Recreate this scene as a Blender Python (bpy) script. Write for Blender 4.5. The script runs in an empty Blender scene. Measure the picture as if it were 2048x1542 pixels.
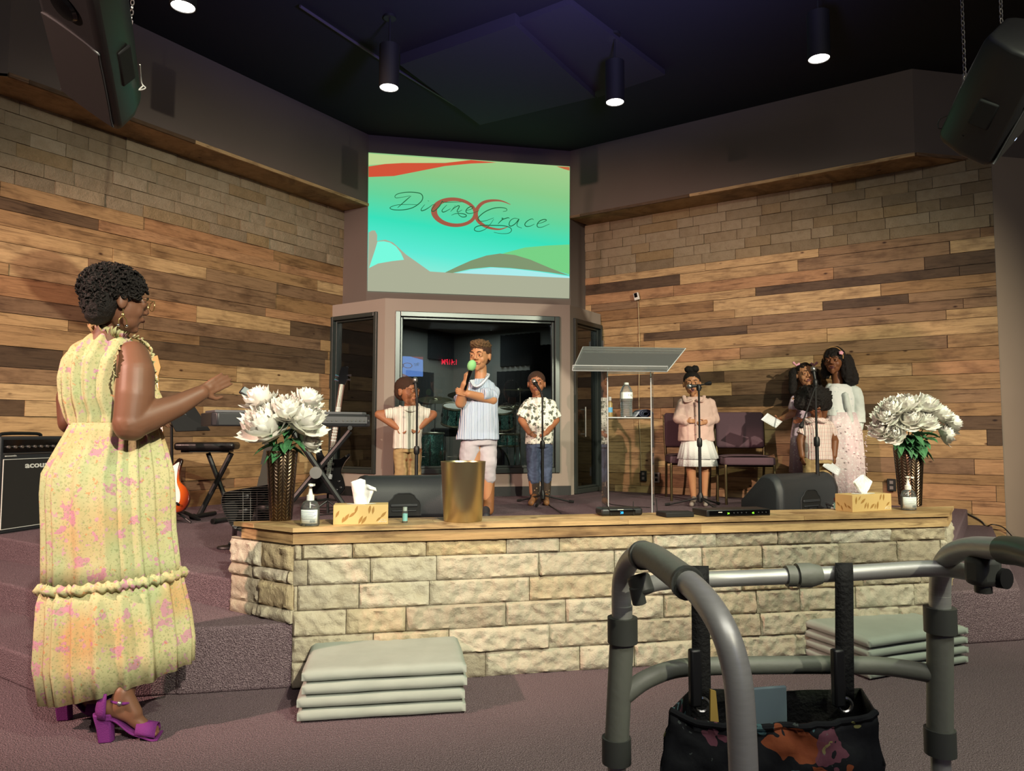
import bpy, bmesh, math, random
from mathutils import Vector, Matrix, noise, Euler
random.seed(7)
sc = bpy.context.scene
COL = sc.collection
# ------------------------------------------------------------------ camera
FPX, HC = 1460.0, 1.08
_yaw, _pit, _rol = math.radians(11.41), math.radians(3.65), math.radians(0.11)
CF = Vector((math.sin(_yaw)*math.cos(_pit), math.cos(_yaw)*math.cos(_pit), math.sin(_pit)))
_r = CF.cross(Vector((0, 0, 1))).normalized(); _u = _r.cross(CF)
CR = _r*math.cos(_rol) + _u*math.sin(_rol)
CU = -_r*math.sin(_rol) + _u*math.cos(_rol)
CC = Vector((0, 0, HC))
cam = bpy.data.objects.new('camera', bpy.data.cameras.new('camera'))
cam.data.sensor_width = 36; cam.data.lens = FPX/2048*36
cam.data.clip_start = 0.02; cam.data.clip_end = 60
cam.matrix_world = Matrix(((CR.x, CU.x, -CF.x, CC.x), (CR.y, CU.y, -CF.y, CC.y), (CR.z, CU.z, -CF.z, CC.z), (0, 0, 0, 1)))
COL.objects.link(cam); sc.camera = cam
# ------------------------------------------------------------------ colour management, world
sc.view_settings.view_transform = 'Standard'; sc.view_settings.look = 'None'
sc.view_settings.gamma = 1.0; sc.view_settings.use_curve_mapping = False
sc.view_settings.exposure = 0.18
try:
    sc.cycles.max_bounces = 8; sc.cycles.transparent_max_bounces = 24; sc.cycles.caustics_reflective = False
    sc.cycles.caustics_refractive = False; sc.cycles.use_denoising = True; sc.cycles.sample_clamp_indirect = 4
except Exception: pass
wd = bpy.data.worlds.new('world'); sc.world = wd; wd.use_nodes = True
wd.node_tree.nodes['Background'].inputs[0].default_value = (0.5, 0.5, 0.55, 1)
wd.node_tree.nodes['Background'].inputs[1].default_value = 0.0
# ------------------------------------------------------------------ stage lighting of the hall, plus an added ambient fill
def lamp(name, kind, loc, target, energy, color, size=0.1, angle=45, blend=0.3, sx=1, sy=1):
    d = bpy.data.lights.new(name, kind); d.energy = energy; d.color = color
    if kind == 'SPOT':
        d.spot_size = math.radians(angle); d.spot_blend = blend; d.shadow_soft_size = size
    elif kind == 'AREA':
        d.shape = 'RECTANGLE'; d.size = sx; d.size_y = sy
    else: d.shadow_soft_size = size
    o = bpy.data.objects.new(name, d); COL.objects.link(o); o.location = loc
    o.rotation_euler = (Vector(target)-Vector(loc)).to_track_quat('-Z', 'Y').to_euler()
    return o
lamp('front_spot_centre', 'SPOT', (2.1, 0.2, 4.2), (1.6, 3.9, 0.2), 560, (0.88, 1.0, 0.66), .05, 80, .8)
lamp('front_spot_pink', 'SPOT', (-4.4, 1.35, 3.5), (-0.1, 5.8, 0.6), 1250, (1.0, 0.62, 0.50), .05, 62, .35)
lamp('front_spot_right', 'SPOT', (4.8, -3.0, 4.1), (3.5, 6.8, 0.7), 2700, (1.0, 0.90, 0.68), .06, 36, .9)
lamp('front_spot_left', 'SPOT', (1.6, -3.6, 4.1), (-0.7, 6.4, 0.8), 2500, (1.0, 0.92, 0.72), .06, 40, .9)
lamp('ambient_fill', 'AREA', (1.0, -1.2, 4.25), (1.0, 1.8, 0.0), 115, (1.0, 0.95, 0.88), sx=5, sy=.8)  # added soft area light standing in for ambient light, no fixture
lamp('purple_wash', 'SPOT', (1.3, 2.6, 2.6), (1.2, 3.4, 4.6), 900, (0.36, 0.32, 1.0), .2, 115, 1.0)
# ------------------------------------------------------------------ pixel of the photograph -> point of the place
def ray(px, py): return CR*((px-1024)/FPX) - CU*((py-771)/FPX) + CF
def PZ(px, py, z):
    d = ray(px, py); return CC + d*((z-HC)/d.z)
def PY(px, py, y):
    d = ray(px, py); return CC + d*(y/d.y)
def PN(px, py, p0, n):
    d = ray(px, py); n = Vector(n); return CC + d*((Vector(p0)-CC).dot(n)/d.dot(n))
def PD(px, py, dist):
    return CC + ray(px, py)*dist
def depth(p): return (Vector(p)-CC).dot(CF)
def m_per_px(p): return depth(p)/FPX
# ------------------------------------------------------------------ scene graph helpers
W = {}
def tag(o, label=None, cat=None, group=None, kind=None):
    if label: o['label'] = label
    if cat: o['category'] = cat
    if group: o['group'] = group
    if kind: o['kind'] = kind
    return o
def thing(name, label, cat, loc=(0, 0, 0), rz=0.0, group=None):
    o = bpy.data.objects.new(name, None); COL.objects.link(o); o.empty_display_size = .05
    o.location = loc; o.rotation_euler = (0, 0, rz)
    W[o.name] = Matrix.Translation(Vector(loc)) @ Matrix.Rotation(rz, 4, 'Z')
    return tag(o, label, cat, group)
def basis(x, y, z, o=(0, 0, 0)):
    return Matrix(((x[0], y[0], z[0], o[0]), (x[1], y[1], z[1], o[1]), (x[2], y[2], z[2], o[2]), (0, 0, 0, 1)))
def frame(d, up=(0, 0, 1)):
    d = Vector(d).normalized(); up = Vector(up)
    if abs(d.dot(up)) > .98: up = Vector((0, 1, 0))
    x = up.cross(d).normalized(); y = d.cross(x)
    return x, y, d
class MB:
    def __init__(s): s.v = []; s.f = []; s.tint = []; s._t = None
    def add(s, vs, fs, M=None):
        b = len(s.v)
        if M is not None: vs = [M @ Vector(p) for p in vs]
        s.v += [tuple(p) for p in vs]; s.f += [tuple(i+b for i in f) for f in fs]
        s.tint += [s._t if s._t is not None else 0.5]*len(fs)
        return s
    def box(s, c, size, M=None):
        x, y, z = [k/2 for k in size]; c = Vector(c)
        vs = [c+Vector((i*x, j*y, k*z)) for i in (-1, 1) for j in (-1, 1) for k in (-1, 1)]
        return s.add(vs, [(0, 1, 3, 2), (4, 6, 7, 5), (0, 4, 5, 1), (2, 3, 7, 6), (0, 2, 6, 4), (1, 5, 7, 3)], M)
    def loft(s, rings, cap=True, closed=True, M=None):
        n = len(rings[0]); vs = [p for r in rings for p in r]; fs = []
        for i in range(len(rings)-1):
            for j in range(n if closed else n-1):
                a = i*n+j; b = i*n+(j+1) % n
                fs.append((a, b, b+n, a+n))
        if cap:
            fs.append(tuple(range(n))[::-1]); fs.append(tuple(range((len(rings)-1)*n, len(rings)*n)))
        return s.add(vs, fs, M)
    def tube(s, path, r, n=10, cap=True, M=None, flat=1.0, up=(0, 0, 1)):
        path = [Vector(p) for p in path]; rings = []
        if len(path) < 2: return s
        px = None
        for i, p in enumerate(path):
            d = (path[min(i+1, len(path)-1)]-path[max(i-1, 0)])
            if d.length < 1e-9: d = Vector((0, 0, 1))
            d.normalize()
            if px is None: x, y, _ = frame(d, up)
            else:
                x = (px - d*px.dot(d))
                if x.length < 1e-6: x = frame(d, up)[0]
                x.normalize(); y = d.cross(x)
            px = x; rr = r[i] if isinstance(r, (list, tuple)) else r
            rings.append([p + x*math.cos(2*math.pi*k/n)*rr + y*math.sin(2*math.pi*k/n)*rr*flat for k in range(n)])
        return s.loft(rings, cap, True, M)
    def lathe(s, prof, n=24, c=(0, 0, 0), M=None, cap=True, sx=1, sy=1):
        c = Vector(c)
        rings = [[c+Vector((r*math.cos(2*math.pi*k/n)*sx, r*math.sin(2*math.pi*k/n)*sy, z)) for k in range(n)] for r, z in prof]
        return s.loft(rings, cap, True, M)
    def prism(s, poly, h, M=None, z0=0):
        n = len(poly); vs = [(p[0], p[1], z0) for p in poly]+[(p[0], p[1], z0+h) for p in poly]
        fs = [tuple(range(n))[::-1], tuple(range(n, 2*n))]+[(i, (i+1) % n, (i+1) % n+n, i+n) for i in range(n)]
        return s.add(vs, fs, M)
    def quad(s, a, b, c, d): return s.add([a, b, c, d], [(0, 1, 2, 3)])
    def grid(s, fn, nu, nv, M=None):
        vs = [fn(i/nu, j/nv) for j in range(nv+1) for i in range(nu+1)]
        fs = [(j*(nu+1)+i, j*(nu+1)+i+1, (j+1)*(nu+1)+i+1, (j+1)*(nu+1)+i) for j in range(nv) for i in range(nu)]
        return s.add(vs, fs, M)
    def ball(s, c, r, nu=16, nv=10, M=None, rot=None):
        if not isinstance(r, (list, tuple)): r = (r, r, r)
        c = Vector(c); vs = []; fs = []
        R = rot if rot is not None else Matrix.Identity(3)
        for j in range(1, nv):
            t = math.pi*j/nv
            for i in range(nu):
                a = 2*math.pi*i/nu
                vs.append(c + R @ Vector((r[0]*math.sin(t)*math.cos(a), r[1]*math.sin(t)*math.sin(a), r[2]*math.cos(t))))
        top = len(vs); vs.append(c + R @ Vector((0, 0, r[2]))); vs.append(c + R @ Vector((0, 0, -r[2])))
        for j in range(nv-2):
            for i in range(nu):
                a = j*nu+i; b = j*nu+(i+1) % nu; fs.append((a, a+nu, b+nu, b))
        for i in range(nu):
            fs.append((top, i, (i+1) % nu)); q = (nv-2)*nu; fs.append((top+1, q+(i+1) % nu, q+i))
        return s.add(vs, fs, M)
    def cap(s, p0, p1, r0, r1, n=22):                     # tapered capsule
        p0, p1 = Vector(p0), Vector(p1); d = p1-p0
        if d.length < 1e-6: return s.ball(p0, r0)
        x, y, d = frame(d); rings = []
        for k in range(1, 5):
            t = math.pi/2*k/4; rings.append((p0 - d*r0*math.cos(t), r0*math.sin(t)))
        for k in range(0, 4):
            t = math.pi/2*k/4; rings.append((p1 + d*r1*math.sin(t), r1*math.cos(t)))
        R = [[c + x*math.cos(2*math.pi*k/n)*q + y*math.sin(2*math.pi*k/n)*q for k in range(n)] for c, q in rings]
        return s.loft(R, True)
    def build(s, name, mat, parent=None, smooth=True, bevel=0, solid=0, sub=0, world=True, seg=2, angle=40):
        me = bpy.data.meshes.new(name)
        vs = s.v
        if parent is not None and world:
            Mi = W[parent.name].inverted(); vs = [Mi @ Vector(p) for p in vs]
        me.from_pydata([tuple(p) for p in vs], [], s.f)
        if any(t != 0.5 for t in s.tint):
            at = me.attributes.new('tint', 'FLOAT', 'FACE'); at.data.foreach_set('value', s.tint)
        bm = bmesh.new(); bm.from_mesh(me); bmesh.ops.recalc_face_normals(bm, faces=bm.faces); bm.to_mesh(me); bm.free()
        o = bpy.data.objects.new(name, me); COL.objects.link(o)
        if parent is not None: o.parent = parent; W[o.name] = W[parent.name]
        else: W[o.name] = Matrix.Identity(4)
        if mat: me.materials.append(mat)
        if smooth:
            me.polygons.foreach_set('use_smooth', [True]*len(me.polygons))
            try: me.set_sharp_from_angle(angle=math.radians(angle))
            except Exception: pass
        if bevel:
            m = o.modifiers.new('bevel', 'BEVEL'); m.width = bevel; m.segments = seg; m.limit_method = 'ANGLE'; m.angle_limit = math.radians(35)
        if solid:
            m = o.modifiers.new('solid', 'SOLIDIFY'); m.thickness = solid; m.offset = 0
        if sub:
            m = o.modifiers.new('sub', 'SUBSURF'); m.levels = sub; m.render_levels = sub
        return o
def tri_text(txt, size, mat, parent, M, name='lettering', extrude=0.001, bold=0.0, shear=0.0, align='LEFT', sxy=(1, 1)):
    cu = bpy.data.curves.new(name, 'FONT'); cu.body = txt; cu.size = size; cu.extrude = extrude; cu.offset = bold; cu.shear = shear
    cu.align_x = align; cu.resolution_u = 3
    o = bpy.data.objects.new(name+'_tmp', cu); COL.objects.link(o)
    dg = bpy.context.evaluated_depsgraph_get(); me = bpy.data.meshes.new_from_object(o.evaluated_get(dg))
    bpy.data.objects.remove(o)
    b = MB(); b.add([M @ Vector((v.co.x*sxy[0], v.co.y*sxy[1], v.co.z)) for v in me.vertices], [tuple(p.vertices) for p in me.polygons])
    bpy.data.meshes.remove(me)
    return b.build(name, mat, parent, smooth=False)
def spline(pts, k=8, closed=False):
    pts = [Vector(p) for p in pts]; out = []; n = len(pts)
    for i in range(n if closed else n-1):
        if closed: p0, p1, p2, p3 = pts[(i-1) % n], pts[i], pts[(i+1) % n], pts[(i+2) % n]
        else: p0, p1, p2, p3 = pts[max(i-1, 0)], pts[i], pts[i+1], pts[min(i+2, n-1)]
        for j in range(k):
            t = j/k
            out.append(.5*((2*p1)+(-p0+p2)*t+(2*p0-5*p1+4*p2-p3)*t*t+(-p0+3*p1-3*p2+p3)*t**3))
    if not closed: out.append(pts[-1])
    return out
def lerp(a, b, t): return a+(b-a)*t
def interp(tab, x):
    if x <= tab[0][0]: return tab[0][1:]
    for a, b in zip(tab, tab[1:]):
        if x <= b[0]:
            t = (x-a[0])/(b[0]-a[0]); t = t*t*(3-2*t)*.5+t*.5
            return tuple(lerp(p, q, t) for p, q in zip(a[1:], b[1:]))
    return tab[-1][1:]
# ------------------------------------------------------------------ materials
def srgb(h):
    if isinstance(h, str): h = [int(h[i:i+2], 16)/255 for i in (0, 2, 4)]
    return tuple((c/12.92 if c <= .04045 else ((c+.055)/1.055)**2.4) for c in h)+(1,)
class NT:
    def __init__(s, name):
        s.m = bpy.data.materials.new(name); s.m.use_nodes = True; s.t = s.m.node_tree; s.t.nodes.clear()
        s.out = s.n('ShaderNodeOutputMaterial'); s.p = s.n('ShaderNodeBsdfPrincipled'); s.l(s.p.outputs[0], s.out.inputs[0])
    def n(s, ty, **kw):
        o = s.t.nodes.new(ty)
        for k, v in kw.items(): setattr(o, k, v)
        return o
    def l(s, a, b): s.t.links.new(a, b)
    def val(s, sock, v):
        if hasattr(v, 'is_linked') or hasattr(v, 'links'): s.l(v, sock)
        else: sock.default_value = v
    def math(s, op, a, b=0.0, c=0.0):
        m = s.n('ShaderNodeMath', operation=op); s.val(m.inputs[0], a); s.val(m.inputs[1], b); s.val(m.inputs[2], c); return m.outputs[0]
    def mix(s, f, a, b, mode='MIX'):
        m = s.n('ShaderNodeMix', data_type='RGBA', blend_type=mode); s.val(m.inputs[0], f); s.val(m.inputs[6], a); s.val(m.inputs[7], b); return m.outputs[2]
    def ramp(s, f, stops, interp='LINEAR'):
        r = s.n('ShaderNodeValToRGB'); r.color_ramp.interpolation = interp
        e = r.color_ramp.elements
        while len(e) < len(stops): e.new(.5)
        for q, (p, c) in zip(e, stops): q.position = p; q.color = c if len(c) == 4 else (*c, 1)
        s.val(r.inputs[0], f); return r.outputs[0]
    def coord(s, kind='Object', scale=(1, 1, 1), rot=(0, 0, 0), loc=(0, 0, 0)):
        c = s.n('ShaderNodeTexCoord'); mp = s.n('ShaderNodeMapping'); s.l(c.outputs[kind], mp.inputs[0])
        mp.inputs['Scale'].default_value = scale; mp.inputs['Rotation'].default_value = rot; mp.inputs['Location'].default_value = loc
        return mp.outputs[0]
    def noise(s, vec, scale=5, detail=3, rough=.5, dist=0.0, out=0):
        t = s.n('ShaderNodeTexNoise'); s.l(vec, t.inputs['Vector']); t.inputs['Scale'].default_value = scale
        t.inputs['Detail'].default_value = detail; t.inputs['Roughness'].default_value = rough; t.inputs['Distortion'].default_value = dist
        return t.outputs[out]
    def voro(s, vec, scale=5, feature='F1', out='Distance', rnd=1.0):
        t = s.n('ShaderNodeTexVoronoi', feature=feature); s.l(vec, t.inputs['Vector']); t.inputs['Scale'].default_value = scale
        t.inputs['Randomness'].default_value = rnd
        return t.outputs[out]
    def bump(s, h, strength=.3, dist=.01):
        b = s.n('ShaderNodeBump'); b.inputs['Strength'].default_value = strength; b.inputs['Distance'].default_value = dist
        s.l(h, b.inputs['Height']); s.l(b.outputs[0], s.p.inputs['Normal'])
    def set(s, **kw):
        names = dict(col='Base Color', rough='Roughness', metal='Metallic', spec='Specular IOR Level', sheen='Sheen Weight', coat='Coat Weight',
                     emit='Emission Color', es='Emission Strength', alpha='Alpha', trans='Transmission Weight', ior='IOR', sss='Subsurface Weight')
        for k, v in kw.items(): s.val(s.p.inputs[names[k]], v)
        return s
def plain(name, col, rough=.6, metal=0, var=.06, bump=0.0, scale=30, spec=.5, **kw):
    t = NT(name); c = srgb(col) if isinstance(col, str) else (*col, 1)[:4]
    v = t.coord(); nz = t.noise(v, scale, 3)
    lo = tuple(k*(1-var) for k in c[:3])+(1,); hi = tuple(min(1, k*(1+var)) for k in c[:3])+(1,)
    t.set(col=t.mix(nz, lo, hi), rough=rough, metal=metal, spec=spec, **kw)
    if bump: t.bump(nz, bump, .004)
    return t.m
M = {}
# ------------------------------------------------------------------ surface materials
def carpet():
    t = NT('carpet'); v = t.coord()
    n1 = t.noise(v, 260, 2, .7); n2 = t.noise(v, 1.3, 3, .6); n3 = t.voro(v, 170)
    c = t.ramp(n1, [(.30, srgb('42373c')), (.5, srgb('74636a')), (.70, srgb('a8949a'))])
    c = t.mix(t.math('MULTIPLY', n2, .35), c, srgb('5a474f'))
    t.set(col=c, rough=.97, spec=.1); t.bump(t.math('ADD', n1, n3), .9, .006); return t.m
def taupe(name='taupe_paint', c='6f655f'):
    t = NT(name); v = t.coord(); n = t.noise(v, 2.2, 3, .6); n2 = t.noise(v, 160, 2)
    cc = srgb(c); t.set(col=t.mix(n, tuple(k*.93 for k in cc[:3])+(1,), tuple(k*1.06 for k in cc[:3])+(1,)), rough=.82, spec=.25); t.bump(n2, .12, .002); return t.m
def planks(name='reclaimed_planks', sat=1.0, gloss=.45):
    t = NT(name); at = t.n('ShaderNodeAttribute', attribute_name='tint'); r = at.outputs['Fac']
    c = t.n('ShaderNodeTexCoord'); off = t.n('ShaderNodeCombineXYZ'); t.l(t.math('MULTIPLY', r, 37.0), off.inputs[0]); t.l(t.math('MULTIPLY', r, 91.0), off.inputs[2])
    va = t.n('ShaderNodeVectorMath', operation='ADD'); t.l(c.outputs['Object'], va.inputs[0]); t.l(off.outputs[0], va.inputs[1])
    mp = t.n('ShaderNodeMapping'); t.l(va.outputs[0], mp.inputs[0]); mp.inputs['Scale'].default_value = (1.0, 1, 14)
    v = mp.outputs[0]
    g1 = t.noise(v, 2.3, 5, .62, 1.1); g2 = t.noise(v, 9, 4, .7, .4)
    mk = t.n('ShaderNodeMapping'); t.l(va.outputs[0], mk.inputs[0]); mk.inputs['Scale'].default_value = (1, 1, 2.0)
    kn = t.voro(mk.outputs[0], 3.3); kn2 = t.noise(mk.outputs[0], 3.0, 4, .6)
    base = t.ramp(r, [(0, srgb('54422f')), (.13, srgb('6f573c')), (.14, srgb('9a7442')), (.36, srgb('b4905a')), (.37, srgb('c4a066')), (.68, srgb('d2b27a')), (.69, srgb('b0804c')), (.82, srgb('bb8e5c')), (.83, srgb('846649')), (1, srgb('9c7c54'))])
    gr = t.ramp(g1, [(.32, (.36, .30, .25)), (.46, (.86, .83, .78)), (.7, (1.05, 1.0, .96))])
    c1 = t.mix(.85, base, gr, 'MULTIPLY')
    gr2 = t.ramp(g2, [(.32, (.62, .56, .5)), (.55, (1, 1, 1))])
    c1 = t.mix(.6, c1, gr2, 'MULTIPLY')
    stain = t.ramp(kn2, [(.50, (1, 1, 1)), (.68, (.40, .34, .30))])
    c1 = t.mix(.75, c1, stain, 'MULTIPLY')
    knot = t.ramp(kn, [(.035, (.18, .1, .05)), (.085, (1, 1, 1))])
    c1 = t.mix(1.0, c1, knot, 'MULTIPLY')
    hs = t.n('ShaderNodeHueSaturation'); hs.inputs['Saturation'].default_value = .88; t.l(c1, hs.inputs['Color']); c1 = hs.outputs[0]
    t.set(col=c1, rough=t.ramp(g2, [(.3, (.62,)*3), (.7, (gloss,)*3)]), spec=.35)
    t.bump(g2, .25, .003); return t.m
def stone(name='split_face_stone', dark=1.0):
    up = name != 'split_face_stone'
    t = NT(name); at = t.n('ShaderNodeAttribute', attribute_name='tint'); r = at.outputs['Fac']; v = t.coord()
    base = t.ramp(r, [(0, srgb('9c9587')), (.3, srgb('b8b2a2')), (.55, srgb('c4bfb0')), (.78, srgb('aea593')), (.92, srgb('b7a685')), (1, srgb('ccc8bc'))])
    n1 = t.noise(v, 14, 6, .68); n2 = t.noise(v, 55, 5, .7); n3 = t.noise(v, 3, 3, .6)
    c = t.mix(.55, base, t.ramp(n1, [(.3, (.62, .58, .52)), (.55, (1, 1, 1)), (.8, (1.1, 1.08, 1.05))]), 'MULTIPLY')
    c = t.mix(t.math('MULTIPLY', n3, .35), c, srgb('b7a079'))
    if up: c = t.mix(1.0, c, (.66, .60, .52, 1), 'MULTIPLY')  # upper band: its dim lighting is put into a darker stone colour
    t.set(col=c, rough=.92, spec=.15); t.bump(t.math('ADD', n1, t.math('MULTIPLY', n2, .7)), .8, .012); return t.m
def glass(name, tint=(1, 1, 1), refl=1.0, body=0.0, bodycol=(.8, .85, .85), rough=0.0):
    t = NT(name); tr = t.n('ShaderNodeBsdfTransparent'); tr.inputs[0].default_value = (*tint, 1)
    gl = t.n('ShaderNodeBsdfGlossy'); gl.inputs['Roughness'].default_value = rough; fr = t.n('ShaderNodeFresnel'); fr.inputs[0].default_value = 1.5
    mx = t.n('ShaderNodeMixShader'); t.l(t.math('MINIMUM', t.math('MULTIPLY', fr.outputs[0], refl), 1.0), mx.inputs[0]); t.l(tr.outputs[0], mx.inputs[1]); t.l(gl.outputs[0], mx.inputs[2])
    o = mx.outputs[0]
    if body:
        df = t.n('ShaderNodeBsdfDiffuse'); df.inputs[0].default_value = (*bodycol, 1); m2 = t.n('ShaderNodeMixShader'); m2.inputs[0].default_value = body
        t.l(o, m2.inputs[1]); t.l(df.outputs[0], m2.inputs[2]); o = m2.outputs[0]
    t.l(o, t.out.inputs[0]); return t.m
def emit(name, col, s=1.0):
    t = NT(name); e = t.n('ShaderNodeEmission'); e.inputs[0].default_value = srgb(col) if isinstance(col, str) else (*col, 1); e.inputs[1].default_value = s
    t.l(e.outputs[0], t.out.inputs[0]); return t.m
M['carpet'] = carpet(); M['taupe'] = taupe(); M['taupe2'] = taupe('beige_paint', '9a8b7c'); M['planks'] = planks(); M['stone'] = stone(); M['stone_up'] = stone('dimmed_stone'); M['lit_taupe'] = taupe('lit_taupe_paint', 'a1958b')  # booth walls: the taupe lightened, their stronger light put into the colour
M['ceil'] = plain('black_ceiling', '141418', .95, var=.2, scale=1.2)
M['black'] = plain('black_plastic', '17181a', .45, var=.15)
M['blackm'] = plain('matte_black', '0d0e0f', .7, var=.2)
M['blackg'] = plain('gloss_black', '08080a', .12, var=.1)
M['chrome'] = plain('chrome', 'd8dadc', .15, 1.0, var=.02)
M['steel'] = plain('satin_metal', 'a9a9a6', .32, .9, var=.03)
M['frame'] = plain('dark_window_frame', '4a5150', .32, .6, var=.05)
M['rubber'] = plain('rubber', '101010', .85)
M['white'] = plain('white_plastic', 'e8e8e2', .4, var=.02)
M['booth_in'] = taupe('booth_inside_paint', '7b7a76')
M['baseb'] = plain('black_baseboard', '1b1c1e', .5)
M['glass'] = glass('booth_glass', (.72, .76, .76), 1.5)
M['edgewood'] = planks('edge_wood', gloss=.5)
# ------------------------------------------------------------------ cladding of boards or blocks on a wall
STZ = .405
def clad(name, mat, p0, p1, z0, z1, rows, lens, gap=.002, depth=.014, rough=0.0, cell=.02, seed=1, cutz=None, kind='structure', parent=None, dj=.006, start=0.0, tints=None):
    """boards/blocks from p0 to p1 (plan points); the room lies to the right-hand side of the travel direction rotated -90"""
    rnd = random.Random(seed); p0 = Vector((*p0, 0)); p1 = Vector((*p1, 0)); L = (p1-p0).length; ux = (p1-p0).normalized(); ny = Vector((-ux.y, ux.x, 0))
    b = MB(); z = z0; k = 0
    while z < z1-.004:
        h = rows[k % len(rows)] if isinstance(rows, list) else rnd.choice(rows); k += 1
        zt = min(z+h, z1); x = -rnd.random()*lens[1] - start
        while x < L:
            l = rnd.uniform(*lens); xa, xb = max(0, x), min(L, x+l); x += l
            if xb-xa < .01: continue
            b._t = rnd.random() if tints is None else tints(rnd, (xa+xb)/2, (z+zt)/2)
            if abs(b._t-.5) < 1e-4: b._t = .51
            d = depth + rnd.uniform(-dj, dj)
            xa2, xb2, za2, zb2 = xa+gap, xb-gap, z+gap, zt-gap
            if rough == 0:
                b.box(((xa2+xb2)/2, d/2, (za2+zb2)/2), (xb2-xa2, d, zb2-za2))
            else:
                nu = max(3, int((xb2-xa2)/cell)); nv = max(3, int((zb2-za2)/cell)); sd = rnd.random()*50
                def fn(u, v):
                    e = min(u*(xb2-xa2), (1-u)*(xb2-xa2), v*(zb2-za2), (1-v)*(zb2-za2))
                    px = xa2+(xb2-xa2)*u; pz = za2+(zb2-za2)*v
                    q = noise.noise(Vector((px*7+sd, pz*6, sd)))*.45+noise.noise(Vector((px*22, pz*22+sd, 3)))*.35+noise.noise(Vector((px*50, pz*50, sd)))*.32
                    wv = min(1, e/.009); dd = d + rough*(q*wv + .35*wv) - .002*(1-wv)
                    return (px, max(.003, dd), pz)
                b.grid(fn, nu, nv)
                c = [(xa2, za2), (xb2, za2), (xb2, zb2), (xa2, zb2)]
                for (ax, az), (bx2, bz) in zip(c, c[1:]+c[:1]):
                    b.quad((ax, -.002, az), (bx2, -.002, bz), (bx2, d, bz), (ax, d, az))
        z = zt
    o = b.build(name, mat, None, smooth=bool(rough), angle=60)
    o.matrix_world = basis(ux, ny, (0, 0, 1), p0)
    if kind: o['kind'] = kind
    return o
def wallslab(name, mat, p0, p1, z0, z1, th=.1, kind='structure'):
    p0 = Vector((*p0, 0)); p1 = Vector((*p1, 0)); ux = (p1-p0).normalized(); ny = Vector((-ux.y, ux.x, 0)); L = (p1-p0).length
    o = MB().box((L/2, -th/2, (z0+z1)/2), (L, th, z1-z0)).build(name, mat, smooth=False); o.matrix_world = basis(ux, ny, (0, 0, 1), p0)
    if kind: o['kind'] = kind
    return o
KL, KR = 8.568, 10.89                      # left wall: y-x = KL ; right wall: x+y = KR
CZ = 4.365; SOF = 3.56; PT = 2.916
LE = (-2.97, KL-2.97); RE = (5.47, KR-5.47)
# floor and ceiling
def slab(name, mat, poly, z0, z1, kind='structure', bevel=0):
    b = MB(); b._t = .30; o = b.prism(poly, z1-z0, z0=z0).build(name, mat, smooth=False, bevel=bevel, seg=3)
    if kind: o['kind'] = kind
    return o
slab('floor', M['carpet'], [(-7, -6), (9, -6), (9, 6), (-7, 6)], -.1, 0)
slab('ceiling', M['ceil'], [(-7, -6), (9, -6), (9, 10.5), (-7, 10.5)], CZ, CZ+.1)
def stagepoly(k, front):
    cxm = 1.32; r = k-2*cxm
    lc = ((k-KL)/2, (k+KL)/2); xr = (KR-r)/2 if True else 0
    rc = ((KR-r)/2-.0, (KR+r)/2)
    return [(k-front, front), (2*cxm-(k-front), front)], lc, rc
def steppoly(k):
    (a, b), lc, rc = stagepoly(k, 3.30)
    return [a, b, rc, (1.16, 9.73), lc]
slab('floor_stage', M['carpet'], steppoly(2.99), 0, STZ, bevel=.012)
slab('floor_step_upper', M['carpet'], [(2.54-3.276, 3.276), (2.64-(2.54-3.276), 3.276), (5.43, 5.53), (5.2, 5.6), (3.0, 3.5), (-.35, 3.5), (-2.8, 5.74), (-3.0, 5.54)], 0, .27, bevel=.012)
slab('floor_step_lower', M['carpet'], [(2.10-3.285, 3.285), (2.64-(2.10-3.285), 3.285), (5.99, 5.42), (5.4, 5.45), (3.3, 3.5), (-.7, 3.5), (-2.95, 5.45), (-3.2, 5.30)], 0, .135, bevel=.012)
# side walls: reclaimed boards below, split stone band above
def ptint(rnd, x, z): return rnd.random()
clad('wall_left_boards', M['planks'], (-.262, KL-.262), LE, STZ-.01, PT, (.09, .12, .12, .155), (.7, 2.1), seed=11)
clad('wall_right_boards', M['planks'], RE, (2.50, KR-2.50), .0, PT, (.09, .12, .12, .14), (.6, 1.9), seed=23)
clad('wall_left_stone', M['stone_up'], (-.262, KL-.262), LE, PT, SOF, (.107,), (.18, .46), rough=.012, cell=.03, seed=5, gap=.0015)
clad('wall_right_stone', M['stone_up'], RE, (2.50, KR-2.50), PT, SOF, (.107,), (.18, .46), rough=.012, cell=.03, seed=6, gap=.0015)
wallslab('wall_left', M['booth_in'], (1.16, 9.728), LE, 0, CZ)
wallslab('wall_right', M['booth_in'], RE, (1.16, 9.728), 0, CZ)
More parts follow.
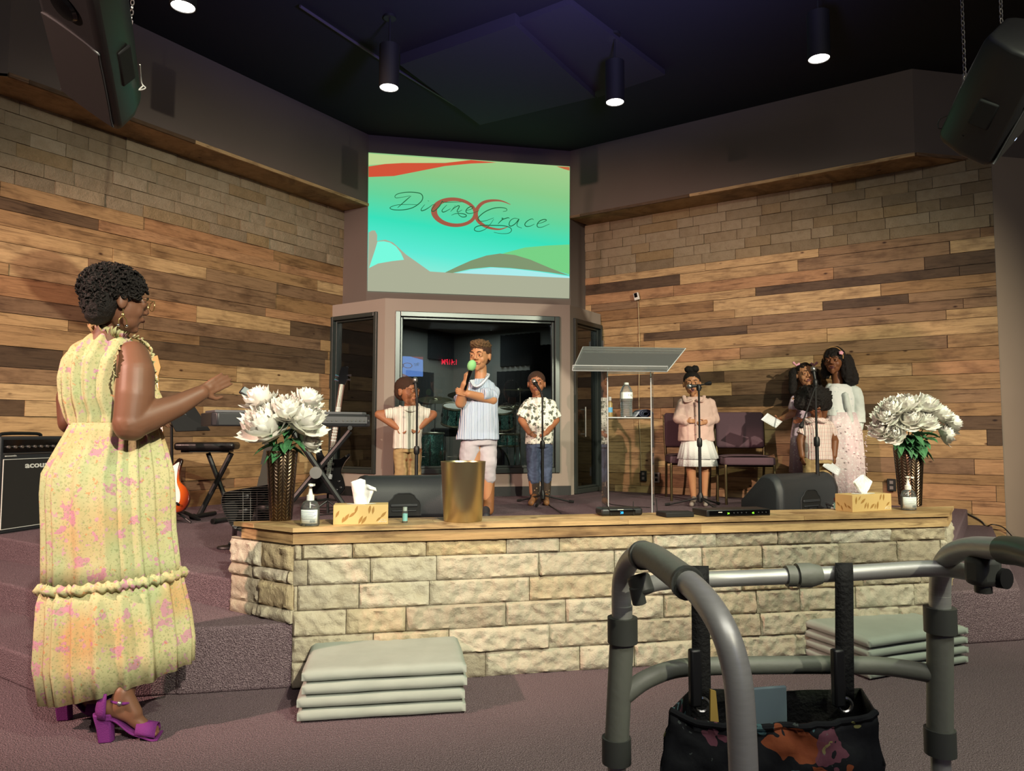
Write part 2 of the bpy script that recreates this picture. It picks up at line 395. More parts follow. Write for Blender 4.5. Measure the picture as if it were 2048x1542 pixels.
# fascia boxes above the boards with a wooden soffit
f0 = (0.0, 8.055); f1 = (2.313, 8.055)
FRc = PN(1829.6, 299.5, (f1[0], f1[1], 0), (1, 1, 0)); FR = (FRc.x, FRc.y)
FLx = 1.16-(FR[0]-1.16); FL = (FLx, FLx+8.055)
wallslab('wall_left_fascia', M['taupe'], f0, FL, SOF, CZ, .05)
wallslab('wall_right_fascia', M['taupe'], FR, f1, SOF, CZ, .05)
wallslab('wall_right_fascia_return', M['taupe'], (9, FR[1]), FR, SOF, CZ, .05)
wallslab('wall_left_fascia_return', M['taupe'], FL, (-7, FL[1]), SOF, CZ, .05)
slab('trim_1', M['edgewood'], [f0, FL, (-7, FL[1]), (-7, LE[1]), (LE[0], LE[1]), (-.28, KL-.27)], SOF-.002, SOF+.02)
slab('trim_2', M['edgewood'], [f1, (2.62, KR-2.60), (KR-FR[1]+.0, FR[1]), FR], SOF-.002, SOF+.02)
def strip(name, p0, p1, z, h=.03, th=.02, mat=None):
    p0 = Vector((*p0, 0)); p1 = Vector((*p1, 0)); ux = (p1-p0).normalized(); ny = Vector((-ux.y, ux.x, 0)); L = (p1-p0).length
    b = MB(); rnd = random.Random(3); x = 0
    while x < L:
        l = min(rnd.uniform(.8, 1.6), L-x); b._t = rnd.random(); b.box((x+l/2, th/2, z+h/2), (l-.003, th, h)); x += l
    o = b.build(name, mat or M['edgewood'], smooth=False); o.matrix_world = basis(ux, ny, (0, 0, 1), p0); o['kind'] = 'structure'; return o
strip('trim_3', f0, FL, SOF-.004); strip('trim_4', FR, f1, SOF-.004); strip('trim_5', (9, FR[1]), FR, SOF-.004)
# screen wall with returns
wallslab('wall_screen', M['taupe'], (2.313, 8.055), (0, 8.055), 2.3, CZ, .06)
wallslab('wall_screen_side_left', M['taupe'], (0, 8.055), (-.27, KL-.262), 2.3, CZ, .05)
wallslab('wall_screen_side_right', M['taupe'], (2.59, KR-2.57), (2.313, 8.055), 2.3, CZ, .05)
# right end wall, side walls and rear of the hall
wallslab('wall_right_end', M['taupe2'], (9, RE[1]), RE, 0, SOF, .1)
wallslab('wall_left_end', M['taupe2'], LE, (-7, LE[1]), 0, SOF, .1)
wallslab('wall_side_right', M['taupe2'], (9, -6), (9, 6), 0, CZ, .1)
wallslab('wall_side_left', M['taupe2'], (-7, 6), (-7, -6), 0, CZ, .1)
wallslab('wall_rear', M['taupe'], (-7, -6), (9, -6), 0, CZ, .1)
strip('baseboard_right', (9, RE[1]), RE, 0, .1, .015, M['baseb'])
# ------------------------------------------------------------------ glazed drum booth
BY = 7.632; bx0, bx1 = .1935, 2.185; BT = 2.468
def wall_open(name, p0, p1, z0, z1, s0, s1, oz0, oz1, th, mat):
    p0 = Vector((*p0, 0)); p1 = Vector((*p1, 0)); ux = (p1-p0).normalized(); ny = Vector((-ux.y, ux.x, 0)); L = (p1-p0).length
    b = MB()
    def bb(a, c, e, f):
        if c-a > .001 and f-e > .001: b.box(((a+c)/2, -th/2, (e+f)/2), (c-a, th, f-e))
    bb(0, s0, z0, z1); bb(s1, L, z0, z1); bb(s0, s1, z0, oz0); bb(s0, s1, oz1, z1)
    o = b.build(name, mat, smooth=False); mw = basis(ux, ny, (0, 0, 1), p0); o.matrix_world = mw; o['kind'] = 'structure'
    return mw, L
def windowset(name, mw, s0, s1, z0, z1, fw=.05, door=False):
    e = bpy.data.objects.new(name, None); COL.objects.link(e); e.matrix_world = mw; W[name] = mw; e['kind'] = 'structure'
    for i, (w, y, t) in enumerate(((fw, .0, .05), (fw*.45, -.035, .04))):
        o0 = 0 if i == 0 else fw
        a, c, d, f = s0+o0, s1-o0, z0+o0, z1-o0
        b = MB()
        for (q0, q1, r0, r1) in ((a, a+w, d, f), (c-w, c, d, f), (a+w, c-w, f-w, f), (a+w, c-w, d, d+w)):
            b.box(((q0+q1)/2, y, (r0+r1)/2), (q1-q0, t, r1-r0))
        b.build('window_frame' if i == 0 else 'glazing_bead', M['frame'], e, smooth=False, world=False, bevel=.006)
    g = fw*1.4
    MB().box(((s0+s1)/2, -.05, (z0+z1)/2), (s1-s0-2*g, .008, z1-z0-2*g)).build('pane', M['glass'], e, smooth=False, world=False)
    return e
mwf, Lf = wall_open('wall_booth_front', (bx1, BY), (bx0, BY), STZ, BT, bx1-2.065, bx1-.300, .645, 2.335, .12, M['lit_taupe'])
windowset('window_1', mwf, bx1-2.065, bx1-.300, .645, 2.335, .055)
pl = ((bx0+BY-KL)/2, (bx0+BY+KL)/2)
mwl, Ll = wall_open('wall_booth_left', (bx0, BY), pl, STZ, BT, .10, .80, .645, 2.335, .1, M['lit_taupe'])
windowset('window_2', mwl, .10, .795, .645, 2.335, .045)
pr = ((bx1-BY+KR)/2, (KR-bx1+BY)/2)
mwr, Lr = wall_open('wall_booth_right', pr, (bx1, BY), STZ, BT, .0, .0, STZ, STZ, .1, M['taupe']) if False else (None, None)
ux = Vector((bx1-pr[0], BY-pr[1], 0)); Lr = ux.length; ux.normalize()
mwr = basis(ux, Vector((-ux.y, ux.x, 0)), (0, 0, 1), (pr[0], pr[1], 0))
o = MB().box((Lr/2, -.05, (BT+2.335)/2), (Lr, .1, BT-2.335)).box((Lr-.04, -.05, (STZ+2.335)/2), (.08, .1, 2.335-STZ)).build('wall_booth_right', M['lit_taupe'], smooth=False); o.matrix_world = mwr; o['kind'] = 'structure'
dr = windowset('door_1', mwr, .0, Lr-.08, STZ+.005, 2.335, .05)
MB().tube([(.52, .06, 1.03), (.52, .06, 1.36)], .009, 10).tube([(.52, .0, 1.06), (.52, .06, 1.06)], .006, 8).tube([(.52, .0, 1.33), (.52, .06, 1.33)], .006, 8).build('door_handle', M['steel'], dr, world=False)
for zz in (.62, 2.1):
    MB().box((.03, .035, zz), (.03, .02, .1)).build('hinge', M['steel'], dr, world=False, smooth=False)
slab('ceiling_booth', M['taupe'], [(bx0+.02, BY+.03), (bx1-.02, BY+.03), (pr[0]-.03, pr[1]+.03), (1.16, 9.7), (pl[0]+.03, pl[1]+.03)], BT-.08, BT-.002)
def bboard(name, p0, p1):
    strip(name, p0, p1, STZ, .10, .012, M['baseb'])
bboard('baseboard_booth_front', (bx1+.005, BY), (bx0-.005, BY)); bboard('baseboard_booth_left', (bx0, BY), pl)
# ------------------------------------------------------------------ stone ledge in front of the stage
lg = thing('stone_ledge', 'long low split-face stone ledge with wooden top at the front of the stage', 'ledge', (1.32, 3.4, 0))
lx0, lx1, ly = -.286, 2.925, 3.27
core = MB().prism([(lx0+.02, ly+.02), (lx1-.02, ly+.02), (lx1+.27, ly+.33), (lx0-.27, ly+.33)], .60).build('core', M['taupe'], lg, smooth=False)
def ledge_stone(p0, p1, z0, seed, cell, rows):
    o = clad('stone_facing', M['stone'], p0, p1, z0, .604, rows, (.20, .48), rough=.030, cell=cell, seed=seed, gap=.001, kind=None, depth=.016, dj=.004)
    mw = o.matrix_world.copy(); o.parent = lg; o.matrix_parent_inverse = W[lg.name].inverted(); o.matrix_basis = mw
    return o
ledge_stone((lx1, ly+.01), (lx0, ly+.01), 0, 31, .0095, [.107])
ledge_stone((lx0+.006, ly), (lx0-.29, ly+.296), .27, 32, .0125, [.056, .107])
ledge_stone((lx1+.29, ly+.296), (lx1-.006, ly), .27, 33, .02, [.056, .107])
b = MB(); rnd = random.Random(9)
def ledge_poly(o, back, zz0, zz1, bb):
    return [(lx0-o*.4, ly-o), (lx1+o*.4, ly-o), (lx1+o*.4+back, ly-o+back), (lx0-o*.4-back, ly-o+back)]
# top boards: three long boards joined end to end
yb = [ly-.043, ly+.05, ly+.143, ly+.24]
for k in range(3):
    ya, yc = yb[k], yb[k+1]; xa = lx0-.003-(ya-yb[0]); xb = lx1-.004+(ya-yb[0]); xa2 = lx0-.003-(yc-yb[0]); xb2 = lx1-.004+(yc-yb[0])
    cuts = sorted([rnd.uniform(.3, 2.4), rnd.uniform(.3, 2.4)]) if k else [1.2, 2.1]
    xs = [None]+cuts+[None]
    for i in range(len(xs)-1):
        p = [(xa if xs[i] is None else xs[i]+.001, ya+.0008), (xb if xs[i+1] is None else xs[i+1], ya+.0008), (xb2 if xs[i+1] is None else xs[i+1], yc), (xa2 if xs[i] is None else xs[i]+.001, yc)]
        b._t = rnd.uniform(.3, .6); b.prism(p, .019, z0=.656)
M['topwood'] = planks('ledge_wood', gloss=.38)
b.build('top_board', M['topwood'], lg, smooth=False)
o_ = b = MB()
b._t = .34; b.box((.64, ly-.012, .627), (1.86, .03, .046)); b._t = .56; b.box((2.245, ly-.012, .627), (1.35, .03, .046))
for k in (0, 1):
    c = Vector((lx0-.12 if k == 0 else lx1+.12, ly+.11, .627)); rot = Matrix.Rotation(math.radians(135 if k == 0 else 45), 4, 'Z'); b._t = .42
    b.box((0, 0, 0), (.34, .024, .046), Matrix.Translation(c) @ rot)
b.build('fascia_board', M['topwood'], lg, smooth=False)
# ================================================================== projected slide and ceiling lights
def colmat(name, c, r=.6, m=0, **k): return plain(name, c, r, m, **k)
SY = 8.045
def sp(px, py, dy=0): return PY(px, py, SY-dy)
def slide_bg():
    t = NT('slide_gradient'); c = t.n('ShaderNodeTexCoord'); sx = t.n('ShaderNodeSeparateXYZ'); t.l(c.outputs['Object'], sx.inputs[0])
    z = t.math('ADD', sx.outputs[2], t.math('MULTIPLY', sx.outputs[0], .10))
    f = t.math('DIVIDE', t.math('SUBTRACT', z, -.72), 1.62)
    col = t.ramp(f, [(0, srgb('8fe8d6')), (.16, srgb('5ce6cf')), (.36, srgb('39dcb6')), (.52, srgb('62cf98')), (.72, srgb('86c685')), (.93, srgb('a0c888')), (1, srgb('b5cd90'))])
    e = t.n('ShaderNodeEmission'); t.l(col, e.inputs[0]); e.inputs[1].default_value = .92; t.l(e.outputs[0], t.out.inputs[0]); return t.m
pc = sp(938, 440)
scr = thing('projected_slide', 'green and teal projected slide with red rings and cursive lettering above the booth', 'projection', pc)
def poly(pts, dy, mat, name, parent=scr, f=sp):
    b = MB(); q = [f(x, y, dy) for x, y in pts]; back = [p+Vector((0, .0015, 0)) for p in q]; n = len(q)
    b.add(q+back, [tuple(range(n)), tuple(range(n, 2*n))[::-1]]+[(i, (i+1) % n, (i+1) % n+n, i+n) for i in range(n)])
    return b.build(name, mat, parent, smooth=False)
poly([(737, 305), (1139.5, 333), (1138.5, 597), (735, 582)], 0, slide_bg(), 'picture')
poly([(737, 307), (860, 316), (1000, 325), (930, 322), (890, 325), (805, 326), (737, 330)], .002, emit('slide_pale', 'bcd492', .9), 'pale_band')
poly([(737, 333), (770, 328), (805, 326), (890, 326), (942, 320), (993, 325), (942, 327), (890, 332), (839, 342), (788, 352), (737, 354)], .003, emit('slide_red', 'd4553a', .85), 'red_swoosh')
poly([(1113, 332.5), (1139, 334), (1139, 341), (1128, 338)], .003, emit('slide_red2', 'c86a44', .8), 'red_swoosh')
poly(spline([(1060, 330), (1085, 334), (1110, 341), (1139, 348), (1139, 344), (1112, 337), (1085, 331)], 3, True), .003, emit('slide_cream', 'cfdca6', .9), 'pale_band') if False else None
gray = emit('slide_grey', 'b3b69c', .8)
poly([(737, 465), (744, 461), (750, 461), (754.5, 470), (754, 482), (771, 479.5), (786, 485), (812, 509), (839, 528), (860, 543), (890, 545), (1139, 556), (1138.5, 597), (735, 582)], .002, gray, 'grey_foot')
poly([(738, 536), (756, 527), (785, 522), (808, 519.5), (802, 506), (792, 493), (780, 485), (768, 482.5), (755, 483), (750, 500)], .004, emit('slide_aqua', '74f2d6', .95), 'aqua_wedge')
poly([(1005, 507), (1050, 495), (1095, 491), (1139, 489), (1139, 549), (1100, 537), (1060, 520), (1030, 511)], .003, emit('slide_green', '7ad487', .85), 'green_wave')
poly([(890, 545), (915, 533), (942, 521), (973, 511), (1000, 507), (1030, 510), (1060, 519), (1100, 536), (1139, 551), (1100, 545), (1060, 540), (1020, 536), (980, 534), (940, 538), (905, 546)], .004, emit('slide_olive', '8ba27a', .75), 'olive_wave')
poly([(912, 546), (945, 539), (985, 535), (1030, 538), (1080, 544), (1139, 553), (1139, 556)], .005, emit('slide_sky', 'a5e4e4', .95), 'sky_wedge')
ringm = emit('slide_ring', 'a8604a', .8); inkm = emit('slide_ink', '24683f', .75)
def ring(cx, cy, rx, ry, ix, iy, irx, iry, parent, f, mat, dy=.006, name='red_ring'):
    b = MB(); n = 48; q = []
    for k in range(n):
        a = 2*math.pi*k/n; q.append((f(cx+rx*math.cos(a), cy+ry*math.sin(a)+.05*rx*math.cos(a), dy), f(ix+irx*math.cos(a), iy+iry*math.sin(a)+.05*irx*math.cos(a), dy)))
    vs = [p for a in q for p in a]; b.add(vs, [(2*k, 2*((k+1) % n), 2*((k+1) % n)+1, 2*k+1) for k in range(n)])
    return b.build(name, mat, parent, smooth=False, solid=.001)
ring(908, 424.5, 46, 29.5, 910.5, 424.5, 36.5, 22.5, scr, sp, ringm)
def ribbon(b, pts, w, f, dy):
    pts = [Vector((p[0], p[1], 0)) for p in pts]; pts = spline(pts, 5) if len(pts) > 2 else pts; n = len(pts); L = []
    for i, p in enumerate(pts):
        d = (pts[min(i+1, n-1)]-pts[max(i-1, 0)]); d = Vector((-d.y, d.x, 0)).normalized() if d.length > 0 else Vector((1, 0, 0))
        ww = (w[0]+(w[1]-w[0])*math.sin(math.pi*i/(n-1)))*.5 if isinstance(w, tuple) else w*.5
        L.append(f(p.x+d.x*ww, p.y+d.y*ww, dy)); L.append(f(p.x-d.x*ww, p.y-d.y*ww, dy))
    b.add(L, [(2*i, 2*i+2, 2*i+3, 2*i+1) for i in range(n-1)])
b = MB(); ribbon(b, [(1021, 409), (1003, 402), (984, 401), (967, 405), (956, 415), (952, 428), (956, 441), (966, 450), (980, 456), (1000, 458.5), (1017, 453)], (.8, 7.5), sp, .006)
b.build('red_ring', ringm, scr, smooth=False, solid=.001)
STROKES = [[(400, 240), (300, 235), (150, 240), (70, 265), (65, 285), (120, 300), (230, 298), (340, 270), (430, 205), (455, 150), (430, 105), (350, 88), (250, 88), (160, 105), (122, 130), (130, 155), (190, 150), (300, 130)], [(315, 130), (240, 195), (150, 275)],
 [(480, 235), (440, 285), (440, 310), (480, 300), (530, 270), (575, 235)], [(515, 190), (530, 194)],
 [(575, 240), (605, 237), (565, 290), (565, 315), (600, 310), (660, 250), (690, 195), (710, 208), (850, 205), (950, 203)],
 [(745, 240), (690, 300), (695, 325), (730, 318), (790, 285)], [(850, 245), (790, 320)], [(790, 320), (830, 280), (880, 250), (895, 260), (870, 310), (880, 325), (930, 300)],
 [(800, 365), (850, 345), (930, 345), (975, 360), (975, 380), (930, 385), (890, 360), (880, 330)],
 [(970, 310), (1040, 290), (1060, 268), (1030, 262), (990, 285), (975, 320), (1000, 342), (1050, 340), (1130, 310)],
 [(1420, 320), (1465, 310), (1460, 285), (1400, 272), (1310, 280), (1210, 320), (1130, 385), (1125, 420), (1160, 438), (1230, 425), (1310, 395)],
 [(1310, 410), (1270, 470), (1210, 530), (1140, 558), (1085, 550), (1080, 520), (1120, 495), (1200, 485), (1300, 487), (1420, 490), (1500, 510), (1525, 545), (1490, 580), (1400, 585), (1310, 570)],
 [(1400, 400), (1420, 405), (1360, 470)], [(1370, 455), (1420, 415), (1480, 395), (1500, 402)],
 [(1610, 410), (1560, 400), (1510, 430), (1495, 480), (1520, 495), (1570, 465), (1615, 410), (1590, 470), (1600, 500), (1650, 520)],
 [(1790, 420), (1770, 408), (1720, 430), (1685, 470), (1700, 498), (1750, 495), (1800, 470)],
 [(1830, 470), (1900, 450), (1945, 425), (1920, 415), (1870, 430), (1835, 470), (1840, 505), (1890, 508), (1980, 470)]]
b = MB()
for s in STROKES: ribbon(b, [(770+x/6.0235, 370+y/6.0235) for x, y in s], (.7, 1.7), sp, .009)
b.build('lettering', inkm, scr, smooth=False, solid=.001)
# monitor and clock on the rear wall (seen mirrored in the booth glass)
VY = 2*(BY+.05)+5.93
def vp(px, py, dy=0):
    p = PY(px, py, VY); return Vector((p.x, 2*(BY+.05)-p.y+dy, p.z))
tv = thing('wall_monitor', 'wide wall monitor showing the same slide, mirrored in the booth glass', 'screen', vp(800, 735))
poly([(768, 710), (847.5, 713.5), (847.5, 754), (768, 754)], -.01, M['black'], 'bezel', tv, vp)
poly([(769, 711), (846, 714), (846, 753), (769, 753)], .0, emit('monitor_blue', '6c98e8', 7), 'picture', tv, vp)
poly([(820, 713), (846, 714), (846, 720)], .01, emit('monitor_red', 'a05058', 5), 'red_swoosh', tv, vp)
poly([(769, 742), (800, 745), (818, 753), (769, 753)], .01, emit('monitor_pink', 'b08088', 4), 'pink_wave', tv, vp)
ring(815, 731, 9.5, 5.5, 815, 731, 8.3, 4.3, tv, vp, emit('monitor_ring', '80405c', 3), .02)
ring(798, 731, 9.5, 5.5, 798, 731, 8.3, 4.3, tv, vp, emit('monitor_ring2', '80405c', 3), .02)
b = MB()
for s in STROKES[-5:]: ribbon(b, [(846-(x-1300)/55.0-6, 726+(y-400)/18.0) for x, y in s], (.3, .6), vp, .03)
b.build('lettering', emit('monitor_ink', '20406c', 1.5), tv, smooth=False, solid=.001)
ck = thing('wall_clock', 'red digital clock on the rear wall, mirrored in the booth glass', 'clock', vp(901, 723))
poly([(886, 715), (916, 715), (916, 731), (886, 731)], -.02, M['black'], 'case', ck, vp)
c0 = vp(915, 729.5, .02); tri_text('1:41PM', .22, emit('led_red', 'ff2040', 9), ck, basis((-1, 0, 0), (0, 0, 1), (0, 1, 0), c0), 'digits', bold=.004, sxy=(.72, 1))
# ceiling fixtures
lampm = emit('lamp_face', 'fff6ea', 14)
def can(px, py, which):
    p = PZ(px, py, 3.78)
    t = thing('ceiling_light', which, 'ceiling light', (p.x, p.y, 3.78), group='cylindrical ceiling lights over the stage')
    prof = [(.079, 0), (.079, .34), (.02, .345)]
    b = MB().lathe(prof, 28, cap=False); b.lathe([(.079, 0), (.072, .0), (.072, .05)], 28, cap=False); b.build('housing', M['blackm'], t, world=False)
    MB().lathe([(.0, .012), (.05, .01), (.071, .006)], 28, cap=False).build('lamp_face', lampm, t, world=False)
    MB().tube([(0, 0, .34), (0, 0, CZ-3.78)], .008, 8).lathe([(.05, CZ-3.8), (.05, CZ-3.78)], 16).build('stem', M['blackm'], t, world=False)
    lamp('downlight', 'SPOT', (p.x, p.y, 3.77), (p.x, p.y, 0), 26, (1, .9, .75), .06, 95, .9)
can(366, 14, 'cylindrical ceiling light nearest the hanging speaker with a chain, over the left wall')
can(778, 176, 'cylindrical ceiling light hanging above the left part of the projected slide')
can(1230, 205, 'cylindrical ceiling light hanging just right of the projected slide')
can(1638, 118, 'cylindrical ceiling light hanging over the right plank wall')
cable = thing('ceiling_conduit', 'thin pale conduit running across the black ceiling', 'conduit', PZ(760, 120, CZ))
MB().tube([PZ(600, 12, CZ-.03), PZ(760, 118, CZ-.03), PZ(930, 222, CZ-.03)], .012, 8).build('pipe', plain('grey_conduit', '4a4450', .6), cable)
for i, (pp, zz, lab) in enumerate([([(800, 130), (1030, 50), (1190, 195), (960, 250)], CZ-.10, 'dark acoustic ceiling panel nearer the slide, catching a faint purple light'), ([(1035, 48), (1140, 8), (1330, 150), (1195, 195)], CZ-.05, 'dark acoustic ceiling panel further from the slide, beside the purple glow')]):
    q = [PZ(x, y, zz) for x, y in pp]; c = sum(q, Vector())/4
    o = MB().prism([(p.x-c.x, p.y-c.y) for p in q], CZ-zz).build('ceiling_panel', plain('ceiling_panel_%d' % i, '2a2730', .9), None, smooth=False); o.location = (c.x, c.y, zz)
    tag(o, lab, 'ceiling panel')
# ================================================================== things on the ledge
LT = .675
def bronze():
    t = NT('embossed_bronze'); c = t.n('ShaderNodeTexCoord'); sx = t.n('ShaderNodeSeparateXYZ'); t.l(c.outputs['Object'], sx.inputs[0])
    ang = t.math('MULTIPLY', t.math('ARCTAN2', sx.outputs[1], sx.outputs[0]), 9/math.pi)
    tri = t.math('PINGPONG', ang, 1.0)
    zz = t.math('ADD', t.math('MULTIPLY', sx.outputs[2], 62.0), t.math('MULTIPLY', tri, 1.3))
    h = t.math('MINIMUM', t.math('PINGPONG', zz, .5), t.math('MULTIPLY', t.math('PINGPONG', ang, .5), .9))
    t.set(col=t.mix(h, srgb('4a3a30'), srgb('d8bfa0')), metal=.95, rough=.26); t.bump(h, .9, .006); return t.m
M['bronze'] = bronze()
def vase(px, py, ytop, wtop, wbot, label):
    p = PZ(px, py, LT); m = m_per_px(p); h = (py-ytop)*m; t = thing('vase', label, 'vase', (p.x, p.y+wbot*m/2, LT)); rt = wtop*m/2; rb = wbot*m/2
    MB().lathe([(rb*.9, 0), (rb, .004), (lerp(rb, rt, .45), h*.5), (rt, h-.004), (rt-.002, h), (rt-.008, h-.004), (lerp(rb, rt, .45)-.01, h*.5), (rb-.012, .012)], 56).build('vessel', M['bronze'], t, world=False, angle=50)
    return t, h, rt, m
V1, V1h, V1r, V1m = vase(559, 1043, 902, 63, 45, 'tapering hammered bronze vase at the left end of the ledge')
V2, V2h, V2r, V2m = vase(1836, 1013, 896, 57, 42, 'tapering hammered bronze vase at the right end of the ledge')
def petalmat():
    t = NT('white_petal'); v = t.coord(); n = t.noise(v, 45, 3)
    t.set(col=t.mix(n, srgb('dcd9d0'), srgb('efeee8')), rough=.75, spec=.2, sss=.0, emit=(1, 1, 1, 1), es=0.0); t.bump(n, .3, .002); return t.m
M['petal'] = petalmat()
def leafmat():
    t = NT('fabric_leaf'); v = t.coord(); n = t.noise(v, 30, 3); t.set(col=t.mix(n, srgb('1f4a31'), srgb('4f8a56')), rough=.6); t.bump(n, .3, .003); return t.m
M['leaf'] = leafmat(); M['stem'] = plain('green_stem', '3f5f38', .6)
def petal(b, R, L, wd, cup, th0, az, rnd, ruf=.1):
    """one petal rooted at the flower base, length L, leaning th0 from the axis"""
    A = Matrix.Rotation(az, 3, 'Z'); sd = rnd.random()*20
    def fn(u, v):
        s = u-.5; w = wd*math.sin(math.pi*min(1, .10+v*.64))**.8*(1-.35*v**8)
        th = th0*(1-v*.15)+v*cup
        r = L*v
        x = s*w; out = math.sin(th)*r - (x*x)/(wd)*1.0*(1 if cup < 0 else .5); up = math.cos(th)*r
        rf = ruf*.8*L*v*v*(math.sin(s*14+sd)*.45+noise.noise(Vector((s*5+sd, v*4, sd))))-.10*L*(2*s)**2*v**3
        return A @ Vector((out+R*.08+rf*.8, x, up+rf))
    b.grid(fn, 7, 6)
def bloom_mesh(seed):
    rnd = random.Random(seed); b = MB()
    for k in range(7): petal(b, 1, 1.05, 1.15, -.35, 1.75+rnd.uniform(-.15, .2), k*.9+rnd.random()*.3, rnd, .13)
    for k in range(8): petal(b, 1, 1.0, .95, -.45, 1.35+rnd.uniform(-.15, .15), k*.785+.4+rnd.random()*.3, rnd, .15)
    for k in range(9): petal(b, 1, .95, .72, -.5, .95+rnd.uniform(-.15, .15), k*.7+rnd.random()*.3, rnd, .18)
    for k in range(10): petal(b, 1, .9, .5, -.45, .58+rnd.uniform(-.15, .15), k*.63+rnd.random()*.3, rnd, .22)
    for k in range(9): petal(b, 1, .82, .36, -.3, .26+rnd.uniform(-.12, .12), k*.7+rnd.random()*.3, rnd, .25)
    return b
BM = [bloom_mesh(s) for s in (1, 2, 3)]
def leaf(b, base, d, L, w, rnd, droop=.3):
    d = Vector(d).normalized(); x = d.cross(Vector((0, 0, 1)));
    if x.length < .1: x = Vector((1, 0, 0))
    x.normalize(); n = x.cross(d)
    def fn(u, v):
        s = (u-.5)*w*math.sin(math.pi*min(1, .04+v*.96))**.8*(1+.15*math.sin(v*20))
        return Vector(base)+d*(L*v)+x*s+n*(abs(s)*.5-.02*v)-Vector((0, 0, droop*L*v*v))
    b.grid(fn, 4, 8)
def bouquet(V, h, rt, m, blooms, group, ctr, k=1.1):
    vx, vy = V.location.x, V.location.y; mouth = Vector((vx, vy, LT+h)); Rpx = max(abs(x-ctr[0]) for x, y, r, lb in blooms)+10
    for i, (px, py, r, lab) in enumerate(blooms):
        rnd = random.Random(i*7+int(px)); dd = math.hypot(px-ctr[0], (py-ctr[1]))
        off = -math.sqrt(max(0, Rpx*Rpx-dd*dd))*m*.55+.01
        c = PY(px, py, vy+off); R = r*m*k
        t = thing('peony', lab, 'flower', c, group=group)
        ax = (c-mouth+Vector((0, -.06, .02))).normalized(); x, y, z = frame(ax)
        Mx = basis(x, y, z, c) @ Matrix.Rotation(rnd.random()*6, 4, 'Z') @ Matrix.Scale(R, 4) @ Matrix.Translation((0, 0, -.35))
        b = MB(); b.add(BM[i % 3].v, BM[i % 3].f, Mx); b.build('petals', M['petal'], t, angle=180)
        base = c-ax*R*.35; mid = (base+mouth)/2+Vector((0, 0, .01))
        MB().tube(spline([base, mid, mouth+Vector((rnd.uniform(-.5, .5)*rt, rnd.uniform(-.5, .5)*rt, -.02)), Vector((vx, vy, LT+.05))], 4), .0028, 6).build('stem', M['stem'], t)
        for q in range(4):
            lb = MB(); a = rnd.uniform(-math.pi, 0) if q else rnd.uniform(-2.2, -.9)
            leaf(lb, lerp(base, mouth, rnd.uniform(.5, .95)), (math.cos(a), math.sin(a), rnd.uniform(-.5, .6)), rnd.uniform(.07, .12), rnd.uniform(.035, .055), rnd, .35)
            lb.build('leaf', M['leaf'], t, angle=180, solid=.0008)
bouquet(V1, V1h, V1r, V1m, [(529, 848, 55, 'largest white peony, low at the front of the left bouquet'), (517, 797, 36, 'white peony at the upper left of the left bouquet'), (574, 820, 40, 'white peony in the middle of the left bouquet'),
    (612, 838, 46, 'big creamy peony at the right front of the left bouquet'), (616, 798, 34, 'white peony topmost at the right of the left bouquet'), (618, 880, 31, 'half-open peony drooping lowest at the right of the left bouquet')], 'white peonies in the left vase', (566, 838))
bouquet(V2, V2h, V2r, V2m, [(1770, 832, 29, 'white peony at the left side of the right bouquet, above the far-left one'), (1762, 856, 27, 'white peony at the far left edge of the right bouquet'), (1788, 868, 25, 'white peony lowest on the left of the right bouquet'),
    (1784, 815, 30, 'white peony at the upper left of the right bouquet'), (1813, 808, 31, 'white peony at the top left of the right bouquet'), (1851, 808, 31, 'white peony at the top right of the right bouquet'), (1820, 838, 32, 'white peony in the front middle left of the right bouquet'),
    (1849, 840, 31, 'white peony in the front middle right of the right bouquet'), (1880, 827, 30, 'white peony at the upper right of the right bouquet'), (1903, 845, 27, 'white peony at the far right edge of the right bouquet'), (1892, 869, 25, 'white peony lowest on the right of the right bouquet')], 'white peonies in the right vase', (1832, 842), .98)
M['clear'] = glass('clear_plastic', (.93, .95, .95), 1.6, .05)
M['acrylic'] = glass('clear_acrylic', (.96, .97, .97), 1.1, .06, (.9, .93, .95))
M['acredge'] = glass('polished_acrylic_edge', (.9, .92, .92), 2.5, .5, (.95, .97, 1))
M['gel'] = glass('clear_gel', (.88, .93, .93), 1.0, .06)
M['label'] = plain('paper_label', 'dde6e4', .5, var=.02); M['ink'] = plain('printed_ink', '3b4a52', .6)
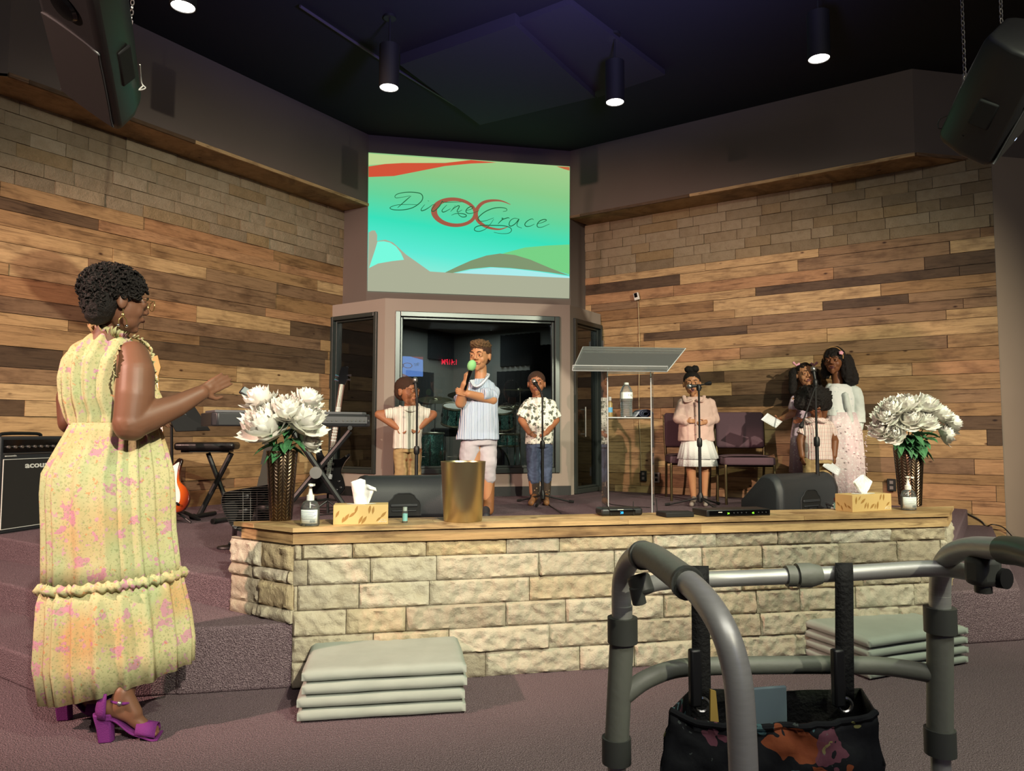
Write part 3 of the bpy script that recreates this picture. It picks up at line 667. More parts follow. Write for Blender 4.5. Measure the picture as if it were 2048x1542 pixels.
def pump_bottle(px, py, ytop, label):
    p = PZ(px, py, LT); m = m_per_px(p); s = (py-ytop)*m/.20
    t = thing('sanitizer_bottle', label, 'bottle', (p.x, p.y+.02, LT), rz=-.2)
    k = s
    MB().lathe([(.030*k, 0), (.045*k, .004*k), (.046*k, .06*k), (.044*k, .09*k), (.034*k, .112*k), (.018*k, .122*k), (.015*k, .13*k)], 28, sy=.62).build('body', M['clear'], t, world=False)
    MB().lathe([(.041*k, .004*k), (.043*k, .06*k), (.042*k, .085*k)], 28, sy=.58).build('gel', M['gel'], t, world=False)
    MB().lathe([(.018*k, .12*k), (.018*k, .145*k), (.012*k, .147*k), (.008*k, .165*k), (.006*k, .187*k), (.012*k, .19*k), (.012*k, .198*k), (.002, .2*k)], 20).box((0.012*k, -.012*k, .193*k), (.016*k, .04*k, .009*k)).build('pump', M['white'], t, world=False)
    MB().tube([(0, 0, .02*k), (0, 0, .13*k)], .0035*k, 8).build('dip_tube', M['white'], t, world=False)
    def arc(y0, off, z0, z1, a0, a1, n=8, b=None):
        b = b or MB(); q = []
        for i in range(n+1):
            a = math.radians(lerp(a0, a1, i/n)); q += [Vector(((.0465+off)*k*math.cos(a), (.0465+off)*k*.64*math.sin(a), z0*k)), Vector(((.0465+off)*k*math.cos(a), (.0465+off)*k*.64*math.sin(a), z1*k))]
        return b.add(q, [(2*i, 2*i+2, 2*i+3, 2*i+1) for i in range(n)])
    arc(0, 0, .014, .078, -150, -32).build('label', M['label'], t, world=False, solid=.0005)
    b = MB()
    for i in range(7): arc(0, .0008, .07-.006*i, .0715-.006*i, -140, -45-(i % 3)*8, b=b)
    for i in range(9): arc(0, .0008, .017, .03, -80+i*3.6, -80+i*3.6+(1.2 if i % 2 else 2.2), 1, b=b)
    b.build('print', M['ink'], t, world=False)
pump_bottle(619, 1053, 968, 'clear pump bottle of hand sanitizer between the left vase and tissue box')
pump_bottle(1823, 1021, 953, 'clear pump bottle of hand sanitizer in front of the right vase')
M['box'] = plain('kraft_card', 'c9ab72', .6, var=.03); M['boxleaf'] = plain('printed_leaf', '9a7338', .6); M['tissue'] = plain('tissue', 'eceeee', .9, var=.02, bump=.4, scale=90)
def tissue_box(p, w, d, h, rz, label, kind, seed):
    t = thing('tissue_box', label, 'tissue box', p, rz); rnd = random.Random(seed)
    MB().box((0, d/2, h/2), (w, d, h)).build('carton', M['box'], t, world=False, smooth=False, bevel=.0015)
    b = MB()
    def lf(cx, cz, L, a, face):
        pts = []
        for i in range(9):
            u = i/8; pts.append((L*(u-.5), L*.16*math.sin(math.pi*u)))
        for i in range(7, 0, -1):
            u = i/8; pts.append((L*(u-.5), -L*.14*math.sin(math.pi*u)))
        q = [Vector((cx+x*math.cos(a)-z*math.sin(a), 0, cz+x*math.sin(a)+z*math.cos(a))) for x, z in pts]
        q = [Vector((max(-w/2+.002, min(w/2-.002, v.x)), 0, max(.002, min(h-.002, v.z)))) for v in q]
        if face == 'f': q = [Vector((v.x, -.0006, v.z)) for v in q]
        b.add(q, [tuple(range(len(q)))])
        b.tube([q[4]*0+q[0], q[8]], .0004, 4)
    for i in range(11): lf(lerp(-w*.45, w*.43, (i+.5)/11)+rnd.uniform(-.006, .006), rnd.uniform(.2, .85)*h, rnd.uniform(.028, .045), rnd.uniform(.5, 1.5), 'f')
    def side():
        for i in range(4):
            cy = lerp(.02, d-.02, i/3); cz = rnd.uniform(.2, .8)*h; L = .03; a = rnd.uniform(.5, 1.4)
            q = [Vector((-w/2-.0006, cy+L*math.cos(a)*x-L*.15*math.sin(math.pi*(x+.5))*sg*math.sin(a), cz+L*math.sin(a)*x+L*.15*math.sin(math.pi*(x+.5))*sg*math.cos(a))) for sg, rr in ((1, range(0, 7)), (-1, range(6, 0, -1))) for x in [r_/6-.5 for r_ in rr]]
            b.add(q, [tuple(range(len(q)))])
    side()
    b.build('leaf_print', M['boxleaf'], t, world=False, smooth=False)
    lb = MB(); lb.tube(spline([(w*.33, -.001, .010), (w*.36, -.001, .018), (w*.41, -.001, .022), (w*.46, -.001, .016)], 4), .0006, 4)
    lb.tube(spline([(w*.32, -.001, .008), (w*.35, -.001, .014), (w*.36, -.001, .009), (w*.39, -.001, .014), (w*.40, -.001, .009), (w*.43, -.001, .013), (w*.45, -.001, .009), (w*.475, -.001, .013)], 3), .0007, 4)
    lb.build('script_mark', M['white'], t, world=False)
    MB().lathe([(.001, h+.0005), (w*.28, h+.0008)], 20, c=(0, d/2, 0), sy=.45).build('opening', M['white'], t, world=False)
    b = MB()
    if kind == 'tall':
        for q in range(2):
            def fn(u, v, q=q):
                a = lerp(-.085, .085, u)*1.0; z = h+.112*v*(1-.18*abs(u-.35)*2)
                wd = lerp(.55, 1.0, v)*(.42 if q else .40); x = (u-.5)*w*wd*1.15
                y = d/2+.012*math.sin(u*9+q*2+v*2)+(-.012 if q else .012)-.012*v*v*(1 if u > .6 else .2)+.006*noise.noise(Vector((u*5, v*5, q)))
                if v > .85: z -= .03*(v-.85)/.15*(u > .55)
                return Vector((x+.01*v, y, z))
            b.grid(fn, 22, 14)
    else:
        for q in range(2):
            def fn(u, v, q=q):
                s = u-.5; half = (.22+.60*min(1, v/.62) if v < .62 else .82*(1-(v-.62)/.38*.93))*.082
                return Vector((s*2*half, d/2+.010*math.cos(s*14)*(1-v*.5)*(1 if q else -1)+.004*noise.noise(Vector((u*6, v*6, q))), h+.098*v))
            b.grid(fn, 20, 14)
    b.build('tissue', M['tissue'], t, world=False, solid=.0006)
    return t
pA, pB = PZ(666, 1050, LT), PZ(776, 1048, LT); hB = (1050-1011)*m_per_px(pA)
tissue_box((pA+pB)/2, (pB-pA).length, .105, hB, math.atan2(pB.y-pA.y, pB.x-pA.x), 'tan leaf-print tissue box with a tall crumpled tissue, beside the left sanitizer bottle', 'tall', 3)
pA, pB = PZ(1702, 1024, LT), PZ(1787, 1021, LT); hB = (1024-990)*m_per_px(pA)
tissue_box((pA+pB)/2+Vector((.0, .0, 0)), (pB-pA).length*1.04, .11, hB, math.atan2(pB.y-pA.y, pB.x-pA.x)+.12, 'tan leaf-print tissue box with a diamond-shaped tissue, near the right sanitizer bottle', 'diamond', 5)
def vial(px, py, h, label, cap):
    p = PZ(px, py, LT); m = m_per_px(p); h = h*m; r = h*.17; t = thing('oil_vial', label, 'vial', (p.x, p.y+r, LT))
    MB().lathe([(r, 0), (r, h*.72), (r*.6, h*.8)], 16).build('glass_tube', M['clear'], t, world=False)
    MB().lathe([(r*1.02, h*.12), (r*1.03, h*.6)], 16, cap=False).build('label', plain('vial_label_'+cap, '7db6b4', .5), t, world=False)
    MB().lathe([(r*.85, h*.76), (r*.85, h), (r*.5, h*1.01)], 16).build('cap', plain('vial_cap_'+cap, cap, .4), t, world=False)
vial(810, 1046, 31, 'small glass vial with a teal label left of the gold bin', '9aa6a0'); vial(1674.5, 1020, 24, 'small vial with a dark red cap at the left corner of the right tissue box', '5a2420')
# gold bin
M['brass'] = plain('brushed_brass', 'c9bb94', .34, 1.0, var=.03)
p = PZ(931, 1046, LT); m = m_per_px(p); rb = 39.5*m; rt = 46*m; h = 121*m
bk = thing('gold_bin', 'shiny gold metal bin standing in the middle of the ledge', 'bin', (p.x, p.y+rb, LT))
MB().lathe([(rb*.96, 0), (rb, .003), (rt, h-.003), (rt+.0015, h), (rt-.001, h+.001), (rt-.003, h-.002), (rb-.003, .006)], 64).build('bin_body', M['brass'], bk, world=False, angle=50)
# wireless receivers
def digits(t, txt, x, y, z, size, mat): tri_text(txt, size, mat, t, W[t.name] @ basis((1, 0, 0), (0, 0, 1), (0, -1, 0), (x, y, z)), 'display_digits', extrude=.0003)
green = emit('led_green', '9dff3c', 2.2); blue = emit('led_blue', '35a8ff', 3.0)
pa, pb = PZ(1203, 1033, LT), PZ(1286, 1031, LT); w = (pb-pa).length
t = thing('wireless_receiver', 'rounded black wireless receiver with blue digits and two antennas on the ledge', 'receiver', (pa+pb)/2)
MB().box((0, .05, .019), (w, .1, .036)).build('case', M['black'], t, world=False, bevel=.012, seg=4)
MB().box((0, -.0012, .018), (w*.62, .003, .022)).build('front_panel', M['blackg'], t, world=False, smooth=False)
digits(t, '28', -.012, -.004, .011, .016, blue)
MB().box((-.01, -.0035, .031), (.03, .001, .0022)).build('maker_mark', M['white'], t, world=False, smooth=False)
for sx, dx in ((-.055, -.028), (.058, -.002)): MB().tube([(sx, -.002, .004), (sx+dx*.4, .0, .03), (sx+dx, .0, .07)], .0022, 6).build('antenna', M['blackm'], t, world=False)
pa, pb = PZ(1334, 1036, LT), PZ(1387, 1034, LT); w = (pb-pa).length
t = thing('wireless_receiver', 'smallest flat black wireless receiver, between the two that show digits', 'receiver', (pa+pb)/2)
MB().prism([(-w/2, 0), (w/2, 0), (w/2+.008, .08), (-w/2-.012, .1)], .024).build('case', M['blackm'], t, world=False, bevel=.004)
MB().tube([(-w/2-.008, .09, .018), (-w/2-.012, .09, .085)], .0026, 6).tube([(-w/2-.008, .085, .02), (-w/2+.03, .01, .024)], .0022, 6).build('antenna', M['blackm'], t, world=False)
pa, pb = PZ(1408, 1034, LT), PZ(1541, 1031, LT); w = (pb-pa).length
t = thing('wireless_receiver', 'widest low black rack receiver with two pairs of green digits on the ledge', 'receiver', (pa+pb)/2)
MB().prism([(-w/2+.015, 0), (w/2, 0), (w/2-.005, .12), (-w/2-.005, .12)], .032).build('case', M['black'], t, world=False, bevel=.003)
MB().box((0.01, -.001, .016), (w*.9, .002, .024)).build('front_panel', M['blackg'], t, world=False, smooth=False)
digits(t, '24', -.055, -.003, .011, .012, green); digits(t, '45', .075, -.003, .011, .012, green)
b = MB()
for i in range(5): b.box((-.1+i*.004, -.0035, .021), (.003, .001, .004))
b.build('maker_mark', M['white'], t, world=False, smooth=False)
b = MB()
for x in (-.02, 0, .02, .045, .11, .13, .15): b.lathe([(.003, 0), (.003, .002)], 10, M=Matrix.Translation((x, -.002, .017)) @ Matrix.Rotation(math.pi/2, 4, 'X'))
b.build('button', plain('grey_button', '3a3c40', .5), t, world=False)
# ================================================================== foam mats in front of the ledge
def matfab():
    t = NT('grey_linen'); v = t.coord(scale=(1, 1, 1)); w = t.noise(v, 9, 3); f1 = t.n('ShaderNodeTexWave'); f1.inputs['Scale'].default_value = 220; t.l(v, f1.inputs[0])
    t.set(col=t.mix(w, srgb('969c95'), srgb('a9afa8')), rough=.9, spec=.15); t.bump(t.math('ADD', w, t.math('MULTIPLY', f1.outputs[1], .08)), .5, .01); return t.m
M['linen'] = matfab()
def cushion(name, label, cx, cy, z, w, d, h, rz, seed, group):
    rnd = random.Random(seed); nu, nv = 36, 26; b = MB(); r = h*.22; rings = []
    sd = rnd.random()*30
    prof = [(-.0, -h*.5), (r*.0, -h*.5)]
    def surf(x, y, top):
        ex = min(1, (w/2-abs(x))/.03); ey = min(1, (d/2-abs(y))/.03); e = max(0, min(ex, ey))
        k = h/2-r*(1-e)**2+.0035*noise.noise(Vector((x*7+sd, y*7, top*5)))*e
        return (h/2+k if top else h/2-k)
    g = {}
    vs = []; fs = []
    for top in (1, 0):
        base = len(vs)
        for j in range(nv+1):
            for i in range(nu+1):
                x = (i/nu-.5)*w; y = (j/nv-.5)*d
                ww = .005*noise.noise(Vector((y*5+sd, 1, sd)))*(abs(x)/(w/2))+0
                wy = .006*noise.noise(Vector((x*5+sd, 4, sd)))
                vs.append((x*(1)+ww, y+wy*(abs(y)/(d/2)), surf(x, y, top)))
        for j in range(nv):
            for i in range(nu):
                a = base+j*(nu+1)+i; fs.append((a, a+1, a+nu+2, a+nu+1))
    N = (nu+1)*(nv+1)
    bd = [i for i in range(nu+1)]+[(j)*(nu+1)+nu for j in range(1, nv+1)]+[nv*(nu+1)+i for i in range(nu-1, -1, -1)]+[j*(nu+1) for j in range(nv-1, 0, -1)]
    for a, c in zip(bd, bd[1:]+bd[:1]): fs.append((a, c, c+N, a+N))
    b.add(vs, fs); o = b.build('foam_mat', M['linen'], None, angle=70); o.matrix_world = Matrix.Translation((cx, cy, z)) @ Matrix.Rotation(rz, 4, 'Z'); W[o.name] = o.matrix_world.copy()
    tag(o, label, 'foam mat', group)
A, B = PZ(594, 1448, 0), PZ(932, 1428, 0); ux = (B-A).normalized(); vy = Vector((-ux.y, ux.x, 0)); w = (B-A).length; mc = (A+B)/2+vy*.20; rz = math.atan2(ux.y, ux.x)
hh = .0465
names = ['bottom', 'second from the bottom', 'third from the bottom', 'top']
for i in range(4):
    q = mc+ux*(.006 if i > 1 else -.004)+vy*(.006*i); cushion('foam_mat', 'folded grey foam mat, %s of the left stack by the ledge' % names[i], q.x, q.y, hh*i+.0004, w-(.008 if i > 1 else 0), .40, hh-.0006, rz+(.012 if i > 1 else 0), i, 'left stack of grey foam mats')
A, B, C_ = PZ(1740, 1362, 0), PZ(1979, 1343, 0), PZ(1622, 1311, 0); ux = (B-A).normalized(); w = (B-A).length; dv = (C_-A); dl = dv.length; rz = math.atan2(ux.y, ux.x); vy = Vector((-ux.y, ux.x, 0)); dl = dv.dot(vy)+.04
rz2 = rz+.17; ux = Vector((math.cos(rz2), math.sin(rz2), 0)); vy = Vector((-ux.y, ux.x, 0))
h4 = .0445
for i in range(4):
    q = A+ux*(w/2)+vy*(.38/2+.0); cushion('foam_mat', 'folded grey foam mat, %s of the right stack behind the walking frame' % names[i], q.x, q.y, h4*i+.0004, w, .38, h4-.0006, rz2, 10+i, 'right stack of grey foam mats')
# ================================================================== stage equipment
SZ = STZ
def wedge(name, pc, w, rz, label, h=.33, d=.42):
    t = thing(name, label, 'stage monitor', (pc.x, pc.y, SZ), rz)
    def prof(s):
        pts = [(0, .03), (.0, h*.62), (.03, h*.86), (.075, h*.97), (.13, h), (.18, h*.97), (d, .09), (d, .03), (d-.03, 0), (.03, 0)]
        c = (d*.45, h*.42)
        return [(c[0]+(y-c[0])*s, c[1]+(z-c[1])*s if z > 0 else z*s) for y, z in pts]
    b = MB(); rings = []
    for x, s in ((-w/2, .86), (-w/2+.02, .96), (-w/2+.045, 1.0), (-w/2+.05, 1.015), (-w/2+.075, 1.015), (-w/2+.085, .995), (w/2-.085, .995), (w/2-.075, 1.015), (w/2-.05, 1.015), (w/2-.045, 1), (w/2-.02, .96), (w/2, .86)):
        rings.append([Vector((x, y, z)) for y, z in prof(s)])
    b.loft(rings, True); b.build('cabinet', M['wedge'], t, world=False, bevel=.006, angle=50)
    # rear handle recess
    hb = MB(); pts = []
    for (x, z) in ((-.125, .02), (-.125, .10), (-.115, .13), (-.09, .15), (-.075, .175), (-.045, .19), (.045, .19), (.075, .175), (.09, .15), (.115, .13), (.125, .10), (.125, .02)): pts.append((x, z))
    hb.add([Vector((x, -.003, z)) for x, z in pts]+[Vector((x, .002, z)) for x, z in pts], [tuple(range(12)), tuple(range(12, 24))[::-1]]+[(i, (i+1) % 12, (i+1) % 12+12, i+12) for i in range(12)])
    hb.build('handle_recess', M['blackm'], t, world=False, smooth=False)
    MB().box((0, -.008, .103), (.21, .012, .022)).box((0, -.008, .06), (.19, .01, .012)).build('handle', M['wedge'], t, world=False, bevel=.004)
    rm = MB(); q = [Vector((x*1.03, -.004, z*1.03)) for x, z in pts]; rm.tube(q, .004, 6); rm.build('recess_rim', M['wedge'], t, world=False)
    return t
M['wedge'] = plain('textured_black_cabinet', '2c2f33', .5, var=.1, bump=.3, scale=240)
pc = PZ(808, 1037, SZ); wedge('stage_monitor', pc, .72, .0, 'wide black wedge monitor with a handle recess behind the gold bin')
p1, p2 = PZ(1510, 1024, SZ), PZ(1715, 1035, SZ); pc = (p1+p2)/2; wedge('stage_monitor', PZ(1622, 1026, SZ), .80, .34, 'black wedge monitor on the right of the stage behind the right tissue box')
# acrylic lectern
def PAtY(x, y, yy): return PY(x, y, yy)
YF = 4.72; YB = 5.0
fl, fr = PY(1216, 900, YF), PY(1303, 900, YF); bl, br = PY(1204, 900, YB), PY(1307, 900, YB)
lt = thing('lectern', 'clear acrylic lectern with a slanted reading top and one shelf', 'lectern', ((fl.x+fr.x)/2, (YF+YB)/2, SZ))
ztop = PY(1216, 742, YF).z; zshelf = PY(1240, 836, (YF+YB)/2).z
def panel(name, pts, th, nrm, mat='acrylic', edges=True):
    q = [Vector(p) for p in pts]; n = Vector(nrm).normalized()*th; k = len(q); b = MB()
    b.add([p-n/2 for p in q]+[p+n/2 for p in q], [tuple(range(k))[::-1], tuple(range(k, 2*k))]+[(i, (i+1) % k, (i+1) % k+k, i+k) for i in range(k)])
    o = b.build(name, M[mat], lt, smooth=False)
    if edges:
        e = MB()
        for i in range(k): e.tube([q[i], q[(i+1) % k]], th*.38, 6)
        e.build('polished_edge', M['acredge'], o)
    return o
for a, c in ((fl, bl), (fr, br)):
    panel('side_panel', [(a.x, YF, SZ), (c.x, YB, SZ), (c.x, YB, ztop+.10), (a.x, YF, ztop)], .009, (1, .05, 0))
panel('front_panel', [(fl.x, YF, SZ+.02), (fr.x, YF, SZ+.02), (fr.x, YF, SZ+.12), (fl.x, YF, SZ+.12)], .007, (0, 1, 0))
panel('shelf', [(fl.x, YF, zshelf), (fr.x, YF, zshelf), (br.x, YB, zshelf), (bl.x, YB, zshelf)], .01, (0, 0, 1))
panel('base', [(fl.x-.02, YF-.02, SZ+.006), (fr.x+.02, YF-.02, SZ+.006), (br.x+.02, YB, SZ+.006), (bl.x-.02, YB, SZ+.006)], .012, (0, 0, 1))
ta = PY(1145, 741, 4.62); tb = PY(1334, 743, 4.62); tc = PY(1371, 697, 5.04); td = PY(1166, 694, 5.04)
panel('reading_top', [ta, tb, tc, td], .010, (tb-ta).cross(td-ta))
up_ = Vector((0, -.012, .033)); panel('reading_lip', [ta, tb, tb+up_, ta+up_], .008, (0, 1, .3))
ia, ib = PY(1213, 713, 4.98), PY(1305, 714, 4.98)
panel('gusset', [(fl.x, YF, ztop), (fl.x-.02, YF-.08, ztop), ia], .006, (1, 0, 0)); panel('gusset', [(fr.x, YF, ztop), (fr.x-.02, YF-.08, ztop), ib], .006, (1, 0, 0))
panel('brace', [ia-Vector((0, .01, .12)), ib-Vector((0, .01, .12)), ib, ia], .006, (0, 1, 0))
# things on its shelf
zs = zshelf+.006
p = PY(1253, 834, YF+.10); m = m_per_px(p); hb_ = 69*m; r = 12.2*m
wb = thing('water_bottle', 'clear plastic water bottle with a white label on the lectern shelf', 'bottle', (p.x, YF+.10, zs))
pr = [(r*.8, 0), (r, .006)]
for i in range(8): z0_ = .014+i*.0125; pr += [(r*.93, z0_), (r, z0_+.006)]
pr += [(r, hb_*.5), (r*1.02, hb_*.52), (r*1.02, hb_*.72), (r, hb_*.74), (r*.75, hb_*.86), (r*.38, hb_*.94), (r*.36, hb_*.95)]
MB().lathe(pr, 28).build('bottle_body', glass('ribbed_plastic', (.90, .93, .93), 3.0, .12), wb, world=False, angle=20)
MB().lathe([(r*1.04, hb_*.53), (r*1.04, hb_*.715)], 28, cap=False).build('label', M['white'], wb, world=False)
tri_text('3.10', .022, plain('label_print', '7a8a94', .6), wb, W[wb.name] @ basis((1, 0, 0), (0, 0, 1), (0, -1, 0), (-.006, -r*1.06, hb_*.6)), 'label_print', extrude=.0003)
MB().lathe([(r*.42, hb_*.94), (r*.42, hb_), (r*.36, hb_*1.002)], 20).build('cap', M['white'], wb, world=False)
p = PY(1286, 833, YF+.12)
tw = thing('folded_towel', 'rolled navy and grey towel beside the water bottle on the lectern shelf', 'towel', (p.x, YF+.12, zs))
b = MB(); pts = []
for i in range(60):
    a = i*.28; rr = .010+.026*(1-i/60)
    pts.append((rr*1.25*math.cos(a), rr*.85*math.sin(a)+.024))
def tf(u, v):
    i = min(59, int(u*59)); q = pts[i]; return Vector((q[0]*1.2, -.05+v*.12+.003*math.sin(u*20), max(.002, q[1])))
b.grid(tf, 59, 3); b.build('roll', plain('navy_towel', '3c4256', .95, var=.4, bump=.6, scale=120), tw, world=False, solid=.004)
MB().grid(lambda u, v: Vector((-.045-.03*u, -.05+.12*v, .034*(1-u)**1.5+.003)), 6, 3).build('loose_end', plain('grey_towel', '9298a4', .95, bump=.5, scale=120), tw, world=False, solid=.004)
p = PY(1220, 832, YB-.06)
ob = thing('lotion_bottle', 'small amber bottle with a blue label at the left end of the lectern shelf', 'bottle', (p.x, YB-.06, zs)); r = .018
MB().lathe([(r, 0), (r, .10), (r*.5, .112), (r*.5, .12)], 20).build('bottle_body', plain('amber_plastic', 'a58a5a', .3), ob, world=False)
MB().lathe([(r*1.03, .035), (r*1.03, .07)], 20, cap=False).build('label', plain('blue_label', '6fb0dc', .5), ob, world=False)
MB().lathe([(r*.6, .118), (r*.6, .145)], 16).build('cap', M['white'], ob, world=False)
# microphone stands
M['foam'] = plain('green_foam', '8fd08c', .95, var=.06, bump=.6, scale=200)
M['wire'] = plain('black_cable', '141414', .55)
def micstand(px, yh, pybase, ymic, rz, label, boom=None, mic=True, wide=1.0, tripod=True, dist=None, ph=None):
    p = PZ(px, pybase, SZ) if dist is None else Vector((*(lambda q: (q.x, q.y))(PD(px, 900, dist)), SZ))
    t = thing('microphone_stand', label, 'microphone stand', (p.x, p.y, SZ), rz)
    top = PY(px, yh, p.y).z-SZ
    MB().tube([(0, 0, .07), (0, 0, top*.52)], .0125*wide, 12).build('lower_tube', M['black'], t, world=False)
    MB().tube([(0, 0, top*.5), (0, 0, top)], .008*wide, 12).build('upper_tube', M['blackm'], t, world=False)
    MB().lathe([(.017*wide, top*.50), (.021*wide, top*.515), (.021*wide, top*.555), (.015*wide, top*.575)], 14).build('clutch', M['black'], t, world=False)
    MB().lathe([(.014, .04), (.026, .05), (.027, .10), (.016, .13)], 14).build('hub', M['black'], t, world=False)
    for k in range(3):
        a = k*2*math.pi/3
        l = MB().tube([(0.02*math.cos(a), .02*math.sin(a), .08), (.29*math.cos(a), .29*math.sin(a), .012)], .0085, 8).build('leg', M['black'], t, world=False)
        MB().tube([(.27*math.cos(a), .27*math.sin(a), .020), (.315*math.cos(a), .315*math.sin(a), .012)], .0125, 10).build('rubber_foot', M['rubber'], l, world=False)
    if boom:
        Mi = W[t.name].inverted(); A_, B_ = boom; A_ = Mi @ PY(*A_, p.y-.0); B_ = Mi @ PY(*B_, p.y-.05); c = Vector((0, 0, top))
        MB().tube([A_, B_], .0065, 10).build('boom_arm', M['blackm'], t, world=False)
        MB().lathe([(.02, top-.03), (.022, top-.01), (.022, top+.015), (.012, top+.03)], 14).build('boom_joint', M['black'], t, world=False)
        d = (B_-A_).normalized(); MB().tube([B_-d*.05, B_-d*.02, B_+d*.0, B_+d*.01], [.011, .019, .02, .012], 12).build('counterweight', M['black'], t, world=False)
        hd = A_
    else: hd = Vector((0, 0, top))
    return t, p, top, hd
def mic_on(t, p, hd, d, label, L=.16):
    """microphone held in the clip at the top of a stand: a thing of its own"""
    base = W[t.name] @ hd; d = Vector(d).normalized(); o = thing('microphone', label, 'microphone', base)
    MB().tube([base+d*0, base+d*(L*.45), base+d*(L*.72)], [.010, .014, .017], 14).build('handle', M['black'], o)
    x, y, z = frame(d); MB().ball(base+d*(L*.86), (.024, .024, .028), 14, 10, rot=basis(x, y, z).to_3x3()).build('grille', M['steel'], o)
    MB().tube([base+d*(L*.70), base+d*(L*.74)], .0255, 14).build('collar', M['blackm'], o)
    MB().tube([base-Vector((0, 0, .03)), base+d*.02], .014, 10).build('clip', M['blackm'], o)
    return o
t, p, top, hd = micstand(832, 800, 1018, 0, .3, 'microphone stand in front of the boy with hands on his hips', wide=1.25)
mic_on(t, p, hd, (-.05, .18, .6), 'black microphone on the stand in front of the boy with hands on hips', .22)
t, p, top, hd = micstand(1085, 788, 1008, 0, 2.2, 'microphone stand in front of the boy in the leaf-print shirt', wide=1.15)
mic_on(t, p, hd, (-.25, .45, .55), 'black microphone pointed at the boy in the leaf-print shirt', .2)
t, p, top, hd = micstand(1401, 775, 1014, 0, .55, 'microphone stand with a short boom in front of the girl in the pink jacket', boom=((1396, 771), (1421, 766)), wide=1.15)
mic_on(t, p, W[t.name].inverted() @ PY(1402, 771, p.y), (-.62, .18, -.05), 'microphone on the boom stand before the girl in the pink jacket', .12)
t, p, top, hd = micstand(1637, 765, 1022, 0, 1.0, 'microphone stand with drooping boom in front of the three children at right', boom=((1632, 770), (1602, 854)), wide=1.25)
mic_on(t, p, hd, (.0, .12, .5), 'microphone on the stand in front of the three children at right', .17)
# cables on the stage floor
def floorcable(pts, label, r=.004, name='cable', z=None):
    q = [PZ(x, y, (SZ if z is None else z)) for x, y in pts]; o = MB().tube(spline([v+Vector((0, 0, r)) for v in q], 8), r, 6).build(name, M['wire'], None)
    tag(o, label, 'cable'); return o
floorcable([(1088, 1000), (1100, 1012), (1112, 1020), (1122, 1028)], 'thin black cable curling from the stand by the leaf-print-shirt boy')
floorcable([(610, 1012), (640, 1016), (700, 1014), (660, 1022), (620, 1020), (650, 1027), (700, 1026), (640, 1031)], 'tangle of black cable on the stage floor under the keyboard stand')
floorcable([(1205, 985), (1214, 1005), (1240, 1012), (1300, 1016)], 'black cable lying behind the receivers under the lectern')
# stack chairs along the right side
M['burg'] = plain('burgundy_fabric', '57404a', .9, var=.1, bump=.4, scale=200); M['bronzeleg'] = plain('bronze_tube', '5a5038', .35, .8)
def chair(cx, cy, rz, label):
    t = thing('stacking_chair', label, 'chair', (cx, cy, SZ), rz, group='burgundy padded chairs along the right wall')
    b = MB(); n = 12
    def cush(u, v): return Vector(((u-.5)*.47, -.22+.44*v, .445+.022*math.sin(math.pi*min(1, max(0, u*1.0)))**.4*math.sin(math.pi*(v*.94+.03))**.4))
    b.grid(cush, 12, 10); b.box((0, 0, .405), (.47, .44, .075)); b.build('seat', M['burg'], t, world=False, bevel=.018, seg=3)
    b = MB().box((0, 0, 0), (.47, .065, .36), Matrix.Translation((0, .235, .70)) @ Matrix.Rotation(-.13, 4, 'X')); b.build('backrest', M['burg'], t, world=False, bevel=.028, seg=4)
    for sx in (-1, 1):
        MB().tube(spline([(sx*.222, -.21, 0), (sx*.222, -.205, .33), (sx*.215, -.19, .375), (sx*.205, -.12, .385)], 4), .0125, 10).build('leg', M['bronzeleg'], t, world=False)
        MB().tube(spline([(sx*.222, .27, 0), (sx*.225, .20, .38), (sx*.235, .235, .62), (sx*.235, .275, .86)], 4), .0125, 10).build('leg', M['bronzeleg'], t, world=False)
    MB().tube([(-.22, -.15, .36), (.22, -.15, .36)], .01, 8).tube([(-.22, .2, .36), (.22, .2, .36)], .01, 8).build('seat_frame', M['bronzeleg'], t, world=False)
    MB().box((0, .245, .535), (.46, .03, .035)).build('book_rack', M['blackm'], t, world=False)
cA = PZ(1397, 1003, SZ); cB = PZ(1514, 1009, SZ); dd = (cB-cA); rz = math.atan2(dd.y, dd.x)
chair(cA.x+.03, cA.y+.22, rz*.4, 'burgundy padded chair behind the girl in the pink jacket')
chair(cB.x-.02, cB.y+.17, rz*.4, 'burgundy padded chair between the pink-jacket girl and the group of three')
# keyboard, its stand and bench
M['kgrey'] = plain('keyboard_grey', '5b5c60', .45, var=.04); M['kdark'] = plain('keyboard_dark', '26272b', .4)
kl, kr = PY(424, 836, 4.75), PY(744, 833, 5.15)
kx = (kr-kl); kw = kx.length; kc = (kl+kr)/2; krz = math.atan2(kx.y, kx.x)
kb = thing('keyboard', 'long dark electronic keyboard behind the left bouquet', 'keyboard', (kc.x, kc.y, kc.z-.06), krz)
MB().prism([(-kw/2, .02), (-kw/2+.03, -.01), (kw/2-.05, -.01), (kw/2, .03), (kw/2, .30), (-kw/2, .34)], .085).build('case', M['kdark'], kb, world=False, bevel=.008)
MB().prism([(-kw/2+.02, .02), (kw/2-.07, .0), (kw/2-.02, .05), (kw/2-.03, .29), (-kw/2+.02, .31)], .02, z0=.08).build('top_panel', M['kgrey'], kb, world=False, bevel=.006)
MB().box((kw*.31, -.013, .045), (kw*.30, .006, .045)).build('rear_panel', M['kgrey'], kb, world=False, smooth=False)
for i in range(10):
    MB().tube([(kw*.19+i*.03+(0 if i < 3 else .02), -.014, .042), (kw*.19+i*.03+(0 if i < 3 else .02), -.022, .042)], .006, 8).build('socket', M['steel'], kb, world=False)
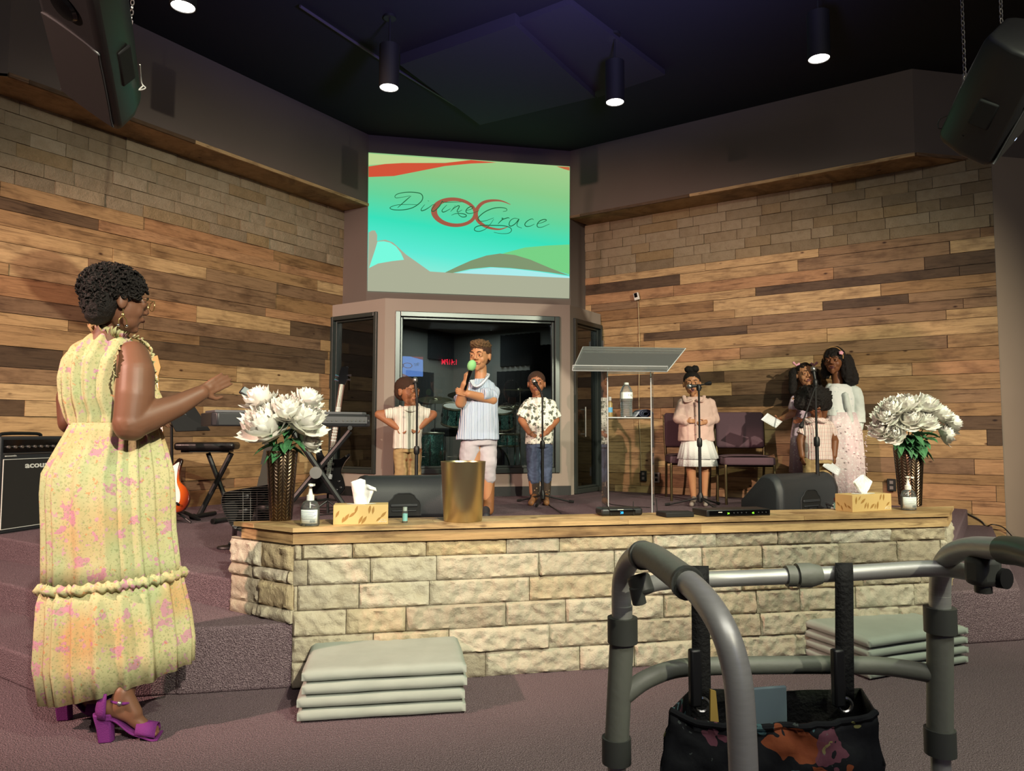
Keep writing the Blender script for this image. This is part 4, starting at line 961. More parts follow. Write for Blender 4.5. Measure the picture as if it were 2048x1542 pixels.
for i in range(7): MB().lathe([(.007, .1), (.006, .112)], 10, c=(kw*.1+i*.022, .06, 0)).build('control_knob', M['steel'], kb, world=False)
ks = thing('keyboard_stand', 'black X-shaped folding stand under the keyboard', 'stand', (kc.x+.25, kc.y+.15, SZ))
def pk(x, y, dy=0): return PY(x, y, kc.y+.12+dy)
kz = kc.z-.062
def xbar(a, b_, r=.017, dy=0):
    A_, B_ = pk(*a, dy), pk(*b_, dy); A_.z = max(A_.z, SZ+.02); return MB().tube([A_, B_], r, 8)
for dy in (-.05, .10):
    k1 = xbar((700, 1030), (585, 862), .02, dy); k1.build('leg', M['black'], ks); k2 = xbar((560, 1030), (700, 862), .02, dy+.03); k2.build('leg', M['black'], ks)
MB().tube([pk(585, 856, -.12), pk(585, 856, .2)], .016, 8).build('top_bar', M['black'], ks); MB().tube([pk(700, 856, -.12), pk(700, 856, .2)], .016, 8).build('top_bar', M['black'], ks)
for x in (560, 700):
    q = pk(x, 1030); q.z = SZ+.02; MB().tube([q+Vector((0, -.16, 0)), q+Vector((0, .18, 0))], .018, 8).build('floor_bar', M['black'], ks)
MB().lathe([(.04, -.03), (.04, .03)], 14, M=Matrix.Translation(pk(632, 945, -.06)) @ Matrix.Rotation(math.pi/2, 4, 'X')).build('pivot_disc', M['steel'], ks)
gd = PY(497, 788, kc.y+.05)
t = thing('small_tablet', 'small tilted grey-backed tablet poking above the flowers at left', 'tablet', gd)
rt_ = Matrix.Translation(gd) @ Matrix.Rotation(.55, 4, 'Y') @ Matrix.Rotation(-.5, 4, 'X')
MB().box((0, 0, 0), (.11, .02, .055), rt_).build('case', M['black'], t, bevel=.006); MB().box((.004, -.011, .004), (.1, .003, .043), rt_).build('screen', plain('dim_screen', '8b9a9c', .3), t, smooth=False)
MB().tube([gd+Vector((.02, .02, -.02)), gd+Vector((.03, .03, gd.z*0-.16))], .006, 8).build('stem', M['black'], t)
M['leather'] = plain('black_vinyl', '1a1718', .33, bump=.4, scale=18)
bn = thing('keyboard_bench', 'black padded bench on crossed legs left of the bouquet', 'bench', PZ(428, 1034, SZ)); YBn = W[bn.name].translation.y+.15
def pb_(x, y, dy=0): return PY(x, y, YBn+dy)
a, c = pb_(356, 892), pb_(475, 892); L = (c-a).length; cc = (a+c)/2
def sf(u, v): return cc+Vector(((u-.5)*L, (v-.5)*.30, .035+.012*math.sin(math.pi*u)**.3*math.sin(math.pi*v)**.3-.006*abs(math.sin(u*9))*0))
MB().box(cc, (L, .3, .062)).build('seat', M['leather'], bn, bevel=.024, seg=4)
MB().box(cc-Vector((0, 0, .04)), (L*.8, .2, .02)).build('seat_frame', M['black'], bn, smooth=False)
MB().tube([pb_(416, 906), pb_(452, 1000)], .019, 8).build('leg', M['black'], bn); MB().tube([pb_(463, 906, -.05), pb_(398, 1032, -.05)], .021, 8).build('leg', M['black'], bn)
for (x, y, x2, y2) in ((383, 1034, 430, 1026), (425, 1043, 470, 1036)):
    q, q2 = PZ(x, y, SZ+.02), PZ(x2, y2, SZ+.02); f_ = MB().tube([q, q2], .017, 8).build('floor_bar', M['black'], bn)
    MB().tube([q, lerp(q, q2, .12)], .022, 8).build('rubber_foot', M['rubber'], f_)
# speaker cabinet standing behind the vase, fan in front
sA = PZ(470, 1003, SZ); t = thing('floor_speaker', 'tall dark speaker cabinet leaning behind the left vase', 'speaker', sA)
Yq = sA.y
q = [PY(466, 1003, Yq), PY(545, 1003, Yq), PY(545, 872, Yq+.1), PY(480, 872, Yq+.1)]; q[0].z = SZ; q[1].z = SZ
nb = Vector((0, .24, 0)); b = MB(); b.add(q+[p_+nb for p_ in q], [(0, 1, 2, 3), (4, 7, 6, 5), (0, 4, 5, 1), (1, 5, 6, 2), (2, 6, 7, 3), (3, 7, 4, 0)]); b.build('cabinet', plain('dark_tolex', '38352f', .7, bump=.5, scale=200), t, bevel=.006)
MB().tube([q[0]+Vector((-.004, -.004, 0)), q[3]+Vector((-.004, -.004, 0))], .006, 6).build('edge_trim', plain('tan_piping', '8d7a64', .6), t)
fY = 3.95
fan = thing('floor_fan', 'black wire-grille floor fan at the left end of the stage edge', 'fan', PZ(460, 1097, SZ))
def pf(x, y, dy=0): return PY(x, y, fY+dy)
op = [(458, 983), (530, 971), (560, 968), (575, 1000), (572, 1040), (520, 1058), (480, 1062), (462, 1050), (449, 1026), (443, 1004), (446, 991)]
ops = [(p_.x, p_.y) for p_ in spline([(x, y, 0) for x, y in op], 3, True)]
b = MB(); fr_ = [pf(x, y) for x, y in ops]; bk_ = [pf(x, y, .16) for x, y in ops]; n = len(ops)
b.add(fr_+bk_, [tuple(range(n, 2*n))[::-1]]+[(i, (i+1) % n, (i+1) % n+n, i+n) for i in range(n)]); b.build('shroud', M['blackm'], fan, solid=.004)
cx_, cy_ = 510, 1014
b = MB()
for k in range(5):
    a = k*2*math.pi/5; c0 = pf(cx_, cy_, .07); e = Vector((math.cos(a), 0, math.sin(a)))*.11; s_ = Vector((-math.sin(a), 0, math.cos(a)))*.035
    b.quad(c0, c0+e*.5+s_+Vector((0, .02, 0)), c0+e, c0+e*.6-s_-Vector((0, .02, 0)))
b.build('blade', M['black'], fan, solid=.003)
b = MB(); yy = 975
def xr(y):
    xs = []
    for (ax, ay), (bx_, by_) in zip(ops, ops[1:]+ops[:1]):
        if (ay-y)*(by_-y) < 0: xs.append(ax+(bx_-ax)*(y-ay)/(by_-ay))
    return (min(xs), max(xs)) if len(xs) > 1 else None
gw = []
while yy < 1062:
    r_ = xr(yy)
    if r_: b.tube([pf(r_[0], yy, 0), pf(r_[0]+6, yy-.5, -.02), pf(r_[1]-6, yy-2, -.02), pf(r_[1], yy-2, 0)], .0016, 5)
    yy += 4.6
for x in (486, 501, 514, 540): b.tube([pf(x, 985, -.018), pf(x, 1052, -.018)], .0016, 5)
b.build('wire_grille', M['steel'], fan)
fp = W[fan.name].translation
MB().lathe([(.02, 0), (.075, .004), (.07, .014), (.02, .022)], 20, c=fp, sy=.6).build('foot', M['black'], fan)
MB().tube([fp+Vector((0, 0, .02)), fp+Vector((.02, .02, .06)), pf(470, 1052, .06)], .014, 8).build('leg', M['black'], fan)
fp2 = fp+Vector((.25, .12, 0)); MB().lathe([(.02, 0), (.075, .004), (.07, .014), (.02, .022)], 20, c=fp2, sy=.6).tube([fp2+Vector((0, 0, .01)), pf(530, 1050, .06)], .014, 8).build('leg', M['black'], fan)
# music stand
mY = 5.35
t = thing('music_stand', 'black music stand with a tilted tray under the woman\'s forearm', 'music stand', PZ(345, 1036, SZ))
q = [PY(318, 800, mY-.05), PY(371, 787, mY+.12), PY(420, 861, mY+.02), PY(352, 863, mY-.12)]
n_ = (q[1]-q[0]).cross(q[3]-q[0]).normalized()*.004; MB().add([v-n_ for v in q]+[v+n_ for v in q], [(0, 1, 2, 3), (4, 7, 6, 5), (0, 4, 5, 1), (1, 5, 6, 2), (2, 6, 7, 3), (3, 7, 4, 0)]).build('tray', M['blackm'], t, smooth=False)
b0 = W[t.name].translation; MB().tube([b0+Vector((0, 0, .02)), PY(343, 850, b0.y), (q[0]+q[2])/2], .011, 10).build('pole', M['black'], t)
for e in ((400, 1040), (322, 1032), (352, 1018)):
    ee = PZ(*e, SZ+.006); MB().tube(spline([b0+Vector((0, 0, .07)), lerp(b0, ee, .5)+Vector((0, 0, .045)), ee], 5), [.014]*10+[.008], 8).build('leg', M['black'], t)
# amplifier at the far left
aA = PZ(-8, 1070, SZ); aB = PZ(122, 1050, SZ); dx = (aB-aA); aw = .62; ux_ = dx.normalized(); an = math.atan2(ux_.y, ux_.x)
amp = thing('bass_amplifier', 'black guitar amplifier with a row of knobs at the far left', 'amplifier', aA, an); ah = PY(2, 873, aA.y).z-SZ
MB().box((aw/2, .16, ah/2), (aw, .32, ah)).build('cabinet', M['wedge'], amp, world=False, bevel=.012, seg=3)
gh = ah*.77
MB().box((aw/2, -.003, gh/2+.012), (aw*.93, .01, gh-.03)).build('grille_cloth', plain('grille_cloth', '2b2927', .95, bump=.6, scale=400), amp, world=False, smooth=False)
e = MB(); zz0, zz1 = .03, gh-.005; e.box((aw/2, -.009, zz0), (aw*.93, .004, .004)).box((aw/2, -.009, zz1), (aw*.93, .004, .004)).box((aw*.035, -.009, (zz0+zz1)/2), (.004, .004, zz1-zz0)).box((aw*.965, -.009, (zz0+zz1)/2), (.004, .004, zz1-zz0)); e.build('white_piping', M['white'], amp, world=False, smooth=False)
MB().box((aw/2, -.003, ah*.90), (aw*.93, .008, ah*.13)).build('control_panel', M['blackg'], amp, world=False, smooth=False)
MB().box((aw/2, -.008, ah*.82), (aw*.93, .004, .003)).build('panel_trim', M['steel'], amp, world=False, smooth=False)
for i in range(11): MB().lathe([(.011, 0), (.009, .016)], 12, M=Matrix.Translation((.05+i*.052, -.006, ah*.89)) @ Matrix.Rotation(math.pi/2, 4, 'X')).build('control_knob', M['steel'], amp, world=False)
tri_text('acoustic', .066, M['white'], amp, W[amp.name] @ basis((1, 0, 0), (0, 0, 1), (0, -1, 0), (.19, -.0095, ah*.665)), 'maker_lettering', bold=.0016, sxy=(1.25, .85))
tri_text('acoustic', .022, M['white'], amp, W[amp.name] @ basis((1, 0, 0), (0, 0, 1), (0, -1, 0), (.03, -.0095, ah*.79)), 'small_lettering', sxy=(1.25, .85))
MB().tube(spline([(.14, .16, ah), (.18, .16, ah+.018), (.44, .16, ah+.018), (.48, .16, ah)], 4), .012, 8).build('handle', M['black'], amp, world=False)
# guitars: body outline in local x (width) and z (height), leaning back on a stand
def guitar(name, base, axis_top, label, outline, bodymat, neckmat, L, scale, parts):
    base = Vector(base); z = (Vector(axis_top)-base).normalized(); x = Vector((1, 0, 0)); x = (x-z*x.dot(z)).normalized(); y = z.cross(x)
    t = thing(name, label, 'guitar', base); Mx = basis(x, y, z, base)
    G = lambda p: Mx @ Vector(p)
    pts = [(p.x, p.y) for p in spline([(a_, c_, 0) for a_, c_ in outline], 5, True)]; n = len(pts); b = MB()
    b.add([G((a_*scale, -.02, c_*scale)) for a_, c_ in pts]+[G((a_*scale, .022, c_*scale)) for a_, c_ in pts], [tuple(range(n))[::-1], tuple(range(n, 2*n))]+[(i, (i+1) % n, (i+1) % n+n, i+n) for i in range(n)])
    b.build('body', bodymat, t, bevel=.006, seg=3)
    nk = MB().box((0, -.026, (.30+.33)*scale), (.052*scale*1.0, .02, .62*scale), Mx); nk.build('neck', neckmat, t, bevel=.003)
    fb = MB()
    for i in range(16): fb.box((0, -.0375, (.335+.58*(1-2**(-(i+1)/12))*1.0)*scale*1.0+(.02)), (.050*scale, .0025, .0022), Mx)
    fb.build('fret', M['steel'], t, smooth=False)
    MB().prism([(-.028*scale, 0), (.028*scale, 0), (.05*scale, .06), (.035*scale, .16), (-.03*scale, .15), (-.045*scale, .05)], .016, Mx @ Matrix.Translation((0, -.018, .94*scale)) @ Matrix.Rotation(math.pi/2, 4, 'X')).build('headstock', parts['head'], t, bevel=.002)
    for i in range(parts['n']):
        sx = -1 if (i % 2 == 0 or parts['n'] > 5) else 1
        MB().tube([G((sx*.03*scale, -.03, (.97+i*.022)*scale)), G((sx*.075*scale, -.03, (.975+i*.022)*scale))], [.004, .009], 8).build('tuner', M['chrome'], t)
    st = MB()
    for i in range(parts['n']):
        o_ = (i-(parts['n']-1)/2)*.0085*scale; st.tube([G((o_*1.3, -.045, .05*scale)), G((o_*.8, -.041, .94*scale))], .0009, 4)
    st.build('strings', M['steel'], t)
    MB().box((0, -.035, .05*scale), (.075*scale, .02, .05*scale), Mx).build('bridge', M['chrome'], t, bevel=.003)
    for zc in parts['pu']: MB().box((0, -.03, zc*scale), (.075*scale, .016, .028*scale), Mx).build('pickup', M['blackm'], t, bevel=.003)
    return t, G
gb = plain('gloss_black_lacquer', '0a0a0c', .1); rose = plain('rosewood', '5a3426', .5, bump=.2); maple = plain('maple', 'c79c5c', .4)
bass_out = [(0, -.10), (.11, -.115), (.165, -.04), (.14, .05), (.11, .11), (.13, .2), (.17, .27), (.15, .285), (.09, .235), (.035, .22), (-.035, .22), (-.08, .26), (-.12, .36), (-.155, .38), (-.15, .28), (-.115, .14), (-.125, .04), (-.16, -.04), (-.11, -.115)]
base = PY(655, 965, 6.05); topb = PY(684, 770, 6.2)
t, G = guitar('bass_guitar', base, topb, 'glossy black bass guitar on a stand beside the booth window', bass_out, gb, rose, 1.1, .86, dict(n=4, head=gb, pu=(.12, .17)))
for i, (gx, gz) in enumerate(((.10, .02), (.125, -.035), (.09, -.06), (.135, .26))): MB().lathe([(.009, 0), (.008, .014)], 12, M=Matrix.Translation(G((gx*.86, -.022, gz*.86))) @ Matrix.Rotation(math.pi/2, 4, 'X')).build('control_knob', M['chrome'], t)
def gstand(name, p, label, h=.42):
    t = thing(name, label, 'guitar stand', p)
    MB().tube([(0, .06, .02), (0, .09, h)], .009, 8).build('post', M['black'], t, world=False)
    for a in (-1.2, 1.2, math.pi): MB().tube([(0, .06, .12), (.17*math.sin(a), .06-.17*math.cos(a), .008)], .008, 8).build('leg', M['black'], t, world=False)
    MB().tube(spline([(-.08, -.10, .16), (-.08, -.02, .13), (0, .05, .13), (.08, -.02, .13), (.08, -.10, .16)], 4), .009, 8).build('cradle', M['rubber'], t, world=False)
gstand('guitar_stand', (base.x, base.y+.02, SZ), 'black stand carrying the bass guitar')
gy = 5.75
base = PY(333, 985, gy); topb = PY(320, 845, gy+.12)
def sunburst():
    t = NT('sunburst'); g = t.n('ShaderNodeTexGradient', gradient_type='SPHERICAL'); v = t.coord(scale=(5.2, 5.2, 4.4), loc=(0, 0, 0)); t.l(v, g.inputs[0])
    t.set(col=t.ramp(g.outputs[1], [(0, srgb('1d0f0a')), (.18, srgb('6e2410')), (.42, srgb('c6561a')), (.8, srgb('e09a3a'))]), rough=.15); return t.m
strat = [(0, -.16), (.10, -.165), (.16, -.09), (.15, 0), (.105, .07), (.115, .16), (.14, .23), (.11, .245), (.06, .2), (.02, .2), (-.03, .2), (-.07, .25), (-.11, .30), (-.135, .27), (-.12, .16), (-.105, .07), (-.155, -.01), (-.16, -.1), (-.09, -.165)]
t, G = guitar('electric_guitar', base, topb, 'sunburst electric guitar with a white pickguard partly behind the woman', strat, sunburst(), maple, 1.0, .95, dict(n=6, head=maple, pu=(.06, .12, .18)))
pgp = [(-.02, .0), (.03, -.11), (.085, -.10), (.10, -.02), (.085, .06), (.10, .16), (.115, .215), (.06, .19), (.02, .19), (-.05, .21), (-.095, .25), (-.10, .16), (-.07, .05)]
pts = [(p_.x, p_.y) for p_ in spline([(a_, c_, 0) for a_, c_ in pgp], 4, True)]; n = len(pts); b = MB()
b.add([G((a_*.95, -.0235, c_*.95)) for a_, c_ in pts]+[G((a_*.95, -.0215, c_*.95)) for a_, c_ in pts], [tuple(range(n))[::-1], tuple(range(n, 2*n))]+[(i, (i+1) % n, (i+1) % n+n, i+n) for i in range(n)]); b.build('pickguard', M['white'], t, smooth=False)
gstand('guitar_stand', (base.x+.01, base.y+.02, SZ), 'black stand carrying the sunburst guitar', .35)
# drum kit inside the booth
def sparkle():
    t = NT('teal_sparkle_wrap'); v = t.coord(); n = t.voro(v, 220, out='Color'); sx = t.n('ShaderNodeSeparateXYZ'); t.l(n, sx.inputs[0])
    t.set(col=t.ramp(sx.outputs[0], [(.2, srgb('1e4a50')), (.6, srgb('3f8a88')), (.9, srgb('a8e0d8'))]), rough=.25, metal=.6); return t.m
sw = sparkle(); head_m = plain('drum_head', 'd8d4c8', .5); hoop = plain('drum_hoop', 'b0a890', .25, .7)
BZ = .405
def drum(name, c, r, h, label, axis=(0, 0, 1), legs=0, head=None):
    t = thing(name, label, 'drum', (c[0], c[1], c[2])); x, y, z = frame(axis); Mx = basis(x, y, z, c)
    MB().lathe([(r, -h/2), (r, h/2)], 40, M=Mx, cap=False).build('shell', sw, t)
    for s in (-1, 1):
        MB().lathe([(0.001, s*h/2), (r*.98, s*(h/2+.002))], 40, M=Mx, cap=False).build('head', head or head_m, t)
        MB().lathe([(r+.008, s*h/2-.012), (r+.012, s*h/2), (r+.004, s*h/2+.012)], 40, M=Mx, cap=False).build('hoop', hoop, t, solid=.004)
    for k in range(8):
        a = k*math.pi/4; MB().tube([Mx @ Vector(((r+.01)*math.cos(a), (r+.01)*math.sin(a), -h*.42)), Mx @ Vector(((r+.01)*math.cos(a), (r+.01)*math.sin(a), h*.42))], .004, 6).box((0, 0, 0), (.02, .02, .04), Mx @ Matrix.Translation(((r+.008)*math.cos(a), (r+.008)*math.sin(a), 0))).build('lug', M['chrome'], t)
    for k in range(legs):
        a = k*2*math.pi/legs+.5; p_ = Vector(c)+Vector(((r+.015)*math.cos(a), (r+.015)*math.sin(a), 0)); MB().tube([p_+Vector((0, 0, h*.2)), (p_.x, p_.y, BZ+.01)], .006, 8).build('leg', M['chrome'], t)
    return t
kd = 8.25
c = PY(965, 925, kd); rk = .27; drum('bass_drum', (c.x, kd, BZ+rk+.01), rk, .40, 'large bass drum with a dark front head inside the glass booth', axis=(0, 1, .02), head=plain('dark_head', '252a2e', .4))
c = PY(858, 890, 8.05); drum('floor_tom', (c.x, 8.05, PY(858, 905, 8.05).z), .16, .42, 'tall teal sparkle floor tom inside the booth, beside the left boy', legs=3)
c = PY(907, 830, 8.2); drum('rack_tom', (c.x, 8.2, c.z), .125, .2, 'teal sparkle rack tom left of the singing boy\'s elbow', axis=(.05, -.35, 1))
c = PY(1003, 838, 8.2); drum('rack_tom', (c.x, 8.2, c.z), .13, .2, 'teal sparkle rack tom right of the singing boy\'s shirt', axis=(-.1, -.35, 1))
c = PY(1008, 880, 8.55); drum('snare_drum', (c.x, 8.5, c.z), .16, .14, 'shallow drum low in the booth at the singing boy\'s right side', legs=3)
brassy = plain('cymbal_brass', '6f6a50', .3, .85)
def cymstand(px, ytop, dist_y, r, label, tilt=.15):
    p_ = PY(px, ytop, dist_y); t = thing('cymbal_stand', label, 'cymbal stand', (p_.x, dist_y, BZ)); H = p_.z-BZ
    MB().tube([(0, 0, .06), (0, 0, H*.55)], .011, 8).build('lower_tube', M['chrome'], t, world=False); MB().tube([(0, 0, H*.5), (0, 0, H+.04)], .006, 8).build('upper_tube', M['chrome'], t, world=False)
    for k in range(3):
        a = k*2.094+.4; MB().tube([(0, 0, .30), (.24*math.cos(a), .24*math.sin(a), .01)], .008, 8).build('leg', M['chrome'], t, world=False)
    MB().lathe([(.004, .025), (.03, .02), (.04, .008), (r, 0), (r, -.002), (.03, .004)], 36, M=Matrix.Translation((0, 0, H)) @ Matrix.Rotation(tilt, 4, 'X')).build('cymbal', brassy, t, world=False)
cymstand(1030, 815, 8.3, .19, 'cymbal on a chrome stand between the singing boy and the leaf-print-shirt boy'); cymstand(1040, 780, 8.55, .2, 'higher cymbal on the second chrome stand at the right of the booth', .1)
cymstand(870, 800, 8.5, .2, 'cymbal on a stand behind the floor tom', .25); cymstand(925, 790, 8.7, .18, 'cymbal on a stand hidden behind the singing boy\'s arm', -.2)
t = thing('drum_throne', 'round dark drum stool behind the rack tom in the booth', 'stool', (PY(890, 800, 8.75).x, 8.75, BZ))
MB().lathe([(.14, .62), (.17, .64), (.17, .70), (.14, .72)], 28).build('seat', M['blackm'], t, world=False); MB().tube([(0, 0, .05), (0, 0, .63)], .013, 8).build('post', M['chrome'], t, world=False)
for k in range(3): MB().tube([(0, 0, .25), (.22*math.cos(k*2.09), .22*math.sin(k*2.09), .01)], .009, 8).build('leg', M['chrome'], t, world=False)
# foam panels on the booth's inner walls
fm = plain('acoustic_foam', '2f3134', .95, bump=.8, scale=60)
def foam(px, py, w, h, side, label):
    K = (0, KL, 0) if side == 'l' else (0, KR, 0); n = (1, -1, 0) if side == 'l' else (-1, -1, 0); N = Vector(n).normalized(); c = PN(px, py, K, n)+N*.03
    ux_ = Vector((0, 0, 1)).cross(N); b = MB(); k = 8
    for i in range(k):
        a0 = (i/k-.5)*w; a1 = ((i+1)/k-.5)*w; am = (a0+a1)/2
        P_ = lambda s, d, z: c+ux_*s+N*d+Vector((0, 0, z))
        b.add([P_(a0, -.03, -h/2), P_(a1, -.03, -h/2), P_(am, .03, -h/2), P_(a0, -.03, h/2), P_(a1, -.03, h/2), P_(am, .03, h/2)], [(0, 1, 2), (3, 5, 4), (0, 2, 5, 3), (1, 4, 5, 2), (0, 3, 4, 1)])
    o = b.build('acoustic_panel', fm, None, smooth=False); tag(o, label, 'acoustic panel', 'square acoustic foam panels in the booth')
foam(1033, 775, .6, .42, 'r', 'dark foam panel behind the cymbals on the booth\'s right inner wall'); foam(1040, 700, .6, .4, 'r', 'dark foam panel high on the booth\'s right inner wall')
foam(1095, 730, .5, .5, 'r', 'dark foam panel nearest the booth\'s right window jamb'); foam(838, 775, .5, .4, 'l', 'dark foam panel behind the left boy\'s microphone in the booth'); foam(880, 690, .5, .4, 'l', 'dark foam panel high on the booth\'s left inner wall')
foam(1000, 850, .5, .4, 'r', 'dark foam panel low behind the drums in the booth'); foam(800, 860, .4, .4, 'l', 'dark foam panel low on the booth\'s left inner wall')
lamp('booth_fill', 'AREA', (1.16, 8.7, BT-.12), (1.16, 8.7, 0), 10, (.9, 1, .95), sx=.8, sy=.5)  # added fill without a fixture, brightens and tints the booth interior
# small things on the walls
def onright(px, py, d=0.0):
    n = (-1, -1, 0); return PN(px, py, (0, KR-(.03+d)*1.414, 0), n)
p_ = onright(1273, 593, .02); t = thing('wall_sensor', 'small white sensor box with a dark face high on the right plank wall', 'sensor', p_)
Rr = basis(Vector((1, -1, 0)).normalized(), Vector((1, 1, 0)).normalized(), (0, 0, 1), p_) @ Matrix.Rotation(-.2, 4, 'Y')
MB().box((0, 0, 0), (.06, .03, .085), Rr).build('case', M['white'], t, bevel=.006); MB().box((0, -.017, .012), (.035, .004, .05), Rr).build('dark_face', M['blackg'], t, smooth=False)
o = MB().tube(spline([onright(1276, 603), onright(1279, 690), onright(1278, 800), onright(1281, 900), onright(1283, 948)], 6), .004, 6).build('sensor_cable', plain('cream_cable', 'c9b48c', .6), None); tag(o, 'thin cream cable running down the right plank wall from the sensor', 'cable')
for (x, y, lab, cm) in ((1287, 952, 'black power adapter plugged low on the wall behind the lectern', 'blackm'), (1313, 955, 'steel outlet plate low on the wall left of the chairs', 'steel'), (1783, 970, 'dark outlet box low on the wall left of the right vase', 'blackm')):
    p_ = onright(x, y, .01); Rr = basis(Vector((1, -1, 0)).normalized(), Vector((1, 1, 0)).normalized(), (0, 0, 1), p_); t = thing('wall_outlet', lab, 'outlet', p_)
    MB().box((0, 0, 0), (.075, .014, .115), Rr).build('plate', M[cm], t, bevel=.004); MB().box((0, -.009, .025), (.03, .006, .03), Rr).box((0, -.009, -.025), (.03, .006, .03), Rr).build('socket', M['steel'] if cm == 'blackm' else M['blackm'], t, smooth=False)
q = [onright(1925, 1022), onright(1960, 1040), onright(1972, 1052), PY(1985, 1049, RE[1]-.02+.0), PY(2005, 1054, RE[1]-.03), PY(2020, 1068, RE[1]-.04), PY(2040, 1090, RE[1]-.06)]
o = MB().tube(spline(q, 5), .005, 6).build('wall_cable', M['wire'], None); tag(o, 'thin dark cable drooping along the foot of the right wall', 'cable')
n_ = Vector((-ux.y, ux.x, 0)) if False else None
# ceiling-hung loudspeakers
def pa(name, label, pb_, pt_, D, wpx, dvec, mirror):
    """loudspeaker whose long axis runs from pixel pb_ (bottom) to pt_ (top) at distance D"""
    A_ = PD(*pb_, D); B_ = PD(*pt_, D*1.0+dvec); z = (B_-A_).normalized(); H = (B_-A_).length; w = wpx*D/FPX
    y = Vector((0, 1, 0)); y = (y-z*y.dot(z)).normalized(); x = y.cross(z); R_ = Matrix.Rotation(mirror, 3, z); x = R_ @ x; y = R_ @ y
    t = thing(name, label, 'loudspeaker', A_+z*H/2); Mx = basis(x, y, z, A_)
    def ringp(s, zz, dz): 
        pts = [(-.5, -.30), (-.42, -.36), (.42, -.36), (.5, -.30), (.47, .05), (.34, .34), (.26, .42), (-.26, .42), (-.34, .34), (-.47, .05)]
        return [Mx @ Vector((a*w*s, c*w*s*1.0, zz)) for a, c in pts]
    b = MB(); b.loft([ringp(.86, 0, 0), ringp(.96, H*.03, 0), ringp(1, H*.08, 0), ringp(1.03, H*.5, 0), ringp(1, H*.92, 0), ringp(.95, H*.98, 0), ringp(.86, H, 0)], True); b.build('cabinet', M['black'], t, bevel=.012, seg=3, angle=35)
    gp = spline([(-.40, -.372, .06), (.36, -.372, .06), (.42, -.372, .12), (.43, -.372, .55), (.36, -.372, .62), (-.36, -.372, .62), (-.43, -.372, .55), (-.44, -.372, .12)], 4, True)
    g = [Mx @ Vector((p_.x*w, p_.y*w, p_.z*H)) for p_ in gp]; n = len(g); yv = Mx.to_3x3() @ Vector((0, -.006, 0)); bb = MB(); bb.add(g+[q_+yv for q_ in g], [tuple(range(n))[::-1], tuple(range(n, 2*n))]+[(i, (i+1) % n, (i+1) % n+n, i+n) for i in range(n)]); bb.build('grille', M['blackm'], t)
    MB().tube(g+[g[0]], .004, 6).build('grille_rim', plain(name+'_rim', '4a4d50', .4), t)
    MB().lathe([(w*.2, 0), (w*.17, .012), (.01, .018)], 20, M=Mx @ Matrix.Translation((0, -.375*w, H*.78)) @ Matrix.Rotation(math.pi/2, 4, 'X')).build('horn', M['blackg'], t)
    for sx in (-1, 1): MB().box((sx*.49*w, .0, H*.45), (.05*w, .25*w, .24*H), Mx).build('side_handle', M['blackm'], t, bevel=.01)
    MB().box((.18*w, -.38*w, H*.08), (.05*w, .02*w, .016*H), Mx).build('power_light', emit(name+'_led', 'cfe0ff', 1.2), t, smooth=False)
    return t, Mx, w, H
def chain(pts, label):
    t = thing('chain', label, 'chain', pts[0]); q = [Vector(p_) for p_ in pts]; L = (q[1]-q[0]).length; n = int(L/.028); b = MB(); d = (q[1]-q[0]).normalized(); x, y, z = frame(d)
    for i in range(n):
        c = q[0]+d*(i+.5)*L/n; s = x if i % 2 else y
        b.tube([c+d*(.017*math.cos(a))+s*(.009*math.sin(a)) for a in [k*math.pi/4 for k in range(9)]], .0028, 5)
    b.build('links', M['steel'], t)
t, Mx, w, H = pa('hanging_speaker', 'black loudspeaker hanging at the upper left, tilted down', (216, 205), (156, -95), 3.5, 128, -.75, -.05)
tp = Mx @ Vector((.25*w, .1*w, H*.97)); c1_ = PD(268, 0, 3.6); chain([PD(256, 120, 4.1), PD(270, -60, 4.1)], 'steel chain carrying the left hanging loudspeaker')
MB().tube(spline([Mx @ Vector((.44*w, .3*w, H*.36)), PD(283, 165, 3.4), PD(291, 176, 3.4), PD(278, 180, 3.4), Mx @ Vector((.45*w, .3*w, H*.2))], 5), .003, 6).build('cable_loop', M['white'], t)
t, Mx, w, H = pa('hanging_speaker', 'black loudspeaker hanging at the upper right, tilted down', (1952, 284), (2066, 70), 4.2, 150, -.5, .40)
MB().tube(spline([Mx @ Vector((-.45*w, .1*w, H*.45)), PD(1885, 235, 4.2), PD(1877, 256, 4.2), PD(1893, 258, 4.2), Mx @ Vector((-.46*w, .1*w, H*.2))], 5), .003, 6).build('cable_loop', M['wire'], t)
chain([PD(1931, 190, 4.3), PD(1931, 190, 4.3)+Vector((0, 0, CZ-PD(1931, 190, 4.3).z))], 'steel chain at the left of the right hanging loudspeaker')
chain([PD(2005, 95, 4.1), PD(2005, 95, 4.1)+Vector((0, 0, CZ-PD(2005, 95, 4.1).z))], 'steel chain over the top of the right hanging loudspeaker')
